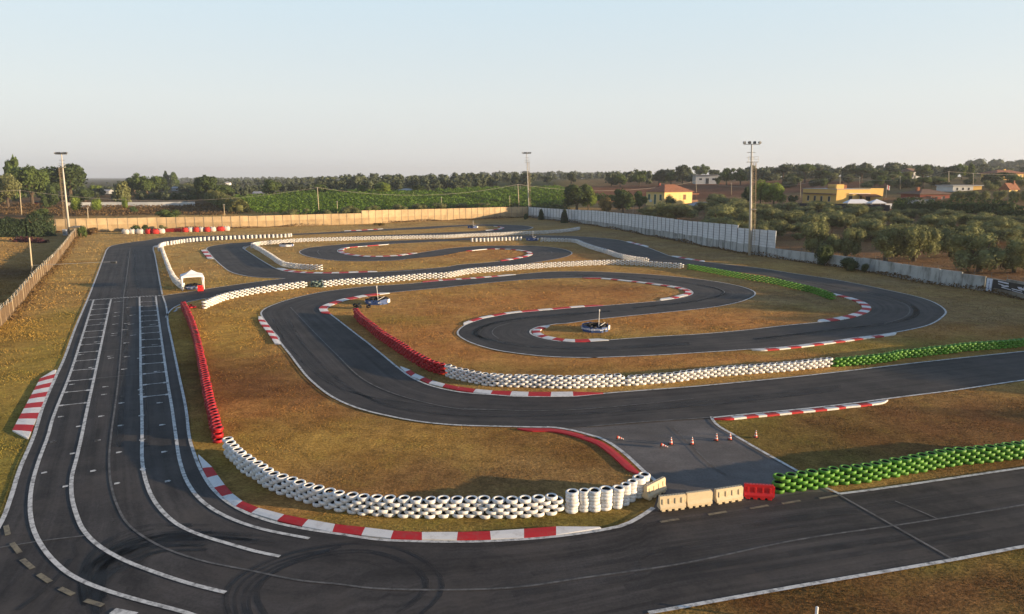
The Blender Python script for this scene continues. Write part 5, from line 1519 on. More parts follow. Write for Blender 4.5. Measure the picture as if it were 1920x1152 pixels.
# ---------------------------------------------------------------- vegetation
def quad_mesh(name, centres, nrm, size, mats, core=None, aspect=1.5):
    """many small leaf faces; centres and normals as arrays"""
    n = len(centres)
    nrm = nrm / np.maximum(np.linalg.norm(nrm, axis=1, keepdims=True), 1e-6)
    ref = NR.normal(size=(n, 3))
    t = np.cross(nrm, ref); t /= np.maximum(np.linalg.norm(t, axis=1, keepdims=True), 1e-6)
    b = np.cross(nrm, t)
    sz = size * NR.uniform(0.6, 1.35, (n, 1))
    V = np.stack([centres - t * sz * aspect / 2, centres + b * sz / 2 * 0.8, centres + t * sz * aspect / 2, centres - b * sz / 2 * 0.8], 1).reshape(-1, 3)
    Fc = np.arange(4 * n).reshape(n, 4)
    if core is not None:
        cv, cf = core
        Fc4 = cf + len(V)
        V = np.concatenate([V, cv]); Fc = np.concatenate([Fc, Fc4])
    me = bpy.data.meshes.new(name)
    me.vertices.add(len(V)); me.vertices.foreach_set('co', V.ravel())
    me.loops.add(Fc.size); me.loops.foreach_set('vertex_index', Fc.ravel())
    me.polygons.add(len(Fc)); me.polygons.foreach_set('loop_start', np.arange(0, Fc.size, 4))
    me.materials.append(mats)
    me.update(calc_edges=True)
    return me

def ball(c, r, n=8, m=5):
    v, f = [], []
    for k in range(m + 1):
        th = math.pi * k / m
        for i in range(n):
            a = 2 * math.pi * i / n
            v.append((c[0] + r[0] * math.sin(th) * math.cos(a), c[1] + r[1] * math.sin(th) * math.sin(a), c[2] + r[2] * math.cos(th)))
    for k in range(m):
        for i in range(n):
            f.append((k * n + i, (k + 1) * n + i, (k + 1) * n + (i + 1) % n, k * n + (i + 1) % n))
    return v, f

def crown_points(blobs, n, inner=0.62):
    """leaf positions on the shells of the blobs, outward normals with jitter"""
    B = np.array([b for b in blobs])
    area = (B[:, 3] * B[:, 5]) ** 1.0
    pick = NR.choice(len(B), n, p=area / area.sum())
    d = NR.normal(size=(n, 3)); d /= np.linalg.norm(d, axis=1, keepdims=True)
    rr = NR.uniform(inner, 1.06, (n, 1)) ** 0.6
    rr *= 1 + 0.14 * np.sin(7 * d[:, :1] + 5 * d[:, 1:2] + pick[:, None]) * np.cos(6 * d[:, 2:3] + pick[:, None] * 2)
    P = B[pick, :3] + d * B[pick, 3:6] * rr
    keep = np.ones(n, bool)
    for k in range(len(B)):
        q = (P - B[k, :3]) / B[k, 3:6]
        keep &= ~((np.linalg.norm(q, axis=1) < 0.72) & (pick != k))
    N = d / B[pick, 3:6]
    N /= np.linalg.norm(N, axis=1, keepdims=True)
    N = N + NR.normal(size=N.shape) * 0.55
    return P[keep], N[keep]

def crown_mesh(name, kind, m, seed):
    rs = random.Random(seed)
    bl = []
    if kind == 'round':
        bl = [(0, 0, .58, .34, .34, .30)]
        for k in range(11):
            a, z = rs.uniform(0, 6.28), rs.uniform(.28, .82)
            q = .30 * math.sqrt(max(0.05, 1 - ((z - .5) / .5) ** 2))
            r = rs.uniform(.14, .21)
            bl.append((q * math.cos(a), q * math.sin(a), z, r, r, r * .85))
        n, size = 3600, .050
    elif kind == 'olive':
        bl = []
        for k in range(17):
            a, z = rs.uniform(0, 6.28), rs.uniform(.24, .78)
            q = rs.uniform(.05, .40)
            r = rs.uniform(.15, .24)
            bl.append((q * math.cos(a), q * math.sin(a), z, r, r, r * 1.15))
        n, size = 4600, .036
    elif kind == 'tall':
        for k in range(10):
            z = .15 + .77 * k / 9
            r = (.42 - .30 * abs(z - .42)) * rs.uniform(.7, 1.05) * (1 if z < .75 else .65)
            a = rs.uniform(0, 6.28)
            bl.append((.13 * math.cos(a), .13 * math.sin(a), z, r, r, .13))
        n, size = 2600, .085
    elif kind == 'pine':
        for k in range(9):
            a, z = rs.uniform(0, 6.28), rs.uniform(.60, .88)
            q = rs.uniform(.1, .36)
            bl.append((q * math.cos(a), q * math.sin(a), z, .20, .20, .12))
        bl.append((0, 0, .76, .36, .36, .17))
        n, size = 2600, .045
    elif kind == 'sparse':
        for k in range(16):
            a, z = rs.uniform(0, 6.28), rs.uniform(.35, .9)
            q = .38 * rs.random() ** .5
            r = rs.uniform(.11, .18)
            bl.append((q * math.cos(a), q * math.sin(a), z, r, r, r))
        bl.append((0, 0, .55, .26, .26, .3))
        n, size = 3000, .05
    elif kind == 'bush':
        for k in range(9):
            a = rs.uniform(0, 6.28); q = rs.uniform(0, .32); r = rs.uniform(.15, .24)
            bl.append((q * math.cos(a), q * math.sin(a), rs.uniform(.25, .68), r, r, rs.uniform(.22, .34)))
        n, size = 2400, .05
    elif kind == 'cypress':
        for k in range(9):
            z = .08 + .8 * k / 8
            r = .44 * (1 - (z / 1.05) ** 2.2) + .05
            bl.append((rs.uniform(-.04, .04), rs.uniform(-.04, .04), z, r, r, .12))
        n, size = 2000, .09
    P, N = crown_points(bl, n)
    cv, cf = [], []
    for b in bl:
        v, f = ball(b[:3], (b[3] * .68, b[4] * .68, b[5] * .68), 7, 4)
        cf += [tuple(i + len(cv) for i in q) for q in f]; cv += v
    z1 = P[:, 2].max()
    P[:, 2] /= z1; cv = np.array(cv); cv[:, 2] /= z1
    return quad_mesh(name, P, N, size, m, (cv, np.array(cf)))

def trunk_mesh(kind, seed):
    rs = random.Random(seed)
    b = MB()
    if kind in ('olive', 'sparse', 'round'):
        r = .05 if kind != 'olive' else .06
        fork = .26
        b.tube((0, 0, -.05), (rs.uniform(-.03, .03), .01, fork), r, r * .7, 7)
        for k in range(4):
            a = 1.57 * k + rs.uniform(-.5, .5)
            e = Vector((.26 * math.cos(a), .26 * math.sin(a), rs.uniform(.55, .75)))
            m_ = Vector((.12 * math.cos(a), .12 * math.sin(a), .42))
            b.tube((0, 0, fork - .02), m_, r * .55, r * .4, 6); b.tube(m_, e, r * .4, r * .12, 5)
    elif kind == 'pine':
        b.tube((0, 0, -.05), (.02, 0, .62), .04, .025, 7)
        for k in range(5):
            a = 1.25 * k
            b.tube((.02, 0, .5), (.3 * math.cos(a), .3 * math.sin(a), .72), .016, .006, 5)
    else:
        b.tube((0, 0, -.05), (0, 0, .7), .045, .015, 7)
    me = bpy.data.meshes.new('trunk'); me.from_pydata(b.v, [], b.f); me.materials.append(M['bark'])
    return me
TRUNKS, CROWNS = {}, {}
def tree(px, py, w, h, kind, m, label, group, name=None, cat='tree', at=None, var=None, base_shift=None):
    """px, py: foot of the tree in the photograph, w and h its size there"""
    p = at or hit(px, py)
    s = mpp(p)
    W = w * s
    Hh = max(z_at(p, py - h) - p.z, 0.5) if at is None else h
    if at is not None: W = w
    v = R.randrange(3) if var is None else var
    key = (kind, m, v)
    if key not in CROWNS:
        CROWNS[key] = crown_mesh(kind + '_crown', kind, M[m], 11 + v * 7 + len(CROWNS))
    tk = kind
    if (tk, v) not in TRUNKS:
        TRUNKS[(tk, v)] = trunk_mesh(tk, v + 3)
    o = empty(name or {'olive': 'olive_tree', 'bush': 'bush', 'cypress': 'cypress_shrub', 'pine': 'pine_tree'}.get(kind, 'broadleaf_tree'), p, label, cat, group, R.uniform(0, 6.28))
    o.scale = (W, W, Hh)
    put('crown', CROWNS[key], o)
    put('trunk', TRUNKS[(tk, v)], o)
    return o

# left background
LT = 'trees beyond the tan wall'
T_ = [
    (31, 378, 30, 76, 'tall', 'leaf_mid', 'tall pointed tree rising above the bushy trees near the hedge pole'),
    (62, 386, 58, 70, 'round', 'leaf_mid', 'big bushy green tree beside the hedge pole'),
    (16, 390, 48, 58, 'round', 'leaf_olive', 'pale bushy tree in front of the tall pointed tree'),
    (-4, 388, 22, 76, 'tall', 'leaf_rust', 'reddish tree cut by the picture edge'),
    (132, 376, 76, 63, 'round', 'leaf_dark', 'large dark round tree right behind the leaning floodlight tower'),
    (98, 390, 36, 44, 'bush', 'leaf_dark', 'dark dense shrub between bushy tree and leaning tower'),
    (160, 378, 44, 26, 'bush', 'leaf_dark', 'low dark shrubs at the foot of the large round tree'),
    (180, 362, 22, 14, 'bush', 'leaf_bright', 'small yellow green shrub behind the first shed roof'),
    (233, 386, 32, 46, 'tall', 'leaf_olive', 'olive grey tree in front of the grey garden wall'),
    (253, 368, 38, 38, 'round', 'leaf_dark', 'dark tree first of the clump beside the sheds'),
    (277, 369, 50, 44, 'sparse', 'leaf_mid', 'loose feathery tree in the middle of the clump by the sheds'),
    (300, 366, 38, 35, 'round', 'leaf_dark', 'dark low tree at the end of the clump by the sheds'),
    (312, 352, 15, 31, 'tall', 'leaf_dark', 'narrow taller tree of the pair above the grey shed roof'),
    (328, 352, 21, 29, 'tall', 'leaf_mid', 'broader tree of the pair above the grey shed roof'),
    (388, 374, 46, 46, 'round', 'leaf_dark', 'large dark domed tree above the slanting hedge'),
    (418, 374, 44, 28, 'round', 'leaf_mid', 'lower spreading tree beside the domed tree'),
    (511, 369, 40, 33, 'round', 'leaf_mid', 'lone rounded tree at the upper end of the vineyard'),
    (602, 366, 28, 21, 'round', 'leaf_mid', 'round tree just beyond the tall vineyard pole'),
    (641, 366, 26, 14, 'bush', 'leaf_olive', 'pale shrub at the top edge of the vineyard'),
    (678, 366, 34, 20, 'bush', 'leaf_mid', 'bushy tree left of the bright tree at the vineyard top'),
    (718, 366, 32, 25, 'round', 'leaf_bright', 'bright green round tree near the small shed'),
    (784, 363, 26, 16, 'round', 'leaf_dark', 'dark tree behind the small shed in the vineyard'),
    (560, 360, 34, 14, 'round', 'leaf_far', 'dim tree group beyond the vineyard rim'),
    (1071, 345, 21, 21, 'round', 'leaf_far', 'dark round tree on the skyline past the slim floodlight tower'),
    (1026, 345, 26, 15, 'sparse', 'leaf_far', 'wispy tree on the skyline close to the slim floodlight tower'),
]
for px, py, w, h, k, m, lab in T_: tree(px, py, w * (1.15 if px < 210 else 1), h * (1.1 if px < 210 else 1), k, m, lab, LT)
B_ = [
    (148, 397, 29, 30, 'leaf_bright', 'bright shrub beside the leaning tower, first of two'), (179, 397, 27, 27, 'leaf_bright', 'yellow green shrub with a gap to its twin nearer the tower'),
    (234, 394, 17, 25, 'leaf_bright', 'small bright bush before the grey garden wall'), (252, 401, 15, 15, 'leaf_dark', 'small dark bush by the dry slope behind the wall'),
    (315, 411, 46, 19, 'leaf_mid', 'wide round bush just over the tan wall'), (83, 408, 40, 18, 'leaf_mid', 'low bush behind the dark clipped hedge'),
    (548, 406, 42, 14, 'leaf_olive', 'olive bush by the tan wall left of the tall vineyard pole'), (573, 404, 28, 13, 'leaf_olive', 'olive bush between two others at the tall vineyard pole'),
    (613, 404, 32, 11, 'leaf_olive', 'flat olive bush right after the tall vineyard pole'), (657, 403, 38, 17, 'leaf_olive', 'largest olive bush where the tan wall steps up'),
    (701, 398, 34, 13, 'leaf_olive', 'olive bush peeping over the raised stretch of tan wall'), (748, 397, 36, 14, 'leaf_olive', 'olive bush near the shaded patch of the tan wall'),
    (787, 396, 34, 14, 'leaf_olive', 'olive bush above the shaded patch of the tan wall'), (824, 395, 34, 15, 'leaf_olive', 'olive bush next to the short pole over the tan wall'),
    (862, 394, 40, 13, 'leaf_olive', 'grey green bush beyond the short pole'), (905, 391, 40, 11, 'leaf_olive', 'grey green bush before the end of the lower vineyard'),
]
for px, py, w, h, m, lab in B_: tree(px, py, w, h, 'bush', m, lab, 'bushes behind the tan wall', cat='bush')
for px, py, w, h, m, lab in ((155, 446, 18, 24, 'leaf_mid', 'bush at the hut by the leaning tower'), (172, 441, 34, 14, 'leaf_dry', 'dry brown shrub next to the bush by the hut'), (255, 436, 26, 15, 'leaf_dark', 'dark bush growing behind three white bags'),
                             (273, 435, 18, 14, 'leaf_dark', 'smaller dark bush touching the one behind the white bags'), (304, 432, 19, 10, 'leaf_olive', 'dull bush behind the square white bag'), (381, 429, 16, 7, 'leaf_dark', 'tiny bush behind the tall white bag'),
                             (986, 412, 14, 12, 'leaf_dark', 'dark shrub in the shaded wall corner'), (712, 424, 26, 6, 'leaf_rust', 'reddish low shrub at the foot of the tan wall')):
    tree(px, py, w, h, 'bush', m, lab, 'bushes at the foot of the tan wall', cat='bush', at=None)
tree(1014.5, 412.5, 12, 20, 'cypress', 'leaf_conifer', 'small dark pointed shrub against the pale wall nearer the corner', 'pointed shrubs at the panel wall', cat='shrub')
tree(1058, 418.5, 15, 26, 'cypress', 'leaf_conifer', 'larger dark pointed shrub against the pale panel wall', 'pointed shrubs at the panel wall', cat='shrub')
for px, py, w, h, m, lab in ((1545, 499, 42, 40, 'leaf_dark', 'dark shrub climbing over the low wall below the olive trees'), (1590, 508, 46, 26, 'leaf_dark', 'dark shrub hanging along the low wall'), (1622, 512, 20, 18, 'leaf_dark', 'small dark shrub on the low wall next to the hanging one')):
    tree(px, py, w, h, 'bush', m, lab, 'dark shrubs on the low wall', cat='shrub')
# right background
RT = 'trees on the hill beyond the panel wall'
T2 = [
    (1081, 399, 62, 54, 'round', 'leaf_dark', 'big dark tree by the panel wall corner'), (1103, 397, 34, 50, 'round', 'leaf_bright', 'yellow green topped tree behind the big dark one'),
    (1136, 401, 36, 32, 'bush', 'leaf_rust', 'rusty brown bush between two dark trees over the panel wall'), (1168, 402, 46, 48, 'round', 'leaf_dark', 'dark domed tree in front of the farmhouse'),
    (1198, 398, 32, 40, 'sparse', 'leaf_mid', 'loose tree beside the domed tree near the farmhouse'), (1251, 386, 36, 22, 'bush', 'leaf_dark', 'dark bush against the farmhouse wall'),
    (1147, 350, 24, 18, 'round', 'leaf_far', 'far round tree left of the pale farmhouse ridge'), (1163, 351, 26, 24, 'round', 'leaf_mid', 'taller far tree beyond the farmhouse'), (1199, 350, 32, 29, 'sparse', 'leaf_mid', 'loose far tree above the farmhouse chimney'),
    (1235, 347, 28, 30, 'round', 'leaf_far', 'far tree over the farmhouse ridge'), (1258, 346, 26, 24, 'round', 'leaf_mid', 'dark far tree next to the one over the ridge'), (1279, 346, 32, 37, 'sparse', 'leaf_far', 'tall loose tree left of the white hill house'),
    (1312, 335, 34, 27, 'sparse', 'leaf_mid', 'tree rising behind the white hill house'), (1340, 338, 30, 20, 'sparse', 'leaf_far', 'thin tree behind the end of the white hill house'),
    (1345, 347, 14, 14, 'bush', 'leaf_dark', 'dark bush at the corner of the white hill house'), (1362, 348, 36, 33, 'sparse', 'leaf_mid', 'loose broad tree right of the white hill house'), (1388, 347, 30, 28, 'sparse', 'leaf_mid', 'tree just before the tallest floodlight tower'),
    (1425, 388, 36, 52, 'round', 'leaf_bright', 'bright green tree in the plum field beside the tallest tower'), (1450, 388, 46, 46, 'round', 'leaf_bright', 'lower bright green tree adjoining the taller one'), (1402, 384, 26, 36, 'round', 'leaf_dark', 'dark shaded side of the bright trees hidden partly by the tallest tower'),  # last crown: shaded side of the bright trees, shade put into its leaf colour
    (1436, 345, 28, 24, 'round', 'leaf_far', 'hill tree beyond the bright twin trees'), (1468, 344, 40, 36, 'pine', 'leaf_far', 'umbrella shaped pine on the hill, first above the bright trees'), (1509, 344, 42, 36, 'pine', 'leaf_mid', 'umbrella pine with brownish crown on the hill'),
    (1541, 343, 34, 24, 'round', 'leaf_dark', 'low dark tree between umbrella pines and pointed conifer'), (1587, 342, 26, 32, 'tall', 'leaf_far', 'pointed conifer above the yellow house chimney'), (1614, 342, 44, 27, 'pine', 'leaf_dark', 'flat topped pine behind the thin pole'),
    (1648, 343, 34, 24, 'round', 'leaf_dark', 'dark round tree beyond the flagpole'), (1672, 338, 32, 27, 'round', 'leaf_conifer', 'dark tree touching the grey hill house'), (1730, 336, 32, 28, 'round', 'leaf_mid', 'bushy tree on the sunny side of the grey hill house'),
    (1745, 332, 12, 22, 'tall', 'leaf_conifer', 'slim dark cypress behind the bushy hill tree'), (1757, 332, 12, 19, 'tall', 'leaf_conifer', 'shorter slim cypress of the pair'), (1783, 338, 36, 27, 'round', 'leaf_conifer', 'dark round tree behind the thick pole'),
    (1803, 336, 24, 29, 'round', 'leaf_bright', 'light green tree on the hill by the slender pole'), (1819, 336, 16, 30, 'tall', 'leaf_mid', 'tall narrow tree right by the light green one'), (1860, 345, 30, 20, 'round', 'leaf_dark', 'dark tree before the red roofed villa'),
    (1888, 343, 36, 20, 'pine', 'leaf_dark', 'flat dark pine in front of the red roofed villa'), (1850, 352, 26, 14, 'bush', 'leaf_olive', 'grey shrub below the red roofed villa'), (1915, 350, 26, 14, 'bush', 'leaf_olive', 'grey shrub at the picture edge below the villa'),
    (1715, 350, 36, 16, 'bush', 'leaf_olive', 'grey green shrub below the grey hill house'), (1755, 350, 40, 18, 'bush', 'leaf_far', 'dull shrub left of the thick pole'), (1680, 352, 30, 14, 'bush', 'leaf_olive', 'pale shrub behind the bungalow ridge'),
    (1625, 352, 30, 12, 'bush', 'leaf_olive', 'shrub behind the taller end of the yellow house'), (1530, 350, 40, 12, 'bush', 'leaf_far', 'shrub line behind the solar roof'), (1480, 352, 44, 12, 'bush', 'leaf_far', 'dull shrub at the meadow edge on the hill'),
    (1688, 385, 28, 14, 'bush', 'leaf_bright', 'bright round bush at the start of the long clipped hedge'), (1485, 384, 24, 18, 'bush', 'leaf_dark', 'dark bush at the shaded end of the yellow house'),
    (1535, 386, 40, 10, 'bush', 'leaf_dark', 'low hedge bush under the windows of the yellow house'),
]
for px, py, w, h, k, m, lab in T2: tree(px, py, w, h, k, m, lab, RT, cat='bush' if k == 'bush' else 'tree')
for i, px in enumerate((1795, 1820, 1846, 1873, 1899, 1920)):
    tree(px, 377, 27, 20, 'bush', 'leaf_olive', 'pruned olive tree in the straight row behind the clipped hedge', 'pruned olive row', name='olive_tree', cat='tree')
# scattered trees of the gardens between the houses
for i in range(64):
    px, py = R.uniform(1460, 1930), R.uniform(341, 360)
    if 1495 < px < 1662 and py > 351 or 1680 < px < 1785 and py > 355 or 1775 < px < 1842 and 347 < py or 1872 < px < 1912 and py > 350: continue
    k = R.choice(('round', 'bush', 'round', 'sparse', 'pine'))
    where = 'behind the flat roofed yellow house' if px < 1670 else ('around the grey hill house and bungalow' if px < 1775 else 'below the red roofed villa')
    tree(px, py, R.uniform(18, 34), R.uniform(12, 22), k, R.choice(('leaf_mid', 'leaf_dark', 'leaf_olive', 'leaf_far', 'leaf_mid')), 'garden tree on the hillside ' + where, 'garden trees between the houses', name='garden_tree')
# olive grove; zoom of 3.2 from (1320, 250)
OG = 'olive trees of the grove'
G1 = [(700, 735, 170, 150, 'broad olive tree overhanging the low wall, first of the front row'), (850, 745, 140, 130, 'olive tree merging with the broad one in the front row'), (1090, 770, 200, 165, 'large dark olive in the front row, left half of a double crown'),
      (1260, 770, 190, 165, 'large olive in the front row, right half of a double crown'), (1480, 745, 195, 150, 'olive tree with its bare trunk showing in the front row'), (1650, 835, 260, 175, 'wide dark olive above the black banner'), (1860, 835, 180, 155, 'dark olive at the picture edge above the banner')]
G2 = [(1010, 645, 190, 120), (620, 612, 170, 115), (730, 545, 110, 90), (920, 530, 120, 95), (540, 570, 150, 100), (1370, 585, 180, 95), (1330, 635, 130, 75), (1190, 580, 120, 80), (1065, 552, 140, 80), (1580, 560, 150, 75), (1760, 590, 200, 85), (1750, 665, 200, 95), (1540, 665, 130, 95),
      (1300, 505, 90, 48), (1215, 510, 80, 52), (480, 490, 120, 72), (410, 630, 170, 105), (330, 555, 120, 105), (90, 585, 210, 125), (250, 480, 120, 66), (60, 420, 110, 52), (160, 450, 110, 55), (850, 580, 140, 90), (690, 475, 120, 62), (1450, 520, 120, 60), (800, 495, 110, 56), (640, 540, 90, 70), (1120, 640, 120, 90),
      (1660, 540, 110, 60), (770, 560, 130, 85), (1280, 640, 120, 85), (1440, 600, 130, 85), (1600, 610, 130, 80), (1700, 620, 130, 85), (950, 600, 110, 80), (1150, 520, 100, 60), (1390, 530, 110, 55), (1700, 560, 120, 60), (1540, 520, 100, 50), (880, 480, 100, 50), (1010, 495, 100, 50), (580, 500, 100, 60), (1840, 620, 140, 90), (380, 660, 90, 70), (160, 610, 120, 80), (1880, 560, 120, 60), (1890, 640, 130, 80), (440, 540, 110, 80), (200, 540, 130, 90), (380, 480, 90, 50), (1000, 560, 110, 70), (560, 640, 60, 40), (290, 640, 120, 90)]
G3 = [(1223, 411, 56, 26), (1265, 414, 70, 36), (1350, 424, 66, 42), (1388, 412, 50, 38), (1375, 396, 44, 26), (1330, 400, 44, 24), (1240, 405, 50, 22), (1395, 430, 40, 36), (1290, 402, 40, 20), (1410, 408, 40, 30), (1355, 388, 40, 20)]
for x, y, w, h, lab in G1: tree(1320 + x / 3.2, 250 + y / 3.2, w / 3.2 * 1.25, h / 3.2 * 1.42, 'olive', 'leaf_olive', lab, OG)
for i, (x, y, w, h) in enumerate(G2):
    row = 'olive tree in the middle rows, ' if y > 570 else 'olive tree in the back rows, '
    px = 1320 + x / 3.2
    side = 'between the tallest tower and the open path' if px < 1470 else ('below the flat roofed yellow house' if px < 1660 else ('below the long clipped hedge' if px < 1800 else 'near the picture edge'))
    tree(px, 250 + y / 3.2, w / 3.2 * 1.3, h / 3.2 * 1.15, 'olive', 'leaf_olive', row + side, OG)
# the grove goes on along the wall past the picture edge; those trees throw the long shadows on the far bend
wa, wb = gp(1844, 546), gp(2080, 593)
wd = (wb - wa).normalized(); wo = Vector((-wd.y, wd.x, 0))
if wo.x < 0: wo = -wo
for row in range(3):
    for k in range(7):
        q = wa + wd * (17 + 7.0 * k + 3 * (row % 2)) + wo * (8 + 7.5 * row)
        q.z = tz(q.x, q.y)
        if project(q)[0] > 1975:
            tree(0, 0, 8.2, 6.4 + 0.5 * row, 'olive', 'leaf_olive', 'olive tree of the grove past the picture edge', OG, at=q)
for px, py, w, h in G3: tree(px, py, w, h, 'olive', 'leaf_olive', 'olive tree between farmhouse and panel wall' if px < 1320 else 'olive tree between the shed roof and the tallest tower', OG)

def hedge(name, pts, h, w, m, label, dens=16, size=0.35, cat='hedge', lump=0.25, world_pts=None, kind=None):
    P = world_pts or [hit(*p) for p in pts]
    d = resample(np.array([p[:2] for p in P]), 0.5)
    n = int(len(d) * 0.5 * dens * (h + w))
    i = NR.randint(0, len(d), n)
    nn = normals2(d)
    a = NR.uniform(-0.25, np.pi + 0.25, n)
    lumpf = 1 + lump * np.sin(i * 0.31 + 2 * np.sin(i * 0.13)) * np.cos(a * 2 + i * 0.17)
    lat = np.cos(a) * w / 2 * lumpf
    hz = np.maximum(np.sin(a), 0) ** 0.6 * h * (0.9 + lump * 0.6 * np.sin(i * 0.23 + 1.3 * np.sin(i * 0.41))) * NR.uniform(.86, 1.04, n)
    hz = np.where(NR.random_sample(n) < 0.45, hz * NR.random_sample(n), hz)
    xy = d[i] + nn[i] * lat[:, None] + NR.normal(size=(n, 2)) * 0.12
    zt = terrain(xy)
    C = np.column_stack([xy, zt + hz])
    N = np.column_stack([nn[i] * np.cos(a)[:, None], np.sin(a) + 0.2]) + NR.normal(size=(n, 3)) * 0.5
    b = MB()
    for k in range(0, len(d) - 1, 4):
        j = min(k + 4, len(d) - 1)
        p, q = d[k], d[j]
        z = float(terrain([p])[0])
        t = q - p
        b.box(((p[0] + q[0]) / 2, (p[1] + q[1]) / 2, z + h * .30), (np.linalg.norm(t) * .9, w * .42, h * .6), math.atan2(t[1], t[0]))
    core = (np.array(b.v), np.array(b.f))
    me = quad_mesh(name, C, N, size, M[m], core)
    return tag(put(name, me), label, cat, None, kind)
hedge('clipped_hedge', [(-60, 446), (0, 446), (50, 446), (100, 444)], 5.8, 4.0, 'leaf_conifer', 'thick dark clipped hedge beside the leaning floodlight tower', 60, 0.36, world_pts=[gp(-60, 447), gp(0, 447), gp(55, 446), gp(98, 443)])
hedge('slanting_hedge', [(450, 400), (436, 394), (415, 384), (390, 372), (366, 362), (350, 357)], 4.8, 6.0, 'leaf_gold', 'long yellow green hedge slanting up towards the sheds', 26, 0.5)
hedge('long_hedge', [(1676, 398), (1740, 398), (1800, 399), (1860, 400), (1900, 401)], 4.0, 3.0, 'leaf_dark', 'long dark clipped hedge beyond the olive grove', 12, 0.5)
hedge('garden_hedge', [(1870, 405), (1905, 406), (1960, 407)], 2.4, 2.5, 'leaf_dark', 'low dark hedge below the end of the long one', 12, 0.5)
hedge('field_hedge', [(1010, 397), (1040, 399), (1062, 401)], 3.6, 3.0, 'leaf_dark', 'dark scrub hedge over the pale wall near the corner', 10, 0.5)
hedge('orchard_hedge', [(1105, 376), (1140, 376), (1165, 377)], 3.0, 3.0, 'leaf_mid', 'green hedge line across the field behind the dark trees', 8, 0.6)
hedge('scrub_hedge', [(255, 372), (300, 374), (345, 374), (368, 376)], 3.5, 3.0, 'leaf_dark', 'dark scrub along the top of the grey garden wall', 10, 0.5)
tag(hedge('bracken', [(30, 447), (62, 449), (85, 452)], 1.1, 3.0, 'leaf_purple', '', 10, 0.35, None, world_pts=[gp(30, 455), gp(60, 456), gp(84, 457)]), 'low purple brown bracken at the foot of the clipped hedge', 'shrub')

def vines(name, px_poly, label, row=2.4, ang=0.12, dens=3.0):
    P = np.array([hit(*p)[:2] for p in px_poly])
    lo, hi = P.min(0), P.max(0)
    ca, sa = math.cos(ang), math.sin(ang)
    n = int((hi - lo).prod() * dens)
    n = min(n, 160000)
    xy = NR.uniform(lo, hi, (n, 2))
    v = (-xy[:, 0] * sa + xy[:, 1] * ca)
    u = xy[:, 0] * ca + xy[:, 1] * sa
    k = np.round(v / row)
    off = NR.normal(size=n) * 0.42
    v2 = k * row + off
    xy = np.column_stack([u * ca - v2 * sa, u * sa + v2 * ca])
    ins = np.zeros(n, bool)
    for i in range(len(P)):
        a, b = P[i], P[(i + 1) % len(P)]
        c = (a[1] > xy[:, 1]) != (b[1] > xy[:, 1])
        with np.errstate(divide='ignore', invalid='ignore'):
            ins ^= c & (xy[:, 0] < a[0] + (xy[:, 1] - a[1]) * (b[0] - a[0]) / (b[1] - a[1]))
    xy, off, u, k = xy[ins], off[ins], u[ins], k[ins]
    m = len(xy)
    top = 1.75 + 0.35 * np.sin(u * 0.9 + k * 1.7) + 0.25 * np.sin(u * 2.3 + k)
    hz = top * NR.uniform(0.25, 1.0, m) ** 0.5
    C = np.column_stack([xy, terrain(xy) + hz])
    N = np.column_stack([NR.normal(size=m) * .5, off * 1.2 + NR.normal(size=m) * .4, NR.uniform(.2, 1, m)])
    me = quad_mesh(name, C, N, 0.55, M['leaf_vine'])
    return tag(put(name, me), label, 'vineyard', None, 'stuff')
vines('vineyard_foliage', [(425, 377), (440, 372), (560, 364), (700, 362), (800, 363), (838, 369), (960, 391), (830, 396), (560, 406), (480, 404)], 'bright green vineyard in rows behind the tan wall')
vines('vineyard_foliage', [(845, 368), (815, 361), (880, 357), (1040, 354), (1072, 362), (1078, 388), (1000, 393), (970, 390)], 'second vineyard block beyond the bracketed pole', ang=-0.5)
hedge('vine_gap_shade', [(842, 370), (900, 379), (960, 389)], 2.2, 2.0, 'leaf_dark', 'dark leafy strip for the shaded gap between the two vineyard blocks', 10, 0.5)  # dark leaves added to stand for the shadow side of the vineyard gap

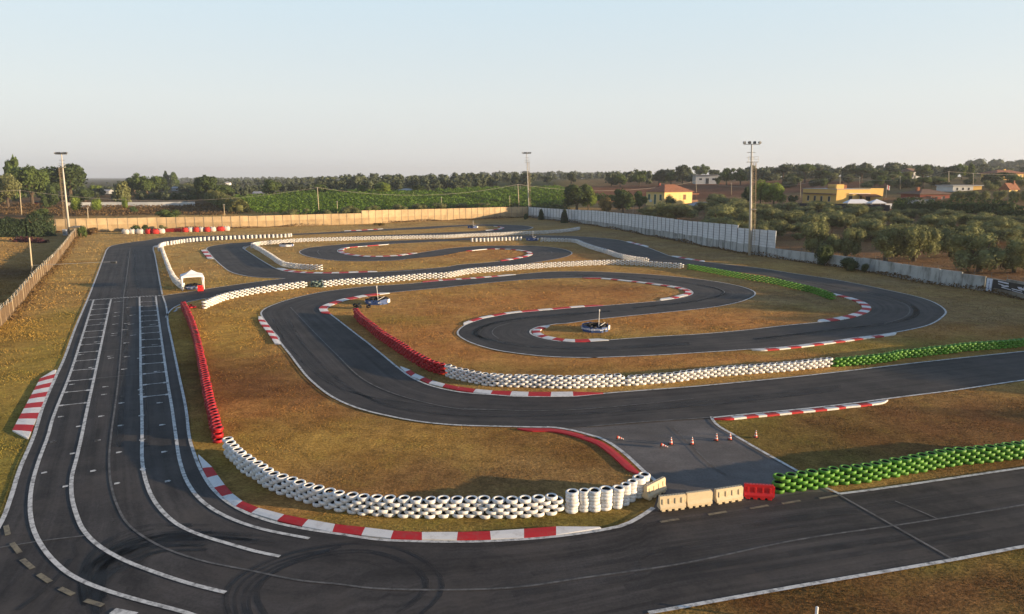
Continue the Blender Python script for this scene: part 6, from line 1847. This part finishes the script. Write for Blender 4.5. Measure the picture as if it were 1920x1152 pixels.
def far_wood():
    """the tree line along the horizon: one mass of crowns"""
    C, N, cv, cf = [], [], [], []
    def crown(x, y, r, h):
        z = tz(x, y)
        bl = [(x + R.uniform(-.4, .4) * r, y + R.uniform(-.4, .4) * r, z + h * R.uniform(.4, .85), r * R.uniform(.35, .6), r * .5, h * R.uniform(.15, .26)) for _ in range(5)]
        bl.append((x, y, z + h * .35, r * .8, r * .6, h * .4))
        P, Q = crown_points(bl, 100)
        C.append(P); N.append(Q)
        for b in bl:
            v, f = ball(b[:3], (b[3] * .75, b[4] * .75, b[5] * .75), 6, 3)
            base = sum(len(q) for q in cv)
            cf.append(np.array(f) + base); cv.append(np.array(v))
    def belt(px0, px1, d0, d1, n, hmin, hmax):
        for _ in range(n):
            px = R.uniform(px0, px1); dd = R.uniform(d0, d1)
            h = R.uniform(hmin, hmax)
            crown((px - 960) / F * dd, dd, h * R.uniform(.45, .75), h)
    belt(400, 620, 700, 1100, 90, 4, 7)
    belt(600, 1000, 430, 640, 170, 4, 8.5)
    belt(640, 900, 390, 430, 36, 3, 6.5)
    belt(430, 640, 420, 520, 50, 2.5, 5)
    belt(980, 1180, 700, 1000, 60, 4, 9)
    belt(1120, 1300, 430, 560, 40, 4, 8)
    belt(1380, 1700, 430, 560, 110, 5, 10)
    belt(1640, 1960, 460, 620, 90, 5, 10)
    belt(1800, 1990, 800, 1000, 60, 16, 24)
    belt(-60, 420, 600, 1000, 70, 3, 6)
    belt(-60, 470, 330, 600, 120, 2.5, 5)
    me = quad_mesh('wood', np.concatenate(C), np.concatenate(N), 1.25, M['leaf_far'], (np.concatenate(cv), np.concatenate(cf)), 1.3)
    tag(put('wood', me), 'far wooded tree line along the horizon', 'wood', None, 'stuff')
    C.clear(); N.clear(); cv.clear(); cf.clear()
    belt(900, 1130, 1300, 1700, 140, 7, 17)
    belt(350, 900, 1600, 2300, 160, 6, 10)
    me = quad_mesh('wood', np.concatenate(C), np.concatenate(N), 2.6, M['leaf_far'], (np.concatenate(cv), np.concatenate(cf)), 1.3)
    tag(put('wood', me), 'bluish woods on the farthest rise', 'wood', None, 'stuff')
far_wood()

def weeds():
    """dry weeds along the foot of walls and fences"""
    C, N = [], []
    for pts, n, hmax in ((back_base_px, 5200, 0.9), (right_base_px, 5200, 0.9), (left_fence_px, 1600, 0.5)):
        d = smooth([gp(*p) for p in pts], 0.3)
        nn = normals2(d)
        c0 = np.array([10., 120.])
        sg = np.sign(((c0 - d) * nn).sum(1))
        i = NR.randint(0, len(d), n)
        xy = d[i] + nn[i] * (sg[i] * np.abs(NR.normal(size=n)) * 0.5 + 0.25 * sg[i])[:, None]
        h = hmax * (0.5 + 0.5 * np.sin(i * 0.09) * np.sin(i * 0.037)) * NR.uniform(0.05, 1, n)
        C.append(np.column_stack([xy, h])); N.append(NR.normal(size=(n, 3)) + np.array([0, -.3, .5]))
    tag(put('dry_weeds', quad_mesh('dry_weeds', np.concatenate(C), np.concatenate(N), 0.22, M['leaf_dry'])), 'dry weeds along the foot of the walls', 'weeds', None, 'stuff')
    # scattered dry scrub on the slopes behind the tan wall
    n = 16000
    px, py = NR.uniform(-20, 440, 300), NR.uniform(384, 404, 300)
    S = np.array([hit(a, b)[:] for a, b in zip(px, py)])
    i = NR.randint(0, len(S), n)
    xy = S[i, :2] + NR.normal(size=(n, 2)) * 2.2
    C = np.column_stack([xy, terrain(xy) + NR.uniform(0, .9, n)])
    tag(put('dry_scrub', quad_mesh('dry_scrub', C, NR.normal(size=(n, 3)) + np.array([0, 0, .6]), 0.45, M['leaf_dry'])), 'dry brown scrub on the slope behind the tan wall', 'scrub', None, 'stuff')
weeds()

# ---------------------------------------------------------------- buildings
def span(C, d, px):
    """length along ground direction d from C whose end shows at px"""
    k = (px - 960) / F
    return (k * depth_of(C) - C.x) / (d.x - k * d.y * CP)

class House:
    def __init__(s, px, py, ang, pxl, pxr, eave_py, name, label, cat='house', dist=None):
        s.C = hit(px, py)
        a = math.radians(ang)
        s.a, s.b = Vector((math.cos(a), math.sin(a), 0)), Vector((-math.sin(a), math.cos(a), 0))
        s.w, s.d = span(s.C, s.a, pxr), span(s.C, s.b, pxl)
        s.h = z_at(s.C, eave_py) - s.C.z
        s.o = empty(name, s.C, label, cat, None, a)
    def box(s, name, m, x0, x1, y0, y1, z0, z1, parent=None):
        b = MB(); b.box(((x0 + x1) / 2, (y0 + y1) / 2, (z0 + z1) / 2), (x1 - x0, y1 - y0, z1 - z0))
        return b.build(name, M[m], parent or s.o)
    def hip(s, m, h, over=0.5, gable=False, rec=None):
        x0, x1, y0, y1 = rec or (0, s.w, 0, s.d)
        z = s.h
        x0 -= over; y0 -= over; x1 += over; y1 += over
        W, D = x1 - x0, y1 - y0
        b = MB()
        c = [Vector(q) for q in ((x0, y0, z), (x1, y0, z), (x1, y1, z), (x0, y1, z))]
        if W > D:
            k = 0 if gable else D / 2
            r = [Vector((x0 + k, (y0 + y1) / 2, z + h)), Vector((x1 - k, (y0 + y1) / 2, z + h))]
            b.face([c[0], c[1], r[1], r[0]]); b.face([c[2], c[3], r[0], r[1]]); b.face([c[1], c[2], r[1]]); b.face([c[3], c[0], r[0]])
        else:
            k = 0 if gable else W / 2
            r = [Vector(((x0 + x1) / 2, y0 + k, z + h)), Vector(((x0 + x1) / 2, y1 - k, z + h))]
            b.face([c[1], c[2], r[1], r[0]]); b.face([c[3], c[0], r[0], r[1]]); b.face([c[0], c[1], r[0]]); b.face([c[2], c[3], r[1]])
        b.face([c[3], c[2], c[1], c[0]])
        lo = [q - Vector((0, 0, .18)) for q in c]
        for i in range(4):
            j = (i + 1) % 4
            b.face([lo[i], lo[j], c[j], c[i]])
        return b.build('roof', M[m], s.o)
    def window(s, face, u, z0, z1, w, m='window_dark', frame='plaster_white', shut=None, name='window'):
        """face 'f': the wall along +x, 's': the wall along +y; u metres from the corner"""
        def bx(nm, mm, u0, u1, za, zb, d0, d1, par):
            if face == 'f': return s.box(nm, mm, u0, u1, -d1, -d0, za, zb, par)
            return s.box(nm, mm, -d1, -d0, u0, u1, za, zb, par)
        f = bx(name, frame, u - w / 2 - .08, u + w / 2 + .08, z0 - .08, z1 + .08, 0.0, 0.035, s.o)
        bx('pane', m, u - w / 2, u + w / 2, z0, z1, 0.036, 0.05, f)
        if shut:
            for q in (-1, 1): bx('shutter', shut, u + q * (w * .75) - w * .22, u + q * (w * .75) + w * .22, z0, z1, 0.04, 0.075, f)

# farmhouse
h = House(1245, 387, 33, 1211, 1297, 360, 'farmhouse', 'yellow farmhouse with a hipped terracotta roof beyond the panel wall')
h.box('wall', 'plaster_yellow', 0, h.w, 0, h.d, -1, h.h)
rf = h.hip('roof_tile', h.h * 0.50)
h.box('chimney', 'plaster_red', h.w * .28, h.w * .28 + .7, h.d * .72, h.d * .72 + .7, h.h + .3, h.h * 1.5 + .5, rf)
h.window('f', h.w * .72, h.h * .42, h.h * .78, h.w * .1, 'shutter_brown', 'plaster_ochre')
for u, z0 in ((.2, .40), (.5, .12), (.83, .40)):
    h.window('s', h.d * u, h.h * z0, h.h * .80, h.d * .11, 'shutter', 'plaster_white')
h.box('air_conditioner', 'plaster_white', -.35, 0, h.d * .66, h.d * .78, h.h * .25, h.h * .42)
pg = MB()
for x in (.4, 3.4):
    for y in (.6, 3.2): pg.tube((h.w + x, y, -.5), (h.w + x, y, h.h * .78), .08, .08, 6)
pg.build('porch_post', M['shutter_brown'], h.o)
h.box('porch_roof', 'roof_tile', h.w + .02, h.w + 4.2, .2, 3.8, h.h * .78, h.h * .84)
bl = MB(); bl.box((h.w + 2.2, .5, h.h * .3), (4.0, .06, .9)); bl.build('balustrade', M['shutter_brown'], h.o)
s_ = House(1301, 392, 20, 1290, 1339, 386, 'shed', 'low open shed with a pale grey sheet roof beside the farmhouse', 'shed')
pst = MB()
for x in (.2, s_.w - .2):
    for y in (.2, max(s_.d, 3) - .2): pst.tube((x, y, -.5), (x, y, s_.h), .08, .08, 6)
pst.build('shed_post', M['steel'], s_.o)
s_.box('back_wall', 'plaster_grey', .1, s_.w - .1, max(s_.d, 3) - .15, max(s_.d, 3), -.5, s_.h)
s_.d = max(s_.d, 4.5); s_.hip('roof_grey', 1.3, .4)

# flat roofed yellow house
y = House(1567, 384, 14, 1504, 1654, 355.5, 'yellow_house', 'long flat roofed yellow house with awning above the olive grove')
H_ = y.h
y.box('wall', 'plaster_ochre', 0, y.w, 0, y.d, -2, H_)
y.box('parapet', 'plaster_ochre', y.w * .72, y.w + .03, -.03, y.d * .5, H_ + .002, H_ * 1.06)
y.box('roof_edge', 'roof_grey', -.2, y.w * .715, -.2, y.d + .2, H_ + .003, H_ + .16)
y.box('stair_tower', 'plaster_ochre', y.w * .10, y.w * .26, y.d * .15, y.d * .4, H_ + .165, H_ * 1.32)
y.box('chimney', 'roof_tile', y.w * .30, y.w * .36, y.d * .2, y.d * .28, H_ + .165, H_ * 1.28)
sp = MB()
for k in range(5): sp.box((y.w * .05 + 1.2, y.d * (.25 + .13 * k), H_ + .7), (2.0, y.d * .11, .08), 0, 0, 1)
sp.build('solar_panel', M['solar'], y.o)
for u in (.2, .42, .62, .82): y.window('s', y.d * u, H_ * .18, H_ * .52, y.d * .06, 'window_dark', 'plaster_white')
y.box('canopy', 'roof_brown', -1.0, -.02, .3, y.d * .95, H_ * .66, H_ * .72)
for u, w in ((.30, .07), (.68, .09)): y.window('f', y.w * u, H_ * .25, H_ * .55, y.w * w, 'window_dark', 'shutter_brown')
y.window('f', y.w * .52, H_ * .06, H_ * .55, y.w * .05, 'shutter_brown', 'plaster_white', name='door')
aw = MB()
aw.face([Vector((y.w * .45, -.02, H_ * .68)), Vector((y.w * .45, -2.6, H_ * .56)), Vector((y.w * .84, -2.6, H_ * .56)), Vector((y.w * .84, -.02, H_ * .68))])
aw.face([Vector((y.w * .45, -2.6, H_ * .50)), Vector((y.w * .84, -2.6, H_ * .50)), Vector((y.w * .84, -2.6, H_ * .56)), Vector((y.w * .45, -2.6, H_ * .56))])
aw.build('awning', M['shutter_brown'], y.o)
y.box('ledge', 'plaster_white', y.w * .24, y.w * .70, -.5, -.02, H_ * .70, H_ * .735)
def small_tent(pxa, pxb, py, ty, label, long=False):
    c = hit((pxa + pxb) / 2, py)
    W = (pxb - pxa) * mpp(c)
    hh = z_at(c, ty) - c.z
    o = empty('garden_pavilion', c, label, 'garden pavilion', 'white garden pavilions before the yellow house')
    D = 3.2; e = hh * .58
    b = MB()
    q = [Vector((-W / 2, -D / 2, e)), Vector((W / 2, -D / 2, e)), Vector((W / 2, D / 2, e)), Vector((-W / 2, D / 2, e))]
    r0, r1 = (Vector((-W / 2 + (D / 2 if long else W / 2), 0, hh)), Vector((W / 2 - (D / 2 if long else W / 2), 0, hh)))
    b.face([q[0], q[1], r1, r0]); b.face([q[2], q[3], r0, r1]); b.face([q[1], q[2], r1]); b.face([q[3], q[0], r0])
    for i in range(4):
        j = (i + 1) % 4
        b.face([q[i] - Vector((0, 0, .25)), q[j] - Vector((0, 0, .25)), q[j], q[i]])
    b.build('canopy', M['fabric_white'], o)
    for i in range(4):
        l_ = MB(); l_.tube((q[i].x * .97, q[i].y * .97, -.5), (q[i].x * .97, q[i].y * .97, e), .07, .07, 6); l_.build('leg', M['fabric_white'], o)
small_tent(1584, 1628, 389, 374, 'long white pavilion roof in front of the yellow house', True)
small_tent(1629, 1656, 389.5, 373.5, 'pointed white pavilion at the sunny corner of the yellow house')
def net_fence():
    a = [(1476, 391), (1520, 392), (1570, 393.5), (1620, 395), (1668, 396)]
    P = [hit(*p) for p in a]
    d = resample(np.array([p[:2] for p in P]), 2.6)
    o = empty('net_fence', (d[0][0], d[0][1], tz(*d[0])), 'black shade net fence between olive grove and yellow house', 'fence')
    o0 = o.location
    n = MB()
    for i in range(len(d) - 1):
        p, q = Vector((*d[i], tz(*d[i]))) - o0, Vector((*d[i + 1], tz(*d[i + 1]))) - o0
        n.box(tuple((p + q) / 2 + Vector((0, 0, .75))), ((q - p).length, .04, 2.0), math.atan2(q.y - p.y, q.x - p.x))
        b = MB(); b.tube((0, 0, -.3), (0, 0, 1.9), .05, .05, 6); b.build('fence_post', M['steel_dark'], o, loc=p)
    n.build('shade_net', M['net_black'], o)
net_fence()
def plain_board(px, py, w, hpx, m, label, name='white_board'):
    c = hit(px, py); s = mpp(c); H = z_at(c, py - hpx) - c.z
    o = empty(name, c, label, 'board')
    b = MB(); b.box((0, 0, H * .55), (w * s, .12, H * .9)); b.build('board_face', M[m], o)
    for q in (-1, 1):
        l_ = MB(); l_.tube((q * w * s * .42, .08, -.3), (q * w * s * .42, .08, H), .05, .05, 6); l_.build('board_post', M['steel'], o)
plain_board(1665.5, 392, 12, 10, 'fabric_white', 'square white board at the end of the black net fence')
def flag():
    c = hit(1661, 372); H = z_at(c, 346) - c.z
    o = empty('flagpole', c, 'flagpole with a hanging pale and red flag beside the yellow house', 'flagpole')
    b = MB(); b.tube((0, 0, 0), (0, 0, H), .05, .04, 6); b.build('pole_shaft', M['steel'], o)
    f = MB()
    for k, (x0, x1) in enumerate(((.05, .35), (.35, .7), (.7, 1.0))):
        for j in range(3):
            f.face([Vector((x0, .06 * (j % 2), H * (.95 - .1 * j) - x0 * .5)), Vector((x1, .06 * ((j + 1) % 2), H * (.95 - .1 * j) - x1 * .5)), Vector((x1, .06 * (j % 2), H * (.85 - .1 * j) - x1 * .5)), Vector((x0, .06 * ((j + 1) % 2), H * (.85 - .1 * j) - x0 * .5))], k % 2)
    f.build('flag_cloth', [M['fabric_white'], M['plastic_red']], o)
flag()

# red roofed bungalow, long low building, small gabled house, hill houses
r = House(1724, 378, 10, 1688, 1780, 364, 'bungalow', 'dark red bungalow with a wide brown tiled roof')
r.box('wall', 'plaster_red', 0, r.w, 0, r.d, -1.5, r.h)
rf = r.hip('roof_brown', r.h * .62, .9)
r.box('chimney', 'roof_tile', r.w * .16, r.w * .24, r.d * .4, r.d * .5, r.h + .6, r.h * 1.9, rf)
for u in (.25, .55, .8): r.window('f', r.w * u, r.h * .2, r.h * .7, r.w * .07, 'window_dark', 'plaster_red')
r.box('porch_roof', 'roof_brown', r.w * .2, r.w * .6, -2.2, -.02, r.h * .62, r.h * .70)
for k in (.22, .58): 
    t_ = MB(); t_.tube((r.w * k, -2.0, -1), (r.w * k, -2.0, r.h * .62), .09, .09, 6); t_.build('porch_post', M['plaster_white'], r.o)
g = House(1706, 384, 6, 1699, 1752, 373, 'outbuilding', 'low grey outbuilding with a pinkish roof before the bungalow', 'shed')
g.d = 5; g.box('wall', 'plaster_grey', 0, g.w, 0, g.d, -1, g.h); g.box('roof', 'roof_brown', -.3, g.w + .3, -.3, g.d + .3, g.h + .002, g.h + .25); g.window('f', g.w * .3, g.h * .2, g.h * .6, g.w * .1); g.window('f', g.w * .7, g.h * .2, g.h * .6, g.w * .1)
l = House(1786, 360, 4, 1779, 1840, 349, 'low_building', 'long low building with a pale flat roof behind the pruned olive row', 'building')
l.d = 9; l.box('wall', 'plaster_white', 0, l.w * .7, 0, l.d, -1, l.h); l.box('end_wall', 'plaster_ochre', l.w * .702, l.w, .02, l.d, -1, l.h); l.box('roof', 'roof_grey', -.4, l.w + .4, -.4, l.d + .4, l.h + .002, l.h + .3)
for u in (.15, .35, .55): l.window('f', l.w * u, l.h * .3, l.h * .7, l.w * .06)
c = House(1892, 360, 20, 1876, 1908, 355.5, 'cottage', 'small gabled cottage with a cream front near the picture edge')
c.box('wall', 'plaster_yellow', 0, c.w, 0, c.d, -1.5, c.h); rf = c.hip('roof_tile', 2.2, .5, True); c.box('chimney', 'roof_tile', c.w * .75, c.w * .85, c.d * .3, c.d * .4, c.h + .4, c.h + 3.0, rf); c.window('f', c.w * .4, c.h * .2, c.h * .7, c.w * .15)
w = House(1304, 346, -6, 1298, 1346, 329, 'hill_house', 'white flat roofed house with a dark door on the hill behind the ploughed field')
w.d = max(abs(w.d), 8); w.box('wall', 'plaster_white', 0, w.w, 0, w.d, -1.5, w.h); w.box('roof', 'roof_grey', -.5, w.w + .5, -.9, w.d + .4, w.h + .002, w.h + .35)
w.window('f', w.w * .52, .1, w.h * .66, w.w * .14, 'window_dark', 'plaster_white', name='door')
for u in (.22, .80): w.window('f', w.w * u, w.h * .45, w.h * .66, w.w * .12)
k_ = House(1705, 336, 40, 1682, 1724, 322, 'hill_house', 'grey two storey house with a brown roof among the hill trees')
k_.box('wall', 'plaster_grey', 0, k_.w, 0, k_.d, -3, k_.h); k_.hip('roof_brown', k_.h * .45, .6)
for u in (.3, .7):
    for zz0 in (.1, .58): k_.window('s', k_.d * u, k_.h * zz0, k_.h * (zz0 + .25), k_.d * .1)
k_.window('f', k_.w * .5, k_.h * .1, k_.h * .5, k_.w * .2)
v = House(1868, 338, 12, 1858, 1918, 325, 'villa', 'red roofed villa on the hill with a sunny ochre wall')
v.box('wall', 'plaster_ochre', 0, v.w, 0, max(v.d, 9), -3, v.h); v.d = max(v.d, 9); rf = v.hip('roof_tile', v.h * .5, .9); v.box('chimney', 'plaster_ochre', v.w * .5, v.w * .56, v.d * .4, v.d * .5, v.h + .5, v.h * 1.6, rf)
for u in (.2, .45, .7, .9): v.window('f', v.w * u, v.h * .3, v.h * .7, v.w * .05)
e = House(760, 363.5, 28, 744, 785, 357.5, 'field_shed', 'small shed with a pale roof standing in the vineyard', 'shed')
e.box('wall', 'plaster_white', 0, e.w, 0, e.d, -1, e.h); e.hip('roof_grey', .9, .35); e.window('f', e.w * .5, .2, e.h * .8, e.w * .15, 'shutter_brown', name='door')
for px, py, l0, r0_, ey, lab in ((176, 364, 172, 204, 359, 'low shed with a grey blue roof behind the bright shrubs'), (322, 358, 317, 346, 353, 'grey roofed shed under the pair of taller trees'), (474, 368.5, 471, 496, 366, 'long low pale roof by the lone rounded tree')):
    q = House(px, py, 4, l0, r0_, ey, 'farm_shed', lab, 'shed')
    q.d = 6; q.h = max(q.h, 1.6)
    q.box('wall', 'plaster_grey', 0, q.w, 0, q.d, -1.5, q.h); q.hip('roof_grey', 1.0, .3, True); q.window('f', q.w * .4, .4, q.h * .8, q.w * .12)
q = House(420, 350, 10, 415, 431, 345, 'white_house', 'tiny bright white house on the horizon past the domed tree')
q.d = 7; q.h = max(q.h, 2); q.box('wall', 'fabric_white', 0, q.w, 0, q.d, -2, q.h + 1); q.h += 1; q.hip('roof_grey', 1.2, .3); q.window('f', q.w * .5, .5, q.h * .6, q.w * .15)
# garden wall, hut, electric cabinet and car on the left
P = [hit(128, 389), hit(200, 388), hit(290, 388), (hit(366, 387))]
d = resample(np.array([p[:2] for p in P]), 6)
o = empty('garden_wall', (d[0][0], d[0][1], tz(*d[0])), 'long light grey garden wall on the slope behind the tan wall', 'wall')
gw, cp_ = MB(), MB()
for i in range(len(d) - 1):
    p, q = Vector((*d[i], tz(*d[i]))) - o.location, Vector((*d[i + 1], tz(*d[i + 1]))) - o.location
    rz = math.atan2(q.y - p.y, q.x - p.x)
    gw.box(tuple((p + q) / 2 + Vector((0, 0, .6))), ((q - p).length, .3, 2.6), rz); cp_.box(tuple((p + q) / 2 + Vector((0, 0, 1.94))), ((q - p).length, .4, .08), rz)
gw.build('wall_body', M['plaster_white'], o); cp_.build('coping', M['plaster_grey'], o)
p = gp(140, 442)
o = empty('pump_hut', p, 'small tan hut where reed fence and tan wall meet', 'hut')
b = MB(); b.box((0, 1.2, 1.0), (2.4, 2.2, 2.2)); b.build('hut_wall', M['concrete'], o)
b = MB(); b.box((0, 1.2, 2.2), (2.7, 2.5, .15), 0, 0, 1, .1); b.build('hut_roof', M['concrete_post'], o)
b = MB(); b.box((.3, .08, .9), (.8, .06, 1.6)); b.build('door', M['concrete_post'], o)
p = gp(121, 442)
o = empty('electric_cabinet', p, 'pale blue grey cabinet standing beside the leaning tower', 'cabinet')
b = MB(); b.box((0, .4, .8), (1.0, .6, 1.6)); b.build('cabinet_body', M['sign_white'], o)
b = MB(); b.box((0, .08, .85), (.8, .04, 1.3)); b.build('cabinet_door', M['plaster_grey'], o)
def car(px, py, m, label, ang=0.2):
    c = hit(px, py)
    o = empty('parked_car', c, label, 'car', None, ang)
    def loft(name, secs, mm):
        b = MB(); n = len(secs[0])
        for s0, s1 in zip(secs, secs[1:]):
            for i in range(n):
                j = (i + 1) % n
                b.face([s0[i], s1[i], s1[j], s0[j]])
        b.face(secs[0]); b.face(secs[-1][::-1])
        k = b.build(name, M[mm], o); bv = k.modifiers.new('b', 'BEVEL'); bv.width = .05; bv.segments = 2
    def sec(x, w, z0, z1): return [(x, -w / 2, z0), (x, w / 2, z0), (x, w / 2 * .92, z1), (x, -w / 2 * .92, z1)]
    loft('body', [sec(-2.0, 1.6, .35, .75), sec(-1.2, 1.75, .25, .95), sec(.6, 1.75, .25, .95), sec(1.9, 1.65, .3, .8)], m)
    loft('cabin', [sec(-1.6, 1.5, .93, 1.0), sec(-1.1, 1.45, .93, 1.45), sec(.1, 1.45, .93, 1.48), sec(.9, 1.5, .93, .98)], 'window_dark')
    for x in (-1.25, 1.2):
        for s in (-1, 1):
            w_ = MB(); w_.tube((x, s * .72, .32), (x, s * .9, .32), .32, .32, 12); w_.build('wheel', M['rubber'], o)
car(72, 384.5, 'car_red', 'small red car parked under the bushy trees')

def grass_tufts():
    """upright dry blades on the grass nearest the camera"""
    from mathutils.bvhtree import BVHTree
    vts, fcs = [], []
    for o in COL.objects:
        if o.type == 'MESH' and o.name.split('.')[0] in ('track_road', 'link_road', 'rumble_strip'):
            b0 = len(vts)
            vts += [v.co.copy() for v in o.data.vertices]
            fcs += [[i + b0 for i in p.vertices] for p in o.data.polygons]
    bvh = BVHTree.FromPolygons(vts, fcs)
    pts = []
    def add(n, px0, px1, py0, py1):
        px, py = NR.uniform(px0, px1, n), py0 + (py1 - py0) * NR.uniform(0, 1, n) ** 1.0
        for a, b in zip(px, py):
            p = gp(a, b)
            if bvh.ray_cast(Vector((p.x, p.y, 2)), Vector((0, 0, -1)), 3)[0] is None:
                pts.append((p.x, p.y))
    add(230000, -30, 1950, 600, 1165)
    add(90000, -30, 1950, 470, 640)
    add(60000, 140, 1500, 412, 475)
    n0 = len(pts)
    L = np.array([gp(a, b)[:2] for a, b in zip(NR.uniform(-20, 140, 40000), NR.uniform(440, 640, 40000))])
    pts += [tuple(p) for p in L[outside(L) > 0.3]]
    P = np.array(pts)
    n = len(P)
    tint = tint_at(P)
    dist = np.linalg.norm(P, axis=1)
    s = np.clip(dist / 800, 0.045, 0.14)
    hz = s * NR.uniform(.35, 0.95, n) * (0.7 + .5 * np.sin(P[:, 0] * .8 + 1.3 * np.sin(P[:, 1] * .5)) * np.sin(P[:, 1] * .9))
    hz = np.maximum(hz, .02)
    a = NR.uniform(0, np.pi, n)
    dx = np.column_stack([np.cos(a), np.sin(a), np.zeros(n)]) * (s * NR.uniform(.5, 1.0, n))[:, None]
    base = np.column_stack([P, terrain(P) - 0.01])
    lean = np.column_stack([NR.normal(size=n) * .35 * hz, NR.normal(size=n) * .35 * hz, hz])
    V = np.stack([base - dx / 2, base + dx / 2, base + dx * .3 + lean, base - dx * .3 + lean], 1).reshape(-1, 3)
    me = bpy.data.meshes.new('grass_tufts')
    me.vertices.add(len(V)); me.vertices.foreach_set('co', V.ravel())
    Fq = np.arange(4 * n)
    me.loops.add(4 * n); me.loops.foreach_set('vertex_index', Fq)
    me.polygons.add(n); me.polygons.foreach_set('loop_start', np.arange(0, 4 * n, 4))
    me.update(calc_edges=True)
    c = np.repeat(tint * NR.uniform(.55, .95, (n, 1)), 4, 0)
    ca = me.color_attributes.new('tint', 'FLOAT_COLOR', 'POINT')
    ca.data.foreach_set('color', np.column_stack([c, np.ones(len(c))]).ravel())
    m = bpy.data.materials.new('grass_blades')
    nn, ll = nodes_of(m)
    b = nn['Principled BSDF']; b.inputs['Roughness'].default_value = .9; b.inputs['Specular IOR Level'].default_value = .05
    at = nn.new('ShaderNodeAttribute'); at.attribute_name = 'tint'
    ll.new(at.outputs['Color'], b.inputs['Base Color'])
    me.materials.append(m)
    tag(put('grass_tufts', me), 'short dry grass tufts on the verges and infields', 'grass', None, 'stuff')
grass_tufts()

# ---------------------------------------------------------------- haze
hb = MB(); hb.box((0, 3000, 45), (7000, 7400, 100))
hm = bpy.data.materials.new('haze')
hn, hl = nodes_of(hm)
hn.remove(hn['Principled BSDF'])
pv = hn.new('ShaderNodeVolumePrincipled')
pv.inputs['Color'].default_value = (0.80, 0.86, 0.95, 1); pv.inputs['Density'].default_value = 0.00016; pv.inputs['Anisotropy'].default_value = 0.2
hl.new(pv.outputs[0], hn['Material Output'].inputs['Volume'])
tag(hb.build('haze', hm), 'pale evening haze over the land', 'haze', None, 'stuff')
